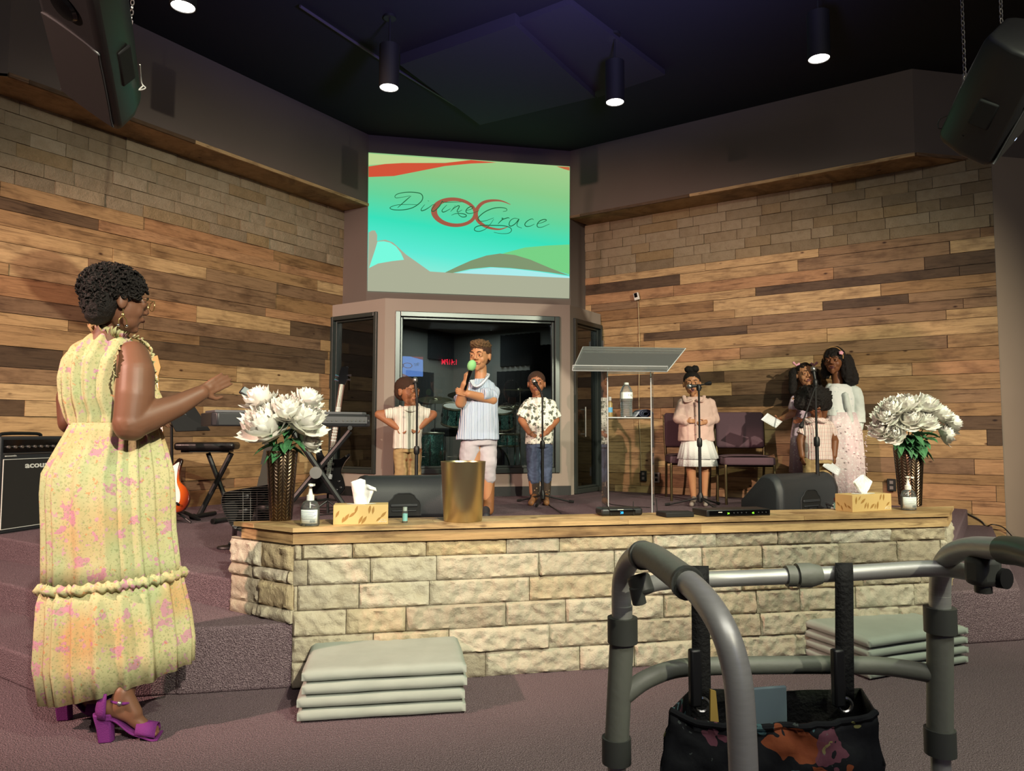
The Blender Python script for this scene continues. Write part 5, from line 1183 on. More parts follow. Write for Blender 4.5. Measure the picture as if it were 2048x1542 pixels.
# ================================================================== people
def finish(b, name, mat, parent, voxel=.004, smooth=4, disp=None, decimate=None):
    """union of overlapping volumes -> one continuous smooth surface"""
    me = bpy.data.meshes.new(name+'_raw'); me.from_pydata([tuple(v) for v in b.v], [], b.f)
    bm = bmesh.new(); bm.from_mesh(me); bmesh.ops.recalc_face_normals(bm, faces=bm.faces); bm.to_mesh(me); bm.free()
    o = bpy.data.objects.new(name+'_raw', me); COL.objects.link(o)
    m = o.modifiers.new('r', 'REMESH'); m.mode = 'VOXEL'; m.voxel_size = voxel; m.adaptivity = 0
    s = o.modifiers.new('s', 'SMOOTH'); s.iterations = smooth; s.factor = .5
    dg = bpy.context.evaluated_depsgraph_get(); me2 = bpy.data.meshes.new_from_object(o.evaluated_get(dg)); bpy.data.objects.remove(o); bpy.data.meshes.remove(me)
    Mi = W[parent.name].inverted()
    if disp:
        nrm = [v.normal.copy() for v in me2.vertices]
        for v, n in zip(me2.vertices, nrm): v.co = v.co + n*disp(v.co, n)
    me2.transform(Mi); me2.name = name
    me2.materials.clear(); me2.materials.append(mat); me2.polygons.foreach_set('use_smooth', [True]*len(me2.polygons))
    o = bpy.data.objects.new(name, me2); COL.objects.link(o); o.parent = parent; W[o.name] = W[parent.name]; return o
def skin(name, c1, c2):
    t = NT(name); v = t.coord(); n = t.noise(v, 12, 3); n2 = t.noise(v, 220, 2)
    t.set(col=t.mix(n, srgb(c1), srgb(c2)), rough=.48, spec=.4); t.bump(n2, .08, .001)
    t.p.inputs['Subsurface Weight'].default_value = .08; t.p.inputs['Subsurface Radius'].default_value = (.8, .3, .15); t.p.inputs['Subsurface Scale'].default_value = .01; return t.m
def hairm(name, c1, c2, scale=160):
    t = NT(name); v = t.coord(); n = t.noise(v, scale, 3, .7); t.set(col=t.mix(t.ramp(n, [(.4, (0, 0, 0)), (.65, (1, 1, 1))]), srgb(c1), srgb(c2)), rough=.7, spec=.4); t.bump(n, 1.0, .006); return t.m
def wavem(name, base, bands, rough=.85, bump=.25, noise_=.0):
    """woven stripes/checks: bands = [(axis, period, duty, colour, strength)]"""
    t = NT(name); c = t.n('ShaderNodeTexCoord'); sx = t.n('ShaderNodeSeparateXYZ'); t.l(c.outputs['Object'], sx.inputs[0]); v = t.coord(); nz = t.noise(v, 8, 2)
    col = srgb(base)
    for ax, per, duty, cc, st in bands:
        s = t.math('ADD', sx.outputs[ax], t.math('MULTIPLY', nz, noise_)); f = t.math('FRACT', t.math('DIVIDE', s, per)); k = t.math('MULTIPLY', t.math('LESS_THAN', f, duty), st)
        col = t.mix(k, col, srgb(cc))
    n = t.noise(v, 260, 2); t.set(col=col, rough=rough, spec=.2); t.bump(n, bump, .002); return t.m
def floralm(name, base, base2, spots, rough=.85, bumps=.3, warm=None):
    """spots = [(scale, threshold, colour, strength, distortion)]"""
    t = NT(name); v = t.coord(); n = t.noise(v, 5, 3); col = t.mix(t.ramp(n, [(.35, (0, 0, 0)), (.65, (1, 1, 1))]), srgb(base), srgb(base2))
    if warm: n3 = t.noise(t.coord(loc=(3, 1, 7)), 3.2, 2); col = t.mix(t.ramp(n3, [(.5, (0, 0, 0)), (.68, (1, 1, 1))]), col, srgb(warm))
    for i, (sc_, th, cc, st, di) in enumerate(spots):
        vv = t.coord(loc=(i*1.7, i*.9, i*2.3)); d = t.noise(vv, sc_*2.2, 2, .6, 0, 1)
        va = t.n('ShaderNodeVectorMath', operation='MULTIPLY_ADD'); t.l(d, va.inputs[0]); va.inputs[1].default_value = (di/sc_,)*3; t.l(vv, va.inputs[2])
        f = t.voro(va.outputs[0], sc_); k = t.math('MULTIPLY', t.math('LESS_THAN', f, th), st); col = t.mix(k, col, srgb(cc))
    n = t.noise(v, 60, 3); t.set(col=col, rough=rough, spec=.2); t.bump(n, bumps, .003); return t.m
M['sk_dark'] = skin('skin_deep', '6b4836', '7c5642'); M['sk_mid'] = skin('skin_brown', '9a6446', 'ab7452'); M['sk_light'] = skin('skin_warm', 'b07c58', 'c08c66'); M['sk_deep2'] = skin('skin_deep_brown', '75492f', '855638')
M['hair'] = hairm('black_hair', '0a0706', '1c1410'); M['hairb'] = hairm('brown_curls', '3a2818', '8a6844', 200); M['hairfade'] = hairm('short_fade', '3b251a', '54382a', 300)
M['eyew'] = plain('eye_white', 'e6e0d8', .25); M['iris'] = plain('dark_iris', '1a0f0a', .15); M['mouth'] = plain('mouth_inside', '3a1414', .6); M['lip'] = plain('lips', '9a5a50', .5); M['lipd'] = plain('deep_lips', '6e3c38', .5)
class Fig:
    def __init__(s, label, foot, Y0, skinm, voxel=.004, name='person', cat='person'):
        s.t = thing(name, label, cat, foot); s.Y = Y0; s.b = MB(); s.skin = skinm; s.vox = voxel; s.m = (Y0*.978)/FPX*1.0
        s.m = m_per_px(PY(1024 if True else 0, 800, Y0)) if False else depth(PY(foot[0]*0+1024, 800, Y0))/FPX
        s.m = m_per_px(Vector((foot[0], Y0, 1.0)))
    def p(s, x, y, dy=0.0): return PY(x, y, s.Y+dy)
    def limb(s, pts, r, b=None):
        b = b or s.b; q = [s.p(*a) if not isinstance(a, Vector) else a for a in pts]
        for i in range(len(q)-1): b.cap(q[i], q[i+1], r[i]*s.m, r[i+1]*s.m)
        return q
    def sleeve(s, pts, r, b):
        q = [s.p(*a) for a in pts]; b.ball(q[0], r[0]*s.m*.98, 18, 12); b.tube([q[0], lerp(q[0], q[-1], .5), q[-1]], [r[0]*s.m, (r[0]+r[-1])/2*s.m, r[-1]*s.m], 22)
    def ring(s, b, rows, n=28, power=2.4, dy=0.0, M_=None):
        """closed loft; rows = (xl, xr, y, depth_in_px)"""
        R = []
        for row in rows:
            xl, xr, y, dp = row[:4]; dd = row[4] if len(row) > 4 else 0.0; tl = row[5] if len(row) > 5 else 0
            c = s.p((xl+xr)/2, y, dy+dd); hw = (xr-xl)/2*s.m; hd = dp/2*s.m; rr = []
            for k in range(n):
                a = 2*math.pi*k/n; ca, sa = math.cos(a), math.sin(a)
                x = abs(ca)**(2/power)*(1 if ca > 0 else -1)*hw; yy = abs(sa)**(2/power)*(1 if sa > 0 else -1)*hd
                rr.append(c+Vector((x, yy, tl*s.m*ca)))
            R.append(rr)
        b.loft(R, True)
    def head(s, cx, cy, Hpx, yaw, pitch=0, roll=0, mouth=.0, dy=0.0, gaze=0.0, lips='lip', eyes=True, ears=True, jaw=1.0):
        H = Hpx*s.m; c = s.p(cx, cy, dy); R = Matrix.Rotation(math.radians(yaw), 4, 'Z') @ Matrix.Rotation(math.radians(pitch), 4, 'X') @ Matrix.Rotation(math.radians(roll), 4, 'Y')
        Mx = Matrix.Translation(c) @ R @ Matrix.Scale(H, 4); s.hM = Mx; s.H = H; T = lambda *a: Mx @ Vector(a); R3 = R.to_3x3(); b = s.b
        def ball(cc, r): b.ball(T(*cc), tuple(k*H for k in r), 20, 14, rot=R3)
        ball((0, .07, .13), (.345, .42, .365)); ball((0, -.09, -.08), (.30, .295, .33)); ball((0, -.13, -.27), (.235*jaw, .22, .20)); ball((0, -.265, -.415), (.10*jaw, .085, .075))
        for q in (-1, 1):
            ball((q*.15, -.235, -.13), (.12, .105, .13)); ball((q*.052, -.405, -.125), (.042, .045, .034))
            if ears: ball((q*.335, .05, -.04), (.045, .085, .125)); b.cap(T(q*.36, .10, .05), T(q*.35, .06, -.14), .022*H, .022*H)
            ball((q*.14, -.325, .0), (.085, .07, .07)); b.cap(T(q*.06, -.375, .095), T(q*.21, -.33, .09), .035*H, .035*H)
        b.cap(T(0, -.375, .05), T(0, -.44, -.095), .035*H, .052*H)
        lz = -.245-.03*mouth
        b.cap(T(-.10, -.345, lz), T(.10, -.345, lz), .05*H, .05*H)
        if mouth: b.cap(T(0, -.30, -.33-.05*mouth), T(0, -.27, -.42-.05*mouth), .08*H, .08*H)
        s.late = []
        def late():
            for q in (-1, 1):
                if eyes:
                    e = MB().ball(T(q*.14, -.362, -.004), (.050*H, .032*H, .024*H), 14, 10, rot=R3).build('eye', M['eyew'], s.t)
                    MB().ball(T(q*.14+gaze*.018, -.386, -.004), (.027*H, .014*H, .024*H), 12, 8, rot=R3).build('iris', M['iris'], e)
                    MB().tube([T(q*.075, -.385, .026), T(q*.14, -.402, .042), T(q*.205, -.368, .022)], .010*H, 6).build('eyelid', s.skin, s.t)
                MB().tube(spline([T(q*.06, -.412, .095), T(q*.135, -.402, .12), T(q*.215, -.35, .09)], 4), [.010*H, .013*H, .014*H, .014*H, .013*H, .012*H, .010*H, .008*H, .006*H], 6).build('eyebrow', M['hair'], s.t)
            w = .10-.02*mouth; up = .012+.022*mouth; lo = .014+.06*mouth
            uz = [T(-w, -.372, lz), T(-w*.4, -.402, lz+up+.008), T(0, -.406, lz+up), T(w*.4, -.402, lz+up+.008), T(w, -.372, lz)]; dz = [T(-w, -.372, lz), T(-w*.5, -.398, lz-lo), T(0, -.402, lz-lo-.006), T(w*.5, -.398, lz-lo), T(w, -.372, lz)]
            MB().tube(spline(uz, 4), .016*H, 8).build('lips', M[lips], s.t)
            MB().tube(spline(dz, 4), .020*H, 8).build('lips', M[lips], s.t)
            if mouth > .2: MB().ball(T(0, -.388, lz-(lo-up)*.5), (w*.85*H, .022*H, (lo+up)*.55*H), 14, 8, rot=R3).build('mouth', M['mouth'], s.t)
        s.late = late
        return Mx
    def hand(s, w, d, n, L, curl=.3, ts=1, spread=1.0, thumb=.5, curls=None, fr=None):
        d = Vector(d).normalized(); n = Vector(n); n = (n-d*n.dot(d)).normalized(); sd = d.cross(n)*ts; b = s.b; w = Vector(w); r = fr or .052*L
        lens = [.40, .46, .43, .33]
        for i in range(4):
            k = w+d*L*.48+sd*((i-1.5)*.125*L*spread)*-1-n*0; b.cap(w+sd*((1.5-i)*.07*L), k, r*1.25, r*1.12)
            c = curls[i] if curls else curl; q = k; a = c*.6; dd = d+sd*((1.5-i)*.06*spread)
            for j, f in enumerate((.46, .31, .23)):
                v = (dd*math.cos(a)+n*math.sin(a)).normalized(); q2 = q+v*(lens[i]*L*f); b.cap(q, q2, r*(1-.08*j), r*(.92-.1*j)); q = q2; a += c*(1.0 if j == 0 else .8)
        b.cap(w, w+d*L*.3, r*1.5, r*1.7)
        t0 = w+d*L*.12+sd*.16*L; t1 = t0+(d*.55+sd*.6+n*thumb*.4).normalized()*L*.22; t2 = t1+(d*.85+sd*.15+n*thumb*.7).normalized()*L*.19; b.cap(t0, t1, r*1.35, r*1.1); b.cap(t1, t2, r*1.1, r*.85)
    def done(s, sm=4): 
        finish(s.b, 'body', s.skin, s.t, s.vox, sm)
        if s.late: s.late()
    def hair(s, prims, mat, name='hair', amp=.0, freq=30, voxel=.006, smooth=2):
        b = MB(); H = s.H; R3 = s.hM.to_3x3().normalized()
        for pr in prims:
            if pr[0] == 'b': b.ball(s.hM @ Vector(pr[1]), tuple(k*H for k in pr[2]), 20, 14, rot=R3)
            else: b.cap(s.hM @ Vector(pr[1]), s.hM @ Vector(pr[2]), pr[3]*H, pr[4]*H)
        return finish(b, name, mat, s.t, voxel, smooth, (lambda c, n: amp*(noise.noise(c*freq)+.5*noise.noise(c*freq*2.3))) if amp else None)
def folds(amp, fx, fz=3):
    return lambda c, n: amp*(noise.noise(Vector((c.x*fx, c.y*fx, c.z*fz)))+.5*noise.noise(Vector((c.x*fx*2.2, c.y*fx*2, c.z*fz*3+7))))
SHORT = [('b', (0, .085, .16), (.362, .425, .362)), ('b', (0, .20, .0), (.33, .30, .33))]
def shoe(s, toe, heel, r, mat, name='shoe', sole=None, shaft=None):
    b = MB(); a, c = Vector(toe), Vector(heel); b.cap(a, c, r, r*1.05); b.cap(lerp(a, c, .3)+Vector((0, 0, r*.15)), c+Vector((0, 0, r*.9)), r*.85, r*1.05)
    if shaft: b.cap(c+Vector((0, 0, r*.5)), Vector(shaft[0]), r*1.05, shaft[1])
    return finish(b, name, mat, s.t, .004, 3)
# ---------------------------------------------------------------- boy singing into the green microphone
f0 = PZ(950, 1031, SZ)
F = Fig('boy in a blue and white striped shirt singing into a green-topped microphone', f0, f0.y, M['sk_light'], .0038); s = F
F.head(960, 712, 59, -31, 2, 0, mouth=.35, lips='lip')
F.limb([(962, 735, .02), (961, 776, .02)], [11.5, 13])
F.ring(F.b, [(936, 990, 776, 30), (932, 994, 800, 38), (934, 992, 850, 38), (932, 990, 890, 38)], 20)
for x, k in ((947, 0), (975, .02)): F.limb([(x, 890, k), (x, 945, k-.02), (x+1, 1012, k)], [17, 13, 9])
F.limb([(933, 784, .0), (921, 806, -.07), (930, 768, -.17)], [12, 10.5, 7.5]); F.limb([(985, 790, .0), (984, 800, -.06), (937, 788, -.15)], [12, 10.5, 7.5])
wr = F.p(931, 766, -.17); md = (F.p(943, 733, -.20)-F.p(931, 778, -.17)).normalized()
F.hand(wr+Vector((-.005, .0, 0)), (.1, -.1, 1), (.9, .25, -.05), .14, 0, 1, .75, 1.0, curls=[1.3, 1.3, 1.3, 1.25])
F.hand(F.p(936, 789, -.15), (-.9, -.1, .25), (.1, .8, .2), .13, .6, -1, .8, .4)
F.done()
F.hair(SHORT, M['hairfade'], 'hair_sides', .0015, 90); F.hair([('b', (0, .06, .36), (.345, .41, .20)), ('b', (0, -.14, .40), (.30, .22, .16)), ('b', (0, .25, .36), (.31, .22, .17))], M['hairb'], 'hair', .012, 60, .005, 1)
st = wavem('blue_stripe_shirt', 'dfe3ec', [(0, .0125, .5, '6f8db8', .85), (0, .05, .12, '4f6a92', .5)], noise_=.006)
b = MB(); F.ring(b, [(948, 974, 758, 24), (936, 988, 766, 34), (927, 997, 783, 44), (924, 997, 800, 48), (921, 996, 830, 52), (917, 997, 860, 55), (911, 998, 879, 56)], 28, 2.6)
F.sleeve([(936, 783, 0), (917, 803, -.06)], [13, 14], b); F.sleeve([(986, 785, 0), (982, 796, -.06)], [14, 15], b); F.sleeve([(983, 790, -.05), (964, 788, -.11)], [14, 12.5], b)
finish(b, 'shirt', st, F.t, .006, 3, folds(.008, 16, 4))
cl = MB(); cl.tube(spline([F.p(943, 761, -.09), F.p(950, 772, -.115), F.p(960, 770, -.12), F.p(973, 756, -.08), F.p(974, 750, .02), F.p(958, 749, .09)], 5), 5.2*F.m, 8, flat=.55); cl.build('collar', wavem('collar_stripe', 'e8eaf0', [(0, .0125, .4, '8aa0c4', .7)]), F.t)
tr = plain('pale_grey_trousers', 'b9b3bb', .85, bump=.4, scale=40)
b = MB(); F.ring(b, [(925, 995, 872, 44), (922, 994, 890, 46)], 24); F.limb([(941, 890, 0), (938, 932, 0), (945, 958, .0)], [21, 19, 15], b); F.limb([(973, 890, .02), (976, 925, -.02), (978, 955, .0)], [21, 18, 14], b); finish(b, 'trousers', tr, F.t, .006, 3, folds(.007, 14, 12))
bt = plain('tan_boot', '8a5a36', .6, bump=.5, scale=60)
for x, k in ((945, 0), (974, .02)):
    t_ = PZ(x-2, 1033, SZ+.03); h_ = t_+Vector((.02, .14, 0)); b = MB(); b.cap(F.p(x+3, 1020, k), F.p(x+3, 958, k), .044, .052); finish(b, 'boot_shaft', bt, F.t, .005, 3)
    shoe(F, t_, h_, .034, plain('dark_shoe_%d' % x, '22242a', .6), 'shoe')
mc = thing('handheld_microphone', 'black handheld microphone with a light green foam cover held by the singing boy', 'microphone', F.p(931, 778, -.19))
a_, c_ = F.p(930, 780, -.185), F.p(942, 738, -.205); MB().tube([a_, lerp(a_, c_, .5), c_], [.0105, .0125, .017], 16).build('handle', M['blackg'], mc); x, y, z = frame(c_-a_)
MB().ball(F.p(943.5, 731, -.207), (.036, .036, .046), 22, 14, rot=basis(x, y, z).to_3x3()).build('foam_cover', M['foam'], mc)
# ---------------------------------------------------------------- boy at the left, hands on hips
f0 = PZ(815, 1008, SZ)
F = Fig('boy in a cream pinstriped shirt with hands on hips, face behind a microphone', f0, f0.y, M['sk_mid'])
F.head(815, 783, 58, 48, 2, mouth=.0)
F.limb([(820, 808, .02), (820, 828, .02)], [11.5, 12]); F.ring(F.b, [(796, 840, 826, 22), (795, 838, 850, 27), (795, 836, 895, 28)], 20)
for x in (803, 829): F.limb([(x, 895), (x, 945), (x, 1000)], [15, 11.5, 8])
F.limb([(800, 826), (758, 829, .03), (797, 857, -.05)], [10, 8.8, 6]); F.limb([(838, 826), (866, 829, .03), (839, 855, -.05)], [10, 8.8, 6])
F.hand(F.p(796, 856, -.055), (.75, -.35, -.45), (-.3, -.2, .3), .11, .35, 1, .8, .3); F.hand(F.p(839, 855, -.055), (-.75, -.35, -.45), (.3, -.2, .3), .11, .35, -1, .8, .3)
F.done(); F.hair(SHORT, M['hairfade'], 'hair', .0015, 90)
st = wavem('cream_pinstripe', 'ece6da', [(0, .021, .10, '5d5048', .8), (0, .047, .06, '3d3430', .9), (0, .009, .12, 'a89a8c', .5)], noise_=.012)
b = MB(); F.ring(b, [(806, 836, 812, 20), (789, 851, 817, 30), (788, 851, 830, 36), (790, 846, 850, 38), (787, 843, 875, 40), (785, 843, 897, 42)], 26, 2.6); F.sleeve([(800, 824), (771, 829, .01)], [12, 11.5], b); F.sleeve([(838, 823), (857, 829, .01)], [12, 11.5], b); finish(b, 'shirt', st, F.t, .006, 3, folds(.009, 15, 5))
MB().tube(spline([F.p(800, 812, -.01), F.p(812, 820, -.07), F.p(826, 822, -.085), F.p(838, 814, -.04), F.p(834, 807, .05)], 5), 3.6*F.m, 8, flat=.5).build('collar', st, F.t)
kh = plain('khaki_cotton', 'b09468', .85, bump=.4, scale=40)
b = MB(); F.ring(b, [(789, 842, 890, 36), (788, 842, 904, 37)], 22); F.limb([(802, 902), (803, 945), (803, 990)], [15, 13.5, 12.5], b); F.limb([(829, 902), (829, 945), (829, 990)], [15, 13.5, 12.5], b); finish(b, 'trousers', kh, F.t, .006, 3, folds(.008, 14, 12))
for x in (803, 829): t_ = PZ(x, 1012, SZ+.027); shoe(F, t_, t_+Vector((0, .12, 0)), .030, plain('brown_shoe_%d' % x, '4a3222', .6))
# ---------------------------------------------------------------- boy in the leaf-print shirt
f0 = PZ(1077, 1002, SZ)
F = Fig('boy in a white shirt with dark leaf print, jeans and boots, hands clasped', f0, f0.y, M['sk_mid'])
F.head(1073, 767, 49, -14, 0, mouth=.3, gaze=.8)
F.limb([(1074, 787, .02), (1074, 800, .02)], [9.5, 10]); F.ring(F.b, [(1052, 1100, 803, 22), (1053, 1098, 830, 26), (1053, 1100, 885, 27)], 20)
for x in (1066, 1092): F.limb([(x, 885), (x, 935), (x, 985)], [13, 10.5, 7.5])
F.limb([(1056, 813), (1043, 840, .01), (1059, 866, -.10)], [8.8, 7.6, 5.2]); F.limb([(1099, 813), (1112, 840, .01), (1094, 865, -.10)], [8.8, 7.6, 5.2])
F.hand(F.p(1059, 866, -.105), (.75, -.3, -.4), (.2, .8, -.2), .10, .7, 1, .75, .3); F.hand(F.p(1094, 865, -.105), (-.75, -.35, -.4), (-.2, .8, -.2), .10, .7, -1, .75, .3)
F.done(); F.hair(SHORT, M['hairfade'], 'hair', .0015, 90)
st = floralm('leaf_print_shirt', 'eef0e6', 'f4f4ea', [(24, .40, '3f483c', .9, 1.0), (55, .28, '5d6a58', .8, .8)])
b = MB(); F.ring(b, [(1062, 1090, 795, 18), (1050, 1104, 801, 28), (1046, 1110, 812, 33), (1050, 1107, 832, 35), (1051, 1107, 862, 37), (1050, 1106, 888, 38)], 26, 2.6); F.sleeve([(1055, 808), (1042, 834, .0)], [10, 11], b); F.sleeve([(1101, 808), (1113, 836, .0)], [10, 11], b); finish(b, 'shirt', st, F.t, .006, 3, folds(.008, 15, 4))
MB().tube(spline([F.p(1060, 796, -.02), F.p(1068, 806, -.075), F.p(1075, 812, -.09)], 4), 3.4*F.m, 8, flat=.5).build('collar', st, F.t); MB().tube(spline([F.p(1090, 796, -.02), F.p(1085, 806, -.075), F.p(1077, 812, -.09)], 4), 3.4*F.m, 8, flat=.5).build('collar', st, F.t)
MB().ball(F.p(1076, 803, -.065), (.032, .02, .03), 14, 10).build('undershirt', M['white'], F.t)
jn = plain('blue_denim', '46536e', .85, bump=.5, scale=60, var=.25)
b = MB(); F.ring(b, [(1053, 1104, 882, 34), (1052, 1105, 894, 35)], 22); F.limb([(1066, 894), (1066, 935), (1068, 960)], [14.5, 12.5, 12], b); F.limb([(1092, 894), (1092, 935), (1092, 960)], [14.5, 12.5, 12], b); finish(b, 'jeans', jn, F.t, .006, 2, folds(.009, 14, 16))
bt = floralm('patterned_boot_shaft', '3a3430', '4c4238', [(40, .25, 'c8b48c', .8, .7)]); tan = plain('tan_leather', '9a6a42', .5)
for x, tx in ((1069, 1062), (1092, 1093)):
    t_ = PZ(tx, 1006, SZ+.024); h_ = F.p(x, 1000, 0); h_.z = SZ+.026; b = MB(); b.cap(h_+Vector((0, 0, .02)), F.p(x, 962, 0), .042, .054); finish(b, 'boot_shaft', bt, F.t, .005, 2); shoe(F, t_, h_, .027, tan, 'boot_foot')
# ---------------------------------------------------------------- girl in the pink jacket
f0 = PZ(1393, 1004, SZ)
F = Fig('girl in a pale pink jacket and white tiered skirt singing with clasped hands', f0, f0.y, M['sk_light'])
F.head(1384, 767, 48, -22, 0, mouth=1.0, gaze=-.5)
F.limb([(1388, 790, .02), (1390, 802, .02)], [8.5, 9]); F.ring(F.b, [(1370, 1414, 802, 20), (1371, 1413, 830, 24), (1368, 1417, 885, 27)], 20)
for x, x2 in ((1382, 1387), (1411, 1409)): F.limb([(x, 885), (x, 940), (x2, 992)], [12, 9.5, 5.5])
F.limb([(1368, 806), (1354, 838, .0), (1374, 842, -.10)], [8.5, 7.5, 5]); F.limb([(1418, 806), (1432, 840, .0), (1411, 844, -.10)], [8.5, 7.5, 5])
F.hand(F.p(1374, 842, -.105), (.95, -.2, -.0), (.1, .9, -.1), .10, .45, 1, .8, .3); F.hand(F.p(1411, 845, -.11), (-.95, -.2, -.1), (-.1, .9, -.1), .10, .45, -1, .8, .3)
F.done(); F.hair([('b', (0, .09, .165), (.362, .425, .365)), ('b', (0, .22, .0), (.32, .28, .30))], M['hair'], 'hair', .001, 60); F.hair([('b', (-.12, .15, .60), (.18, .17, .15)), ('b', (.14, .15, .62), (.17, .17, .16)), ('b', (0, .15, .50), (.14, .14, .08))], M['hair'], 'hair_bun', .004, 50)
pk_ = plain('pale_pink_denim', 'd9b9ae', .85, bump=.45, scale=90)
b = MB(); F.ring(b, [(1374, 1408, 793, 18), (1364, 1420, 800, 30), (1358, 1425, 812, 37), (1358, 1427, 840, 40), (1357, 1428, 865, 42), (1356, 1429, 882, 43)], 26, 2.8)
F.limb([(1366, 808), (1356, 836, .0), (1371, 843, -.08)], [12, 10.5, 8.5], b); F.limb([(1419, 808), (1429, 838, .0), (1414, 845, -.08)], [12, 10.5, 8.5], b); finish(b, 'jacket', pk_, F.t, .006, 3, folds(.008, 14, 8))
MB().tube(spline([F.p(1368, 792, -.02), F.p(1372, 803, -.085), F.p(1384, 800, -.10)], 4), 3.8*F.m, 8, flat=.5).build('collar', pk_, F.t); MB().tube(spline([F.p(1408, 792, -.02), F.p(1404, 803, -.085), F.p(1392, 800, -.10)], 4), 3.8*F.m, 8, flat=.5).build('collar', pk_, F.t)
MB().tube([F.p(1391, 803, -.108), F.p(1392, 880, -.112)], 1.6*F.m, 6).build('placket', plain('pink_seam', 'b8978c', .8), F.t)
for i in range(4): MB().ball(F.p(1391.5, 812+i*19, -.118), .006, 8, 6).build('button', M['steel'], F.t)
def skirt(F, rows, mat, name, nf=16, amp=.07, n=96, seed=0, solid=.002, flat=.72, yaw=0.0, dy=0.0, ruffle=None):
    """pleated loft; rows=(xl,xr,y,depthfactor,amp)"""
    R = []; rnd = random.Random(seed); ph = [rnd.uniform(-.5, .5) for _ in range(nf+1)]
    for (xl, xr, y, dfac, am) in rows:
        c = F.p((xl+xr)/2, y, dy); hw = (xr-xl)/2*F.m; rr = []
        for k in range(n):
            a = 2*math.pi*k/n; w = a*nf+1.3*math.sin(a*3+seed)+.8*math.sin(a*5+2*seed)
            g = 1+am*(math.sin(w)*.6+.4*math.sin(w*.5+1.3)-.2*math.cos(w*2))
            rr.append(c+Vector((math.cos(a)*hw*g, math.sin(a)*hw*dfac*g, 0 if not ruffle else ruffle*math.sin(w*1.0+1)*F.m)))
        R.append(rr)
    b = MB(); b.loft(R, False); return b.build(name, mat, F.t, solid=solid, angle=180)
wh = plain('white_crinkle_cotton', 'e8eae8', .9, bump=.8, scale=120)
skirt(F, [(1364, 1425, 878, .7, .01), (1360, 1430, 895, .75, .03), (1355, 1437, 917, .8, .045)], wh, 'skirt_tier', 18, seed=1); skirt(F, [(1364, 1425, 895, .7, .01), (1359, 1433, 914, .74, .03), (1356, 1436, 932, .78, .045)], wh, 'skirt_tier', 18, seed=2)
sh = plain('glitter_shoe', '8a8078', .5, bump=.6, scale=200)
for x, tx in ((1388, 1383), (1410, 1411)): t_ = PZ(tx, 1009, SZ+.020); shoe(F, t_, PZ(x, 999, SZ+.022), .022, sh)
# ---------------------------------------------------------------- tall girl at the right of the group
f0 = PZ(1690, 1012, SZ)
F = Fig('tallest girl with long dark wavy hair, pink flower clip and pale mint cardigan', f0, f0.y, M['sk_deep2'])
F.head(1668, 722, 52, -48, 0, mouth=.45, lips='lipd', gaze=-.5)
F.limb([(1674, 745, .02), (1676, 772, .02)], [9.5, 10.5]); F.ring(F.b, [(1655, 1710, 776, 22), (1655, 1710, 820, 27), (1655, 1712, 880, 30)], 20)
for x in (1676, 1702): F.limb([(x, 880), (x, 940), (x, 1000)], [13, 10, 6.5])
F.limb([(1657, 785), (1650, 822, .03), (1640, 850, .06)], [8.5, 7.5, 5]); F.limb([(1712, 785), (1720, 835, .02), (1716, 868, -.06)], [8.5, 7.5, 5]); F.hand(F.p(1716, 868, -.06), (-.2, -.2, -1), (-.8, .1, 0), .12, .4, 1); F.hand(F.p(1640, 850, .06), (-.2, -.1, -1), (.8, .1, 0), .12, .4, -1)
F.done()
F.hair([('b', (0, .10, .17), (.40, .46, .40)), ('b', (0, .32, -.05), (.42, .34, .50)), ('c', (.36, .05, .05), (.46, .02, -.55), .16, .22), ('c', (.40, .30, .05), (.56, .30, -.72), .22, .26), ('c', (-.36, .12, .05), (-.36, .2, -.5), .12, .18), ('c', (0, .45, 0), (.1, .5, -.72), .3, .3), ('b', (.62, .25, -.62), (.17, .17, .17)), ('b', (.5, -.02, -.7), (.17, .15, .15)), ('b', (.3, .5, -.85), (.2, .16, .16))], M['hair'], 'hair', .010, 28, .006)
cp = F.hM @ Vector((.30, -.25, .26)); cpn = (F.hM.to_3x3() @ Vector((.45, -.75, .2))).normalized(); x, y, z = frame(cpn); fb_ = MB()
for k in range(5): a = k*2*math.pi/5; fb_.ball(cp+cpn*.012+x*.013*math.cos(a)+y*.013*math.sin(a), (.011, .011, .008), 10, 8)
fb_.ball(cp+cpn*.018, .008, 8, 6); pinkc = plain('pink_clip', 'e8a8b8', .5); finish(fb_, 'flower_clip', pinkc, F.t, .003, 1)
MB().tube(spline([F.hM @ Vector((math.sin(a)*.36, -.13, .13+math.cos(a)*.40)) for a in [i*.35-1.75 for i in range(11)]], 3), .004, 6).build('headband', plain('gold_headband', 'c89a60', .4), F.t)
lace = floralm('white_lace', 'dfe6e2', 'e9ecea', [(26, .2, 'a8bac0', .5, .8)], bumps=.8)
b = MB(); F.ring(b, [(1660, 1700, 768, 20), (1650, 1706, 776, 30), (1648, 1710, 795, 36), (1652, 1708, 823, 36), (1652, 1712, 832, 38)], 26, 2.6); finish(b, 'dress_bodice', lace, F.t, .006, 3, folds(.005, 18, 6))
pkd = floralm('pink_petal_skirt', 'e4ccd0', 'eadcdc', [(34, .3, 'f4eeee', .8, .7), (50, .2, 'd0b0b8', .6, .8)], bumps=1.0)
skirt(F, [(1653, 1712, 825, .75, .01), (1652, 1724, 860, .75, .03), (1655, 1728, 905, .78, .04), (1656, 1731, 985, .8, .05)], pkd, 'dress_skirt', 14, seed=4)
b = MB(); rnd = random.Random(4); 
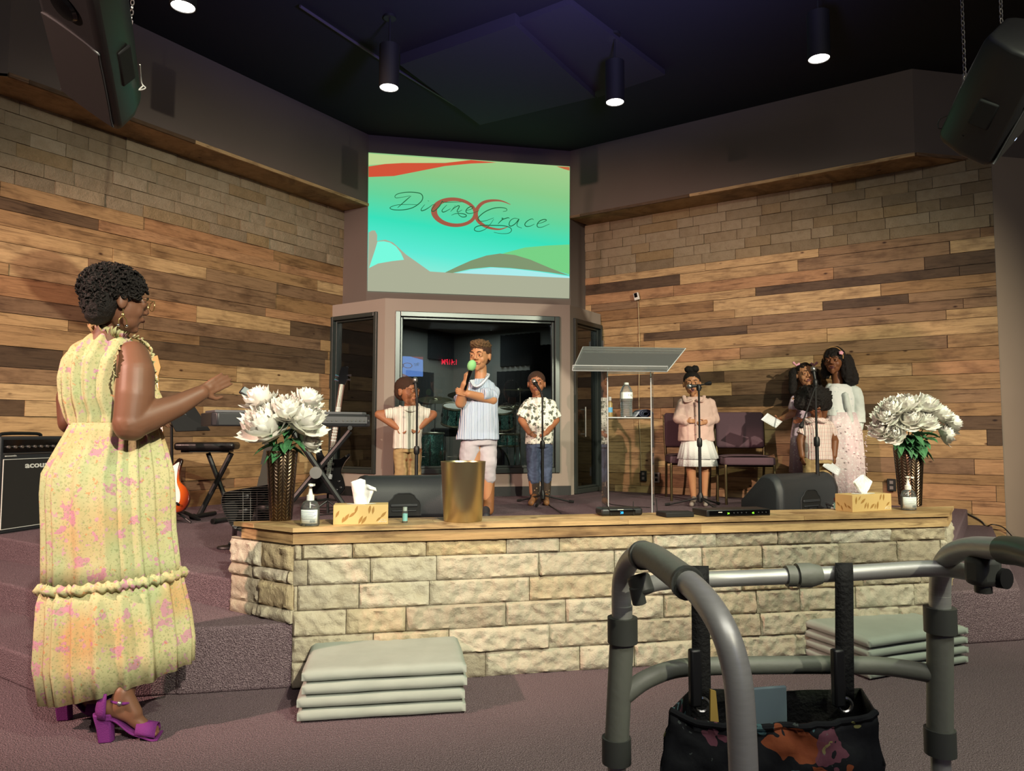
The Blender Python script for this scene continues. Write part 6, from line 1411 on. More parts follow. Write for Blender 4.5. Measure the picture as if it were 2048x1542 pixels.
for i in range(95):
    y_ = rnd.uniform(850, 945); a = rnd.uniform(-math.pi, 0); hw = lerp(35, 37, (y_-850)/95); c = F.p(1690+hw*math.cos(a)*1.02, y_, 0)+Vector((0, math.sin(a)*hw*F.m*.80, 0)); n_ = Vector((math.cos(a), math.sin(a)*.9, .5)).normalized(); u_ = n_.cross(Vector((rnd.uniform(-1, 1), rnd.uniform(-1, 1), 1))).normalized()*.011; v_ = n_*.013+Vector((0, 0, -.006)); b.quad(c-u_*.4, c+u_*.4, c+u_+v_, c-u_+v_)
o = b.build('petal_trim', plain('pink_tulle', 'ead6da', .8), F.t, solid=.0006); o['kind'] = 'stuff'
cd = plain('mint_white_cardigan', 'd6e0da', .9, bump=.7, scale=90)
b = MB(); F.ring(b, [(1688, 1706, 768, 24, .02), (1690, 1716, 778, 36, .01), (1696, 1722, 800, 42, .0), (1699, 1724, 825, 42, 0), (1701, 1725, 845, 40, -.01)], 22, 2.6); F.limb([(1709, 784), (1718, 830, .01), (1715, 856, -.05)], [12.5, 11, 9.5], b); b.cap(F.p(1690, 790, -.10), F.p(1702, 842, -.10), 6*F.m, 5*F.m); b.cap(F.p(1660, 776, .02), F.p(1652, 815, .03), 9*F.m, 8*F.m); finish(b, 'cardigan', cd, F.t, .006, 3, folds(.009, 14, 8))
for x in (1676, 1702): t_ = PZ(x-2, 1018, SZ+.024); shoe(F, t_, t_+Vector((0.01, .12, 0)), .026, M['white'])
# ---------------------------------------------------------------- girl with pink bows holding a sheet
f0 = PZ(1607, 1006, SZ)
F = Fig('girl in a lilac lace dress with pink hair bows holding out a white sheet', f0, f0.y, M['sk_light'])
F.head(1611, 750, 49, -16, -4, mouth=.5, gaze=-.3)
F.limb([(1614, 775, .02), (1612, 792, .02)], [9, 9.5]); F.ring(F.b, [(1592, 1634, 794, 20), (1592, 1634, 830, 25), (1588, 1640, 890, 28)], 20)
for x in (1600, 1626): F.limb([(x, 885), (x, 940), (x, 995)], [12, 9, 5.5])
F.limb([(1590, 800), (1584, 828, -.02), (1562, 838, -.20)], [8.5, 7.2, 4.8]); F.limb([(1636, 800), (1640, 835, -.05), (1604, 842, -.20)], [8.5, 7.2, 4.8])
F.hand(F.p(1563, 838, -.20), (-.95, -.15, .12), (.1, -.3, .9), .10, .55, -1, .8, 1.0); F.hand(F.p(1604, 841, -.2), (-.95, -.15, -.12), (.1, .8, -.2), .10, .5, -1, .8, .3)
F.done(); F.hair([('b', (0, .10, .165), (.365, .425, .365)), ('c', (-.40, .2, .12), (-.50, .15, -.55), .20, .17), ('c', (.42, .2, .12), (.52, .15, -.45), .2, .18), ('b', (-.50, .12, -.62), (.16, .15, .2))], M['hair'], 'hair', .006, 40)
for q in (-1, 1):
    c = F.hM @ Vector((q*.36, -.02, .40)); bb = MB()
    for w_ in (-1, 1): bb.cap(c, c+Vector((w_*.028, 0, .024 if w_*q > 0 else .014)), .006, .013)
    bb.ball(c, .010, 10, 8); finish(bb, 'hair_bow', pinkc, F.t, .003, 1)
lil = floralm('lilac_lace', 'd2b8cc', 'dcc6d6', [(42, .24, 'f2ecf2', .85, .6)], bumps=.8)
b = MB(); F.ring(b, [(1598, 1628, 786, 18), (1590, 1636, 793, 28), (1587, 1640, 806, 33), (1588, 1638, 832, 34)], 26, 2.6); F.limb([(1592, 799), (1586, 816, -.01)], [10, 9.5], b); F.limb([(1635, 799), (1640, 816, -.01)], [10, 9.5], b); finish(b, 'dress_bodice', lil, F.t, .006, 3, folds(.006, 20, 8))
skirt(F, [(1588, 1638, 825, .75, .01), (1582, 1645, 870, .78, .04), (1579, 1652, 945, .8, .06)], floralm('sequin_skirt', 'cbb6c8', 'd8c8d6', [(38, .28, 'f4f0f6', .9, .1)], bumps=.8, rough=.5), 'dress_skirt', 12, seed=7)
for x in (1600, 1626): t_ = PZ(x, 1011, SZ+.022); shoe(F, t_, t_+Vector((0, .11, 0)), .023, M['white'])
def sheet(q4, label, lines=6):
    q = [Vector(v) for v in q4]; n = (q[1]-q[0]).cross(q[3]-q[0]).normalized()*.0006; t = thing('paper_sheet', label, 'paper', sum(q, Vector())/4)
    def fn(u, v): return lerp(lerp(q[0], q[1], u), lerp(q[3], q[2], u), v)+n*8*math.sin(math.pi*u)
    b = MB().grid(fn, 8, 4); b.build('paper', plain('white_paper', 'e9edf0', .8, var=.01), t, solid=.0006)
    b = MB()
    for i in range(lines):
        v = (i+1)/(lines+1); a, c = lerp(q[0], q[3], v), lerp(q[1], q[2], v); d = c-a
        for sg in (-1, 1):
            off = n*sg*1.5; w_ = (q[3]-q[0])*.012; pts = []
            for k in range(9): u = .1+.8*k/8*(.85 if i % 2 else 1); pts.append(fn(u, v)+off)
            for k in range(8): b.quad(pts[k]-w_, pts[k+1]-w_, pts[k+1]+w_, pts[k]+w_)
    b.build('print', plain('grey_print', '9aa4ae', .8), t, smooth=False)
sheet([F.p(1535, 826, -.24), F.p(1565, 843, -.235), F.p(1552, 856, -.27), F.p(1522, 839, -.27)], 'white printed sheet held out over the chair by the girl with pink bows')
# ---------------------------------------------------------------- small boy with the big afro
f0 = PZ(1634, 1017, SZ)
F = Fig('small boy with a big round afro and pink checked shirt looking down', f0, f0.y, M['sk_deep2'])
F.head(1628, 806, 48, -4, 18, mouth=.0, lips='lipd')
F.limb([(1633, 826, .02), (1633, 842, .02)], [10, 11]); F.ring(F.b, [(1610, 1656, 846, 24), (1611, 1656, 870, 29), (1610, 1658, 918, 31)], 20)
for x in (1621, 1648): F.limb([(x, 915), (x, 960), (x, 1005)], [13.5, 10.5, 7])
F.limb([(1612, 853), (1601, 880, .0), (1604, 912, -.03)], [9.5, 8.2, 5.8]); F.limb([(1655, 853), (1669, 882, .0), (1668, 912, -.04)], [9.5, 8.2, 5.8])
F.hand(F.p(1604, 912, -.03), (.1, -.1, -1), (.9, .2, 0), .10, .4, -1, .8, .3); F.hand(F.p(1668, 911, -.04), (.0, -.25, -1), (-.5, .8, 0), .10, .55, 1, .8, .8)
F.done()
b = MB(); rnd = random.Random(12); c = F.p(1626, 797, .02)
b.ball(c, (35*F.m, 34*F.m, 28*F.m), 24, 16); b.ball(F.p(1603, 806, 0), (15*F.m,)*3); b.ball(F.p(1650, 808, 0), (14*F.m,)*3)
for i in range(150):
    v = Vector((rnd.gauss(0, 1), rnd.gauss(0, 1), rnd.gauss(0, 1))).normalized()
    if v.z < -.55: continue
    e = c+Vector((v.x*36, v.y*34, v.z*29))*F.m; b.ball(e, rnd.uniform(1.8, 3.6)*F.m, 8, 6)
afro = finish(b, 'hair', M['hair'], F.t, .0055, 1, lambda c, n: .006*noise.noise(c*70)); 
st = wavem('pink_check', 'e8dad2', [(0, .017, .22, 'b8606a', .8), (0, .034, .14, '7a5a66', .5), (2, .034, .12, 'c88a88', .45)], noise_=.004)
b = MB(); F.ring(b, [(1618, 1648, 836, 20), (1608, 1660, 843, 32), (1603, 1665, 856, 38), (1604, 1662, 880, 40), (1606, 1662, 900, 42), (1607, 1664, 919, 43)], 26, 2.6); F.sleeve([(1613, 852), (1602, 870, .0)], [10.5, 10.5], b); F.sleeve([(1656, 851), (1668, 870, .0)], [10.5, 10.5], b); finish(b, 'shirt', st, F.t, .006, 3, folds(.007, 15, 6))
MB().tube(spline([F.p(1612, 838, -.02), F.p(1619, 845, -.085), F.p(1631, 841, -.10)], 4), 3.6*F.m, 8, flat=.5).build('collar', st, F.t); MB().tube(spline([F.p(1654, 838, -.02), F.p(1648, 845, -.085), F.p(1635, 841, -.10)], 4), 3.6*F.m, 8, flat=.5).build('collar', st, F.t)
for i in range(4): MB().ball(F.p(1623, 850+i*18, -.118), .005, 8, 6).build('button', M['steel'], F.t)
b = MB(); F.ring(b, [(1608, 1662, 912, 38), (1608, 1664, 926, 39)], 22); F.limb([(1621, 924), (1621, 965), (1621, 998)], [15.5, 13.5, 13], b); F.limb([(1649, 924), (1650, 965), (1649, 998)], [15.5, 13.5, 13], b); finish(b, 'trousers', kh, F.t, .006, 3, folds(.008, 14, 12))
for x in (1621, 1649): t_ = PZ(x, 1021, SZ+.024); shoe(F, t_, t_+Vector((0, .11, 0)), .027, plain('black_shoe_%d' % x, '1c1c1e', .5))
sheet([F.p(1654, 917, -.07), F.p(1682, 938, -.07), F.p(1677, 952, -.09), F.p(1645, 932, -.09)], 'white folded paper in the small afro-haired boy\'s hand')
# ---------------------------------------------------------------- woman in the floral dress
f0 = PZ(215, 1455, 0)
F = Fig('woman in a yellow floral maxi dress and purple heels raising one hand', f0, f0.y, M['sk_dark'], .0042)
FW = Vector((math.sin(math.radians(124)), -math.cos(math.radians(124)), 0))
F.head(238, 604, 122, 124, 4, 0, mouth=.0, lips='lipd')
F.limb([(228, 640, .05), (213, 700, .06)], [30, 36])
F.ring(F.b, [(160, 262, 712, 70, .08), (152, 280, 745, 85, .08), (155, 295, 800, 85, .08), (165, 290, 850, 75, .08), (145, 300, 920, 90, .07), (145, 300, 960, 90, .07)], 24)
F.limb([(185, 960, .12), (175, 1180, .12), (150, 1370, .10)], [44, 32, 20]); F.limb([(235, 960, .06), (240, 1160, .03), (250, 1300, .0), (248, 1385, -.10)], [44, 32, 26, 20])
# near (right) arm reaching forward, hand raised
F.limb([(266, 712, -.07), (272, 745, -.10), (270, 790, -.12), (262, 850, -.13)], [30, 34, 35, 32]); F.limb([(262, 846, -.13), (300, 832, -.10), (352, 812, -.06), (402, 786, -.02)], [33, 30, 23, 16])
hw = F.p(402, 785, -.02); F.hand(hw, (F.p(455, 757, .05)-hw), (.25, .9, .35), .150, .12, -1, .80, .1, curls=[.06, .08, .12, .2])
# far (left) arm
F.limb([(172, 735, .20), (140, 795, .22), (141, 845, .20)], [28, 26, 24]); F.limb([(141, 845, .20), (200, 850, .28), (270, 842, .33)], [24, 21, 14]); F.hand(F.p(270, 842, .33), (1, .3, .1), (0, .3, -1), .15, .4, -1)
# feet in the heels
def foot(heel, toe, ank):
    F.b.cap(heel, lerp(heel, toe, .45)+Vector((0, 0, .008)), .027, .026); F.b.cap(lerp(heel, toe, .45)+Vector((0, 0, .008)), toe+Vector((-.03, 0, .008)), .026, .022); F.b.cap(ank, lerp(heel, toe, .2)+Vector((0, 0, .02)), .032, .032); F.b.cap(ank, lerp(heel, toe, .55)+Vector((0, 0, .02)), .03, .026)
    d = (toe-heel); d.z = 0; d.normalize(); sd = Vector((-d.y, d.x, 0))
    for i in range(5): o_ = (i-2)*.015; t0 = toe+sd*o_+Vector((0, 0, -.004)); F.b.cap(t0-d*.03, t0+d*(.012-.010*abs(i-1)*.4), .010, .0085 if i else .010)
Z = Vector((0, 0, 1)); h1 = PZ(203, 1485, 0); t1 = PZ(318, 1478, 0); an1 = F.p(246, 1385, -.12)
H1 = h1+Vector((.02, .01, .115)); T1 = t1+Vector((-.02, .02, .026)); foot(H1, T1, an1)
h2 = PZ(118, 1443, 0); t2 = PZ(205, 1437, 0)+Vector((.02, 0, 0)); H2 = h2+Vector((.02, .02, .115)); T2 = t2+Vector((-.02, .02, .026)); an2 = H2+Vector((.03, .0, .10)); foot(H2, T2, an2)
F.done(9)
pv = plain('purple_suede', '6c2070', .85, bump=.5, scale=300)
for i_, (h_, t_, H_, T_, an_) in enumerate(((h1, t1, H1, T1, an1), (h2, t2, H2, T2, an2))):
    d = (T_-H_); d.z = 0; d.normalize(); sd = Vector((-d.y, d.x, 0)); hb0 = H_-Z*H_.z-d*.005
    b = MB(); b.loft([[hb0+d*a*k+sd*c*k+Z*z_-d*(.012*(z_/.1)) for a, c in ((-.026, -.024), (.022, -.024), (.03, 0), (.022, .024), (-.026, .024), (-.034, 0))] for z_, k in ((0, .85), (.05, .92), (.098, 1.15))], True); hl = b.build('block_heel', pv, F.t, bevel=.004)
    so = MB(); sp_ = spline([H_-Z*.03-d*.03, H_-Z*.034+d*.02, lerp(H_, T_, .5)-Z*.034, lerp(H_, T_, .8)-Z*.026, T_-Z*.019, T_-Z*.017+d*.02], 5); rr = []
    for k, p_ in enumerate(sp_): wdt = lerp(.026, .040, min(1, k/len(sp_)*1.3)); rr.append([p_+sd*wdt, p_+sd*wdt-Z*.008, p_-sd*wdt-Z*.008, p_-sd*wdt])
    so.loft(rr, True); so.build('sole', pv, F.t, bevel=.002)
    ct = MB(); R_ = []
    for z_, r_ in ((-.03, .036), (.0, .038), (.03, .033), (.055, .028)):
        R_.append([H_+Z*z_+d*(-.006-.0*z_)+(-d*math.cos(a)*r_+sd*math.sin(a)*r_) for a in [math.radians(q_) for q_ in range(-95, 96, 19)]])
    ct.loft(R_, False, False); ct.build('heel_counter', pv, F.t, solid=.004)
    ts_ = MB(); R_ = []
    for k_ in (-.055, -.02, .01): c_ = T_+d*k_; R_.append([c_+sd*.040*math.cos(a)+Z*(.036*math.sin(a)-.012+.25*-k_) for a in [math.radians(q_) for q_ in range(0, 181, 15)]])
    ts_.loft(R_, False, False); ts_.build('toe_strap', pv, F.t, solid=.004)
    q_ = [an_-Z*.025+Vector((math.cos(a)*.036, math.sin(a)*.036, .004*math.sin(a*2))) for a in [k*math.pi/8 for k in range(17)]]; MB().tube(q_, .005, 6).build('ankle_strap', pv, F.t); MB().ball(an_-Z*.025-sd*.036*(1), .009, 8, 6).build('buckle', M['steel'], F.t)
# dress
dr_ = floralm('floral_chiffon', 'c4ba8e', 'abb488', [(13, .27, 'c07aa0', .7, 1.3), (30, .22, 'c48aac', .6, 1.1), (26, .15, 'cc7448', .55, 1.0), (60, .28, '8c9a68', .5, .9), (110, .26, '7e7a5c', .45, .9)], warm='c2a070', bumps=.35)
skirt(F, [(150, 305, 846, .52, .03), (147, 312, 862, .55, .07), (128, 322, 900, .60, .07), (106, 331, 945, .62, .07), (102, 334, 985, .62, .06), (105, 336, 1060, .62, .06), (106, 342, 1120, .60, .065), (106, 348, 1164, .60, .06)], dr_, 'dress_skirt', 19, seed=3, n=200, dy=.04)
def skirt_tilt(rows, name, nf, seed, tilt, dyy=.02, rf=None):
    R = []; n = 240
    for (xl, xr, y, dfac, am, tl) in rows:
        c = F.p((xl+xr)/2, y, dyy); hw_ = (xr-xl)/2*F.m; rr = []
        for k in range(n):
            a = 2*math.pi*k/n; w = a*nf+1.3*math.sin(a*3+seed)+.8*math.sin(a*5+2*seed); g = 1+am*(math.sin(w)*.6+.4*math.sin(w*.5+1.3)-.2*math.cos(w*2))
            rr.append(c+Vector((math.cos(a)*hw_*g, math.sin(a)*hw_*dfac*g, tl*F.m*math.cos(a)+(rf*F.m*math.sin(w*2.1) if rf else 0))))
        R.append(rr)
    b = MB(); b.loft(R, False); return b.build(name, dr_, F.t, solid=.002, angle=180)
skirt_tilt([(106, 348, 1160, .6, .05, 10), (100, 352, 1190, .64, .06, 10), (101, 360, 1240, .66, .08, 12), (99, 366, 1300, .68, .08, 18), (110, 366, 1362, .70, .075, 30)], 'dress_flounce', 19, 6, 0)
skirt_tilt([(102, 352, 1150, .63, .06, 10), (98, 356, 1160, .66, .08, 10), (102, 352, 1170, .63, .06, 10)], 'seam_ruffle', 26, 9, 0, rf=2.5)
b = MB(); F.ring(b, [(188, 250, 672, 62, .06), (172, 262, 684, 78, .06), (150, 272, 700, 96, .07), (136, 282, 722, 108, .07), (128, 300, 760, 118, .08), (133, 318, 800, 116, .08), (142, 318, 830, 104, .08), (150, 312, 850, 96, .07)], 36, 2.3)
finish(b, 'dress_bodice', dr_, F.t, .006, 3, lambda c, n: .012*math.sin((c.x*1.0-c.y*.8)*110+4*noise.noise(c*5))*(.7+.5*noise.noise(c*4)))
MB().tube([F.p((lambda a: 231+85*math.cos(a))(a), 851, .06+.085*math.sin(a)) for a in [k*math.pi/12 for k in range(25)]], .009, 8, flat=.6).build('waist_tie', dr_, F.t)
def ruffle(path, w, nrm, name, amp=.008, fq=9):
    R0, R1 = [], []; path = spline(path, 14)
    for i, p_ in enumerate(path): n_ = nrm(p_).normalized(); R0.append(p_); R1.append(p_+n_*w+Vector((math.sin(i*1.1), math.cos(i*1.4), math.sin(i*.9+1)))*amp)
    b = MB(); n = len(path); b.add(R0+R1, [(i, i+1, n+i+1, n+i) for i in range(n-1)]); return b.build(name, dr_, F.t, solid=.002, angle=180)
ruffle([F.p((lambda a: 219+34*math.cos(a))(a), 672+4*math.cos(a), .06+.06*math.sin(a)) for a in [k*math.pi/6 for k in range(13)]], .032, lambda p_: Vector((p_.x-F.p(219, 672, .06).x, p_.y-F.p(219, 672, .06).y, 0))*3+Vector((0, 0, .5)), 'collar_ruffle')
ctr = F.p(278, 760, -.10)
ruffle([F.p(262, 676, -.02), F.p(243, 690, -.08), F.p(232, 712, -.125), F.p(227, 738, -.135), F.p(232, 756, -.13)], .024, lambda p_: (ctr-p_)*2+Vector((.1, -.8, .1)), 'armhole_ruffle', .0045)
ruffle([F.p(262, 676, -.02), F.p(280, 682, .0), F.p(296, 700, .0), F.p(304, 730, .0), F.p(310, 770, -.0)], .018, lambda p_: Vector((.6, -.6, .4)), 'armhole_ruffle', .006)
# hair: short twisted curls
hb = MB(); hM = F.hM; H = F.H; R3 = hM.to_3x3().normalized()
for cc, r in (((0, .11, .17), (.385, .455, .385)), ((0, .27, .0), (.35, .29, .42)), ((0, .30, -.22), (.25, .20, .22))): hb.ball(hM @ Vector(cc), tuple(k*H for k in r), 22, 16, rot=R3)
finish(hb, 'hair', M['hair'], F.t, .006, 2, lambda c, n: .004*noise.noise(c*60))
cb = MB(); rnd = random.Random(21)
for i in range(760):
    v = Vector((rnd.gauss(0, 1), rnd.gauss(0, 1), rnd.gauss(0, 1))).normalized(); q = Vector((v.x*.39, .11+v.y*.46, .17+v.z*.39))
    if q.z < .02: q = Vector((v.x*.34, .30+abs(v.y)*.24, q.z*1.4))
    if (q.y < -.20 and q.z < .22) or (q.y < .12 and q.z < .05) or q.z < -.40: continue
    o_ = hM @ q; nn = (R3 @ Vector((v.x, v.y, v.z))).normalized(); t_ = nn.cross(Vector((rnd.uniform(-1, 1), rnd.uniform(-1, 1), rnd.uniform(-1, 1)))).normalized(); bt_ = nn.cross(t_); r_ = rnd.uniform(.005, .009); pts = []
    for k in range(7): a = k*.95; pts.append(o_+nn*(k*.0035-.002)+t_*r_*math.cos(a)+bt_*r_*math.sin(a))
    cb.tube(pts, [.0035, .0045, .0045, .0042, .004, .0032, .002], 5)
o = cb.build('curls', M['hair'], F.t); o['kind'] = 'stuff'
gl_ = plain('gold_wire', 'c8b070', .25, .9)
T = lambda *a: hM @ Vector(a)
MB().tube([T(-.345, .10, .06), T(-.34, -.10, .075), T(-.26, -.47, .06)], .0016, 6).build('glasses_arm', gl_, F.t)
for q in (-1, 1):
    MB().tube([T(q*.15+.12*math.cos(a), -.49+.02*abs(math.cos(a)), -.0+.085*math.sin(a)) for a in [k*math.pi/10 for k in range(21)]], .0014, 6).build('glasses_rim', gl_, F.t)
MB().tube([T(-.03, -.49, .03), T(0, -.50, .045), T(.03, -.49, .03)], .0014, 6).build('glasses_bridge', gl_, F.t)
for q in (-1,):
    e0 = T(-.385, .04, -.17); b = MB().tube([e0, e0-Z*.018], .002, 6); b.ball(e0-Z*.022, (.006, .004, .008), 10, 8)
    for w_ in (-1, 1): b.tube(spline([e0-Z*.026, e0-Z*.040+FW*.012*w_, e0-Z*.056+FW*.014*w_], 4), .002, 6)
    b.build('earring', gl_, F.t)
    for w_ in (-1, 1): MB().ball(e0-Z*.062+FW*.014*w_, .006, 10, 8).build('crystal', M['chrome'], F.t)
# ================================================================== walking frame with a bag in the foreground
def brushed():
    t = NT('brushed_aluminium'); v = t.coord(scale=(1, 1, 6)); n = t.noise(v, 60, 3); t.set(col=t.mix(n, srgb('b2b4ae'), srgb('c8cac4')), metal=.45, rough=.42); return t.m
alu = brushed(); gsl = plain('grey_vinyl_sleeve', '7c8074', .5, .0, bump=.15, scale=80); clampm = plain('dark_grey_clamp', '4c4f4a', .5)
wl = thing('walking_frame', 'aluminium walking frame in the foreground with a bag strapped to its front bar', 'walking frame', Vector((PD(1560, 1300, 1.0).x, PD(1560, 1300, 1.0).y, 0)))
def wtube(pts, r, name='tube', mat=None, k=8, sm=True):
    q = [PD(x, y, d) for x, y, d in pts]; q = spline(q, k) if sm else q; o = MB().tube(q, r, 18).build(name, mat or alu, wl); return o, q
RD = .0145
DF = 1.0
# left side frame: far leg, top bend, near leg
def floor_pt(x, y, d):
    p_ = PD(x, y, d); return Vector((p_.x, p_.y, 0))
lf = PD(1243, 1250, DF); 
q = spline([PD(1245, 1290, DF), PD(1243, 1180, DF), PD(1251, 1138, .985), PD(1272, 1112, .95), PD(1300, 1112, .90), PD(1345, 1142, .82), PD(1402, 1190, .745), PD(1448, 1262, .70), PD(1474, 1350, .685), PD(1483, 1450, .68)], 8)
e1 = PD(1487, 1542, .68); q += [e1, Vector((e1.x, e1.y, .16))]
MB().tube(q, .0135, 20).build('side_tube', alu, wl)
gq = spline([PD(1272, 1112, .95), PD(1300, 1112, .90), PD(1335, 1135, .84), PD(1376, 1167, .775)], 8)
g_ = MB().tube(gq[4:], .0165, 20).build('hand_grip', gsl, wl)
for i_ in (5, len(gq)-1): MB().tube([gq[i_-1], gq[i_]], .0185, 18).build('grip_collar', clampm, g_)
def leg(xt, yt, d, yc1, yc2, xb):
    a = PD(xt, yt, d); c1 = PD(xt, yc1, d); c2 = PD(xb, yc2, d); fl_ = Vector((c2.x, c2.y, 0))
    MB().tube([a, c1], .0135, 18).build('upper_tube', alu, wl)
    MB().tube([c1, c2], .0165, 20).build('leg_sleeve', gsl, wl)
    MB().tube([c1+Vector((0, 0, .012)), c1-Vector((0, 0, .022))], .0205, 18).build('sleeve_collar', clampm, wl)
    MB().tube([c2+Vector((0, 0, .014)), c2-Vector((0, 0, .02))], .0200, 18).build('sleeve_collar', clampm, wl)
    l_ = MB().tube([c2, fl_+Vector((0, 0, .02))], .0125, 16).build('leg', alu, wl)
    MB().lathe([(.02, 0), (.022, .01), (.016, .045)], 18, c=fl_).build('rubber_tip', M['rubber'], l_)
leg(1245, 1210, DF, 1252, 1495, 1233)
leg(1880, 1190, DF, 1232, 1478, 1880)
fn_ = Vector((e1.x, e1.y, 0)); MB().tube([Vector((e1.x, e1.y, .35)), Vector((e1.x, e1.y, .02))], .0125, 16).lathe([(.02, 0), (.022, .01), (.016, .045)], 18, c=fn_).build('leg', alu, wl)
# right side frame
q = spline([PD(1880, 1240, DF), PD(1880, 1180, DF), PD(1884, 1140, .99), PD(1902, 1110, .96), PD(1940, 1096, .92), PD(1990, 1097, .87), PD(2040, 1104, .82), PD(2110, 1125, .76), PD(2200, 1180, .71), PD(2250, 1290, .69), PD(2265, 1420, .68)], 8)
e2 = q[-1]; q.append(Vector((e2.x, e2.y, .16))); MB().tube(q, .0135, 20).build('side_tube', alu, wl)
gq = spline([PD(2008, 1100, .855), PD(2045, 1104, .82), PD(2110, 1125, .76)], 8); MB().tube(gq, .0165, 20).build('hand_grip', plain('green_grey_grip', '4d5548', .35), wl)
fn_ = Vector((e2.x, e2.y, 0)); MB().tube([Vector((e2.x, e2.y, .35)), Vector((e2.x, e2.y, .02))], .0125, 16).lathe([(.02, 0), (.022, .01), (.016, .045)], 18, c=fn_).build('leg', alu, wl)
# front cross bar, lower arched bar
_, cb_ = wtube([(1276, 1176, .93), (1330, 1163, .97), (1440, 1158, 1.0), (1560, 1153, 1.0), (1700, 1146, 1.0), (1860, 1137, .98), (1930, 1143, .95), (2002, 1156, .89)], .0108, 'front_bar')
MB().tube([PD(1996, 1155, .895), PD(2014, 1158, .885)], .0125, 16).build('end_cap', M['rubber'], wl)
wtube([(1247, 1392, DF), (1290, 1360, 1.01), (1350, 1338, 1.03), (1430, 1332, 1.04), (1560, 1330, 1.045), (1700, 1330, 1.04), (1780, 1334, 1.03), (1878, 1350, DF)], .0125, 'lower_bar', gsl)
MB().box((0, 0, 0), (.034, .03, .036), Matrix.Translation(PD(1966, 1142, .90))).build('clamp', clampm, wl, bevel=.008); MB().tube([PD(1965, 1150, .90), PD(1967, 1184, .90)], .010, 12).build('clamp_knob', clampm, wl)
MB().tube([PD(1275, 1150, .94), PD(1288, 1190, .93)], .015, 14).build('clamp', clampm, wl, bevel=.004); MB().tube([PD(1272, 1175, .925), PD(1279, 1207, .925)], .009, 12).build('clamp_knob', clampm, wl)
MB().tube([PD(1572, 1152, 1.0), PD(1590, 1152, 1.0)], .0142, 18).build('clip_ring', gsl, wl); MB().tube([PD(1594, 1151, 1.0), PD(1620, 1150, 1.0), PD(1641, 1149, 1.0)], [.0165, .0165, .0125], 18).build('clip', gsl, wl)
# tote bag hanging by two straps
def bagfab():
    return floralm('butterfly_fabric', '15171a', '191b1e', [(7.5, .30, '8a4a2c', .9, 1.2), (9, .30, '48696c', .9, 1.3), (12, .26, '6f4450', .85, 1.2), (22, .12, '9a9a5c', .6, 1.0), (60, .12, '6a7670', .35, .8)], rough=.8, bumps=.4)
bf = bagfab(); webb = plain('black_webbing', '131413', .8, bump=.6, scale=200)
bag = thing('tote_bag', 'dark bag with a butterfly print hanging from the walking frame by black straps', 'bag', PD(1550, 1500, 1.0))
BD = .985
def BP(x, y, d=BD): return PD(x, y, d)
top = [(1352, 1420), (1400, 1392), (1470, 1374), (1560, 1376), (1660, 1382), (1712, 1388), (1738, 1410)]
# back wall, two side walls, front wall (four sewn panels) and bottom
def bwall(fn, nu, nv, name, mat): return MB().grid(fn, nu, nv).build(name, mat, bag, solid=.0025, angle=180)
def wav(u, v, a=.006): return a*noise.noise(Vector((u*5, v*5, 2)))
def backf(u, v):
    xt = lerp(1385, 1722, u); yt = 1376+6*math.sin(u*3); xb = lerp(1350, 1765, u); return lerp(PD(xt, yt, 1.06), PD(xb, 1720, 1.07), v)+Vector((0, wav(u, v), 0))
def frontf(u, v):
    xt = lerp(1340, 1752, u); yt = 1422+40*math.sin(math.pi*min(1, max(0, u)))**1.2+8*math.sin(u*9); xb = lerp(1290, 1790, u); return lerp(PD(xt, yt, .93), PD(xb, 1740, .90), v)+Vector((0, wav(u*2, v*2, .012), wav(v, u)))
bwall(backf, 20, 12, 'back_panel', webb); bwall(frontf, 30, 16, 'front_panel', bf)
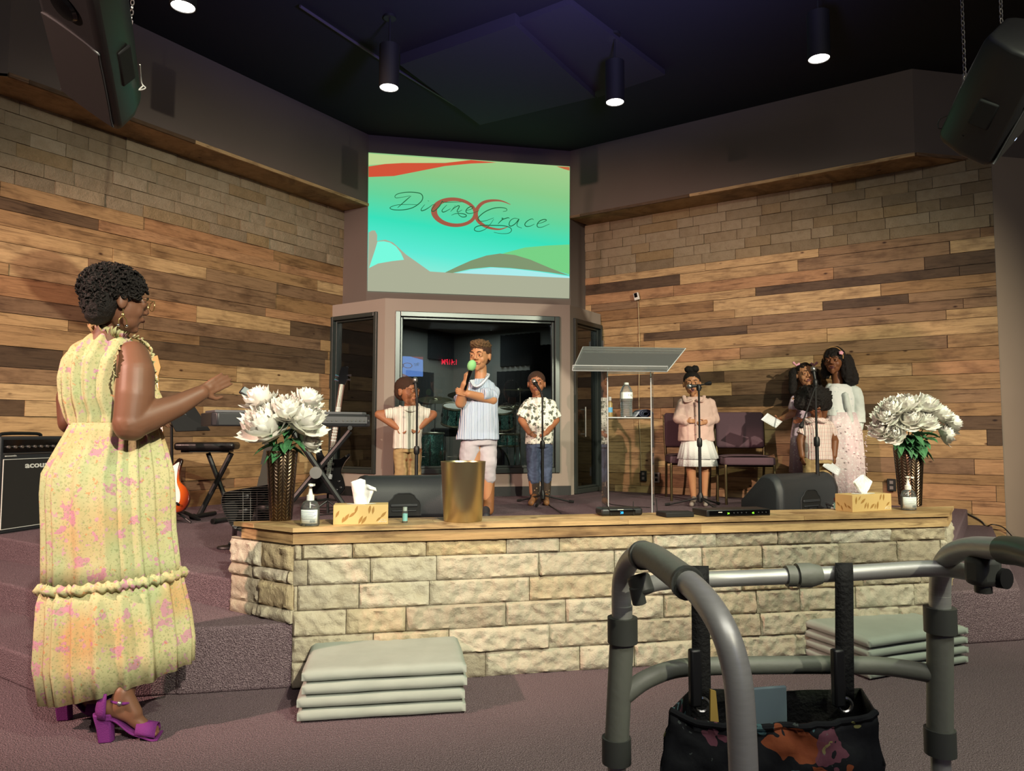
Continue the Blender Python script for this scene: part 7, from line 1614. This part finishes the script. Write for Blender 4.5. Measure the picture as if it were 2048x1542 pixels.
bwall(lambda u, v: lerp(backf(0, v), frontf(0, v), u), 8, 12, 'side_panel', bf); bwall(lambda u, v: lerp(backf(1, v), frontf(1, v), u), 8, 12, 'side_panel', webb)
bwall(lambda u, v: lerp(backf(v, 1), frontf(v, 1), u), 8, 12, 'bottom_panel', webb)
MB().tube([frontf(i/24, 0)+Vector((0, 0, .001)) for i in range(25)], .0045, 8).build('top_hem', bf, bag)
def strap(x1, y1, x2, y2, d=.982, w=.024):
    a, c = PD(x1, y1, d), PD(x2, y2, d); a2, c2_ = PD(x1, y1, 1.02), PD(x2-2, y2, 1.02); b = MB()
    path = [c, lerp(a, c, .5), a-Vector((0, 0, .006)), PD(x1, y1-13, 1.0)+Vector((0, 0, .004)), a2-Vector((0, 0, .006)), lerp(a2, c2_, .5), c2_]; path = spline(path, 4)
    L = [p_-CR*w/2 for p_ in path]; R_ = [p_+CR*w/2 for p_ in path]; n = len(path); b.add(L+R_, [(i, i+1, n+i+1, n+i) for i in range(n-1)]); s_ = b.build('strap', webb, bag, solid=.0022, angle=180)
    MB().box((0, 0, 0), (.016, .012, .075), Matrix.Translation(PD(x2-14, y2-45, d-.01))).build('slider_buckle', M['black'], s_, bevel=.003)
    MB().tube([PD(x2+14*math.cos(t_), y2+10+14*math.sin(t_), d-.01) for t_ in [k*math.pi/8 for k in range(17)]], .0022, 6).build('ring', M['steel'], s_)
strap(1400, 1152, 1404, 1400); strap(1688, 1146, 1690, 1400)
card = thing('blue_card', 'pale blue-grey packet standing inside the tote bag', 'packet', PD(1520, 1440, 1.03))
MB().box((0, 0, 0), (.07, .006, .12), Matrix.Translation(PD(1528, 1462, 1.02))).build('packet', plain('blue_grey_card', '62757c', .7), card, bevel=.002)
yc = thing('yellow_tag', 'small yellow pointed tag poking from the left end of the tote bag', 'tag', PD(1424, 1410, .955))
b = MB(); b.prism([(-.004, -.03), (.008, -.03), (.004, .02), (-.003, .022)], .003, basis(CR, Vector((0, 0, 1)), (0, -1, 0), PD(1424, 1412, .955))); b.build('tag_leaf', plain('yellow_card', 'b5984a', .7), yc)
# end
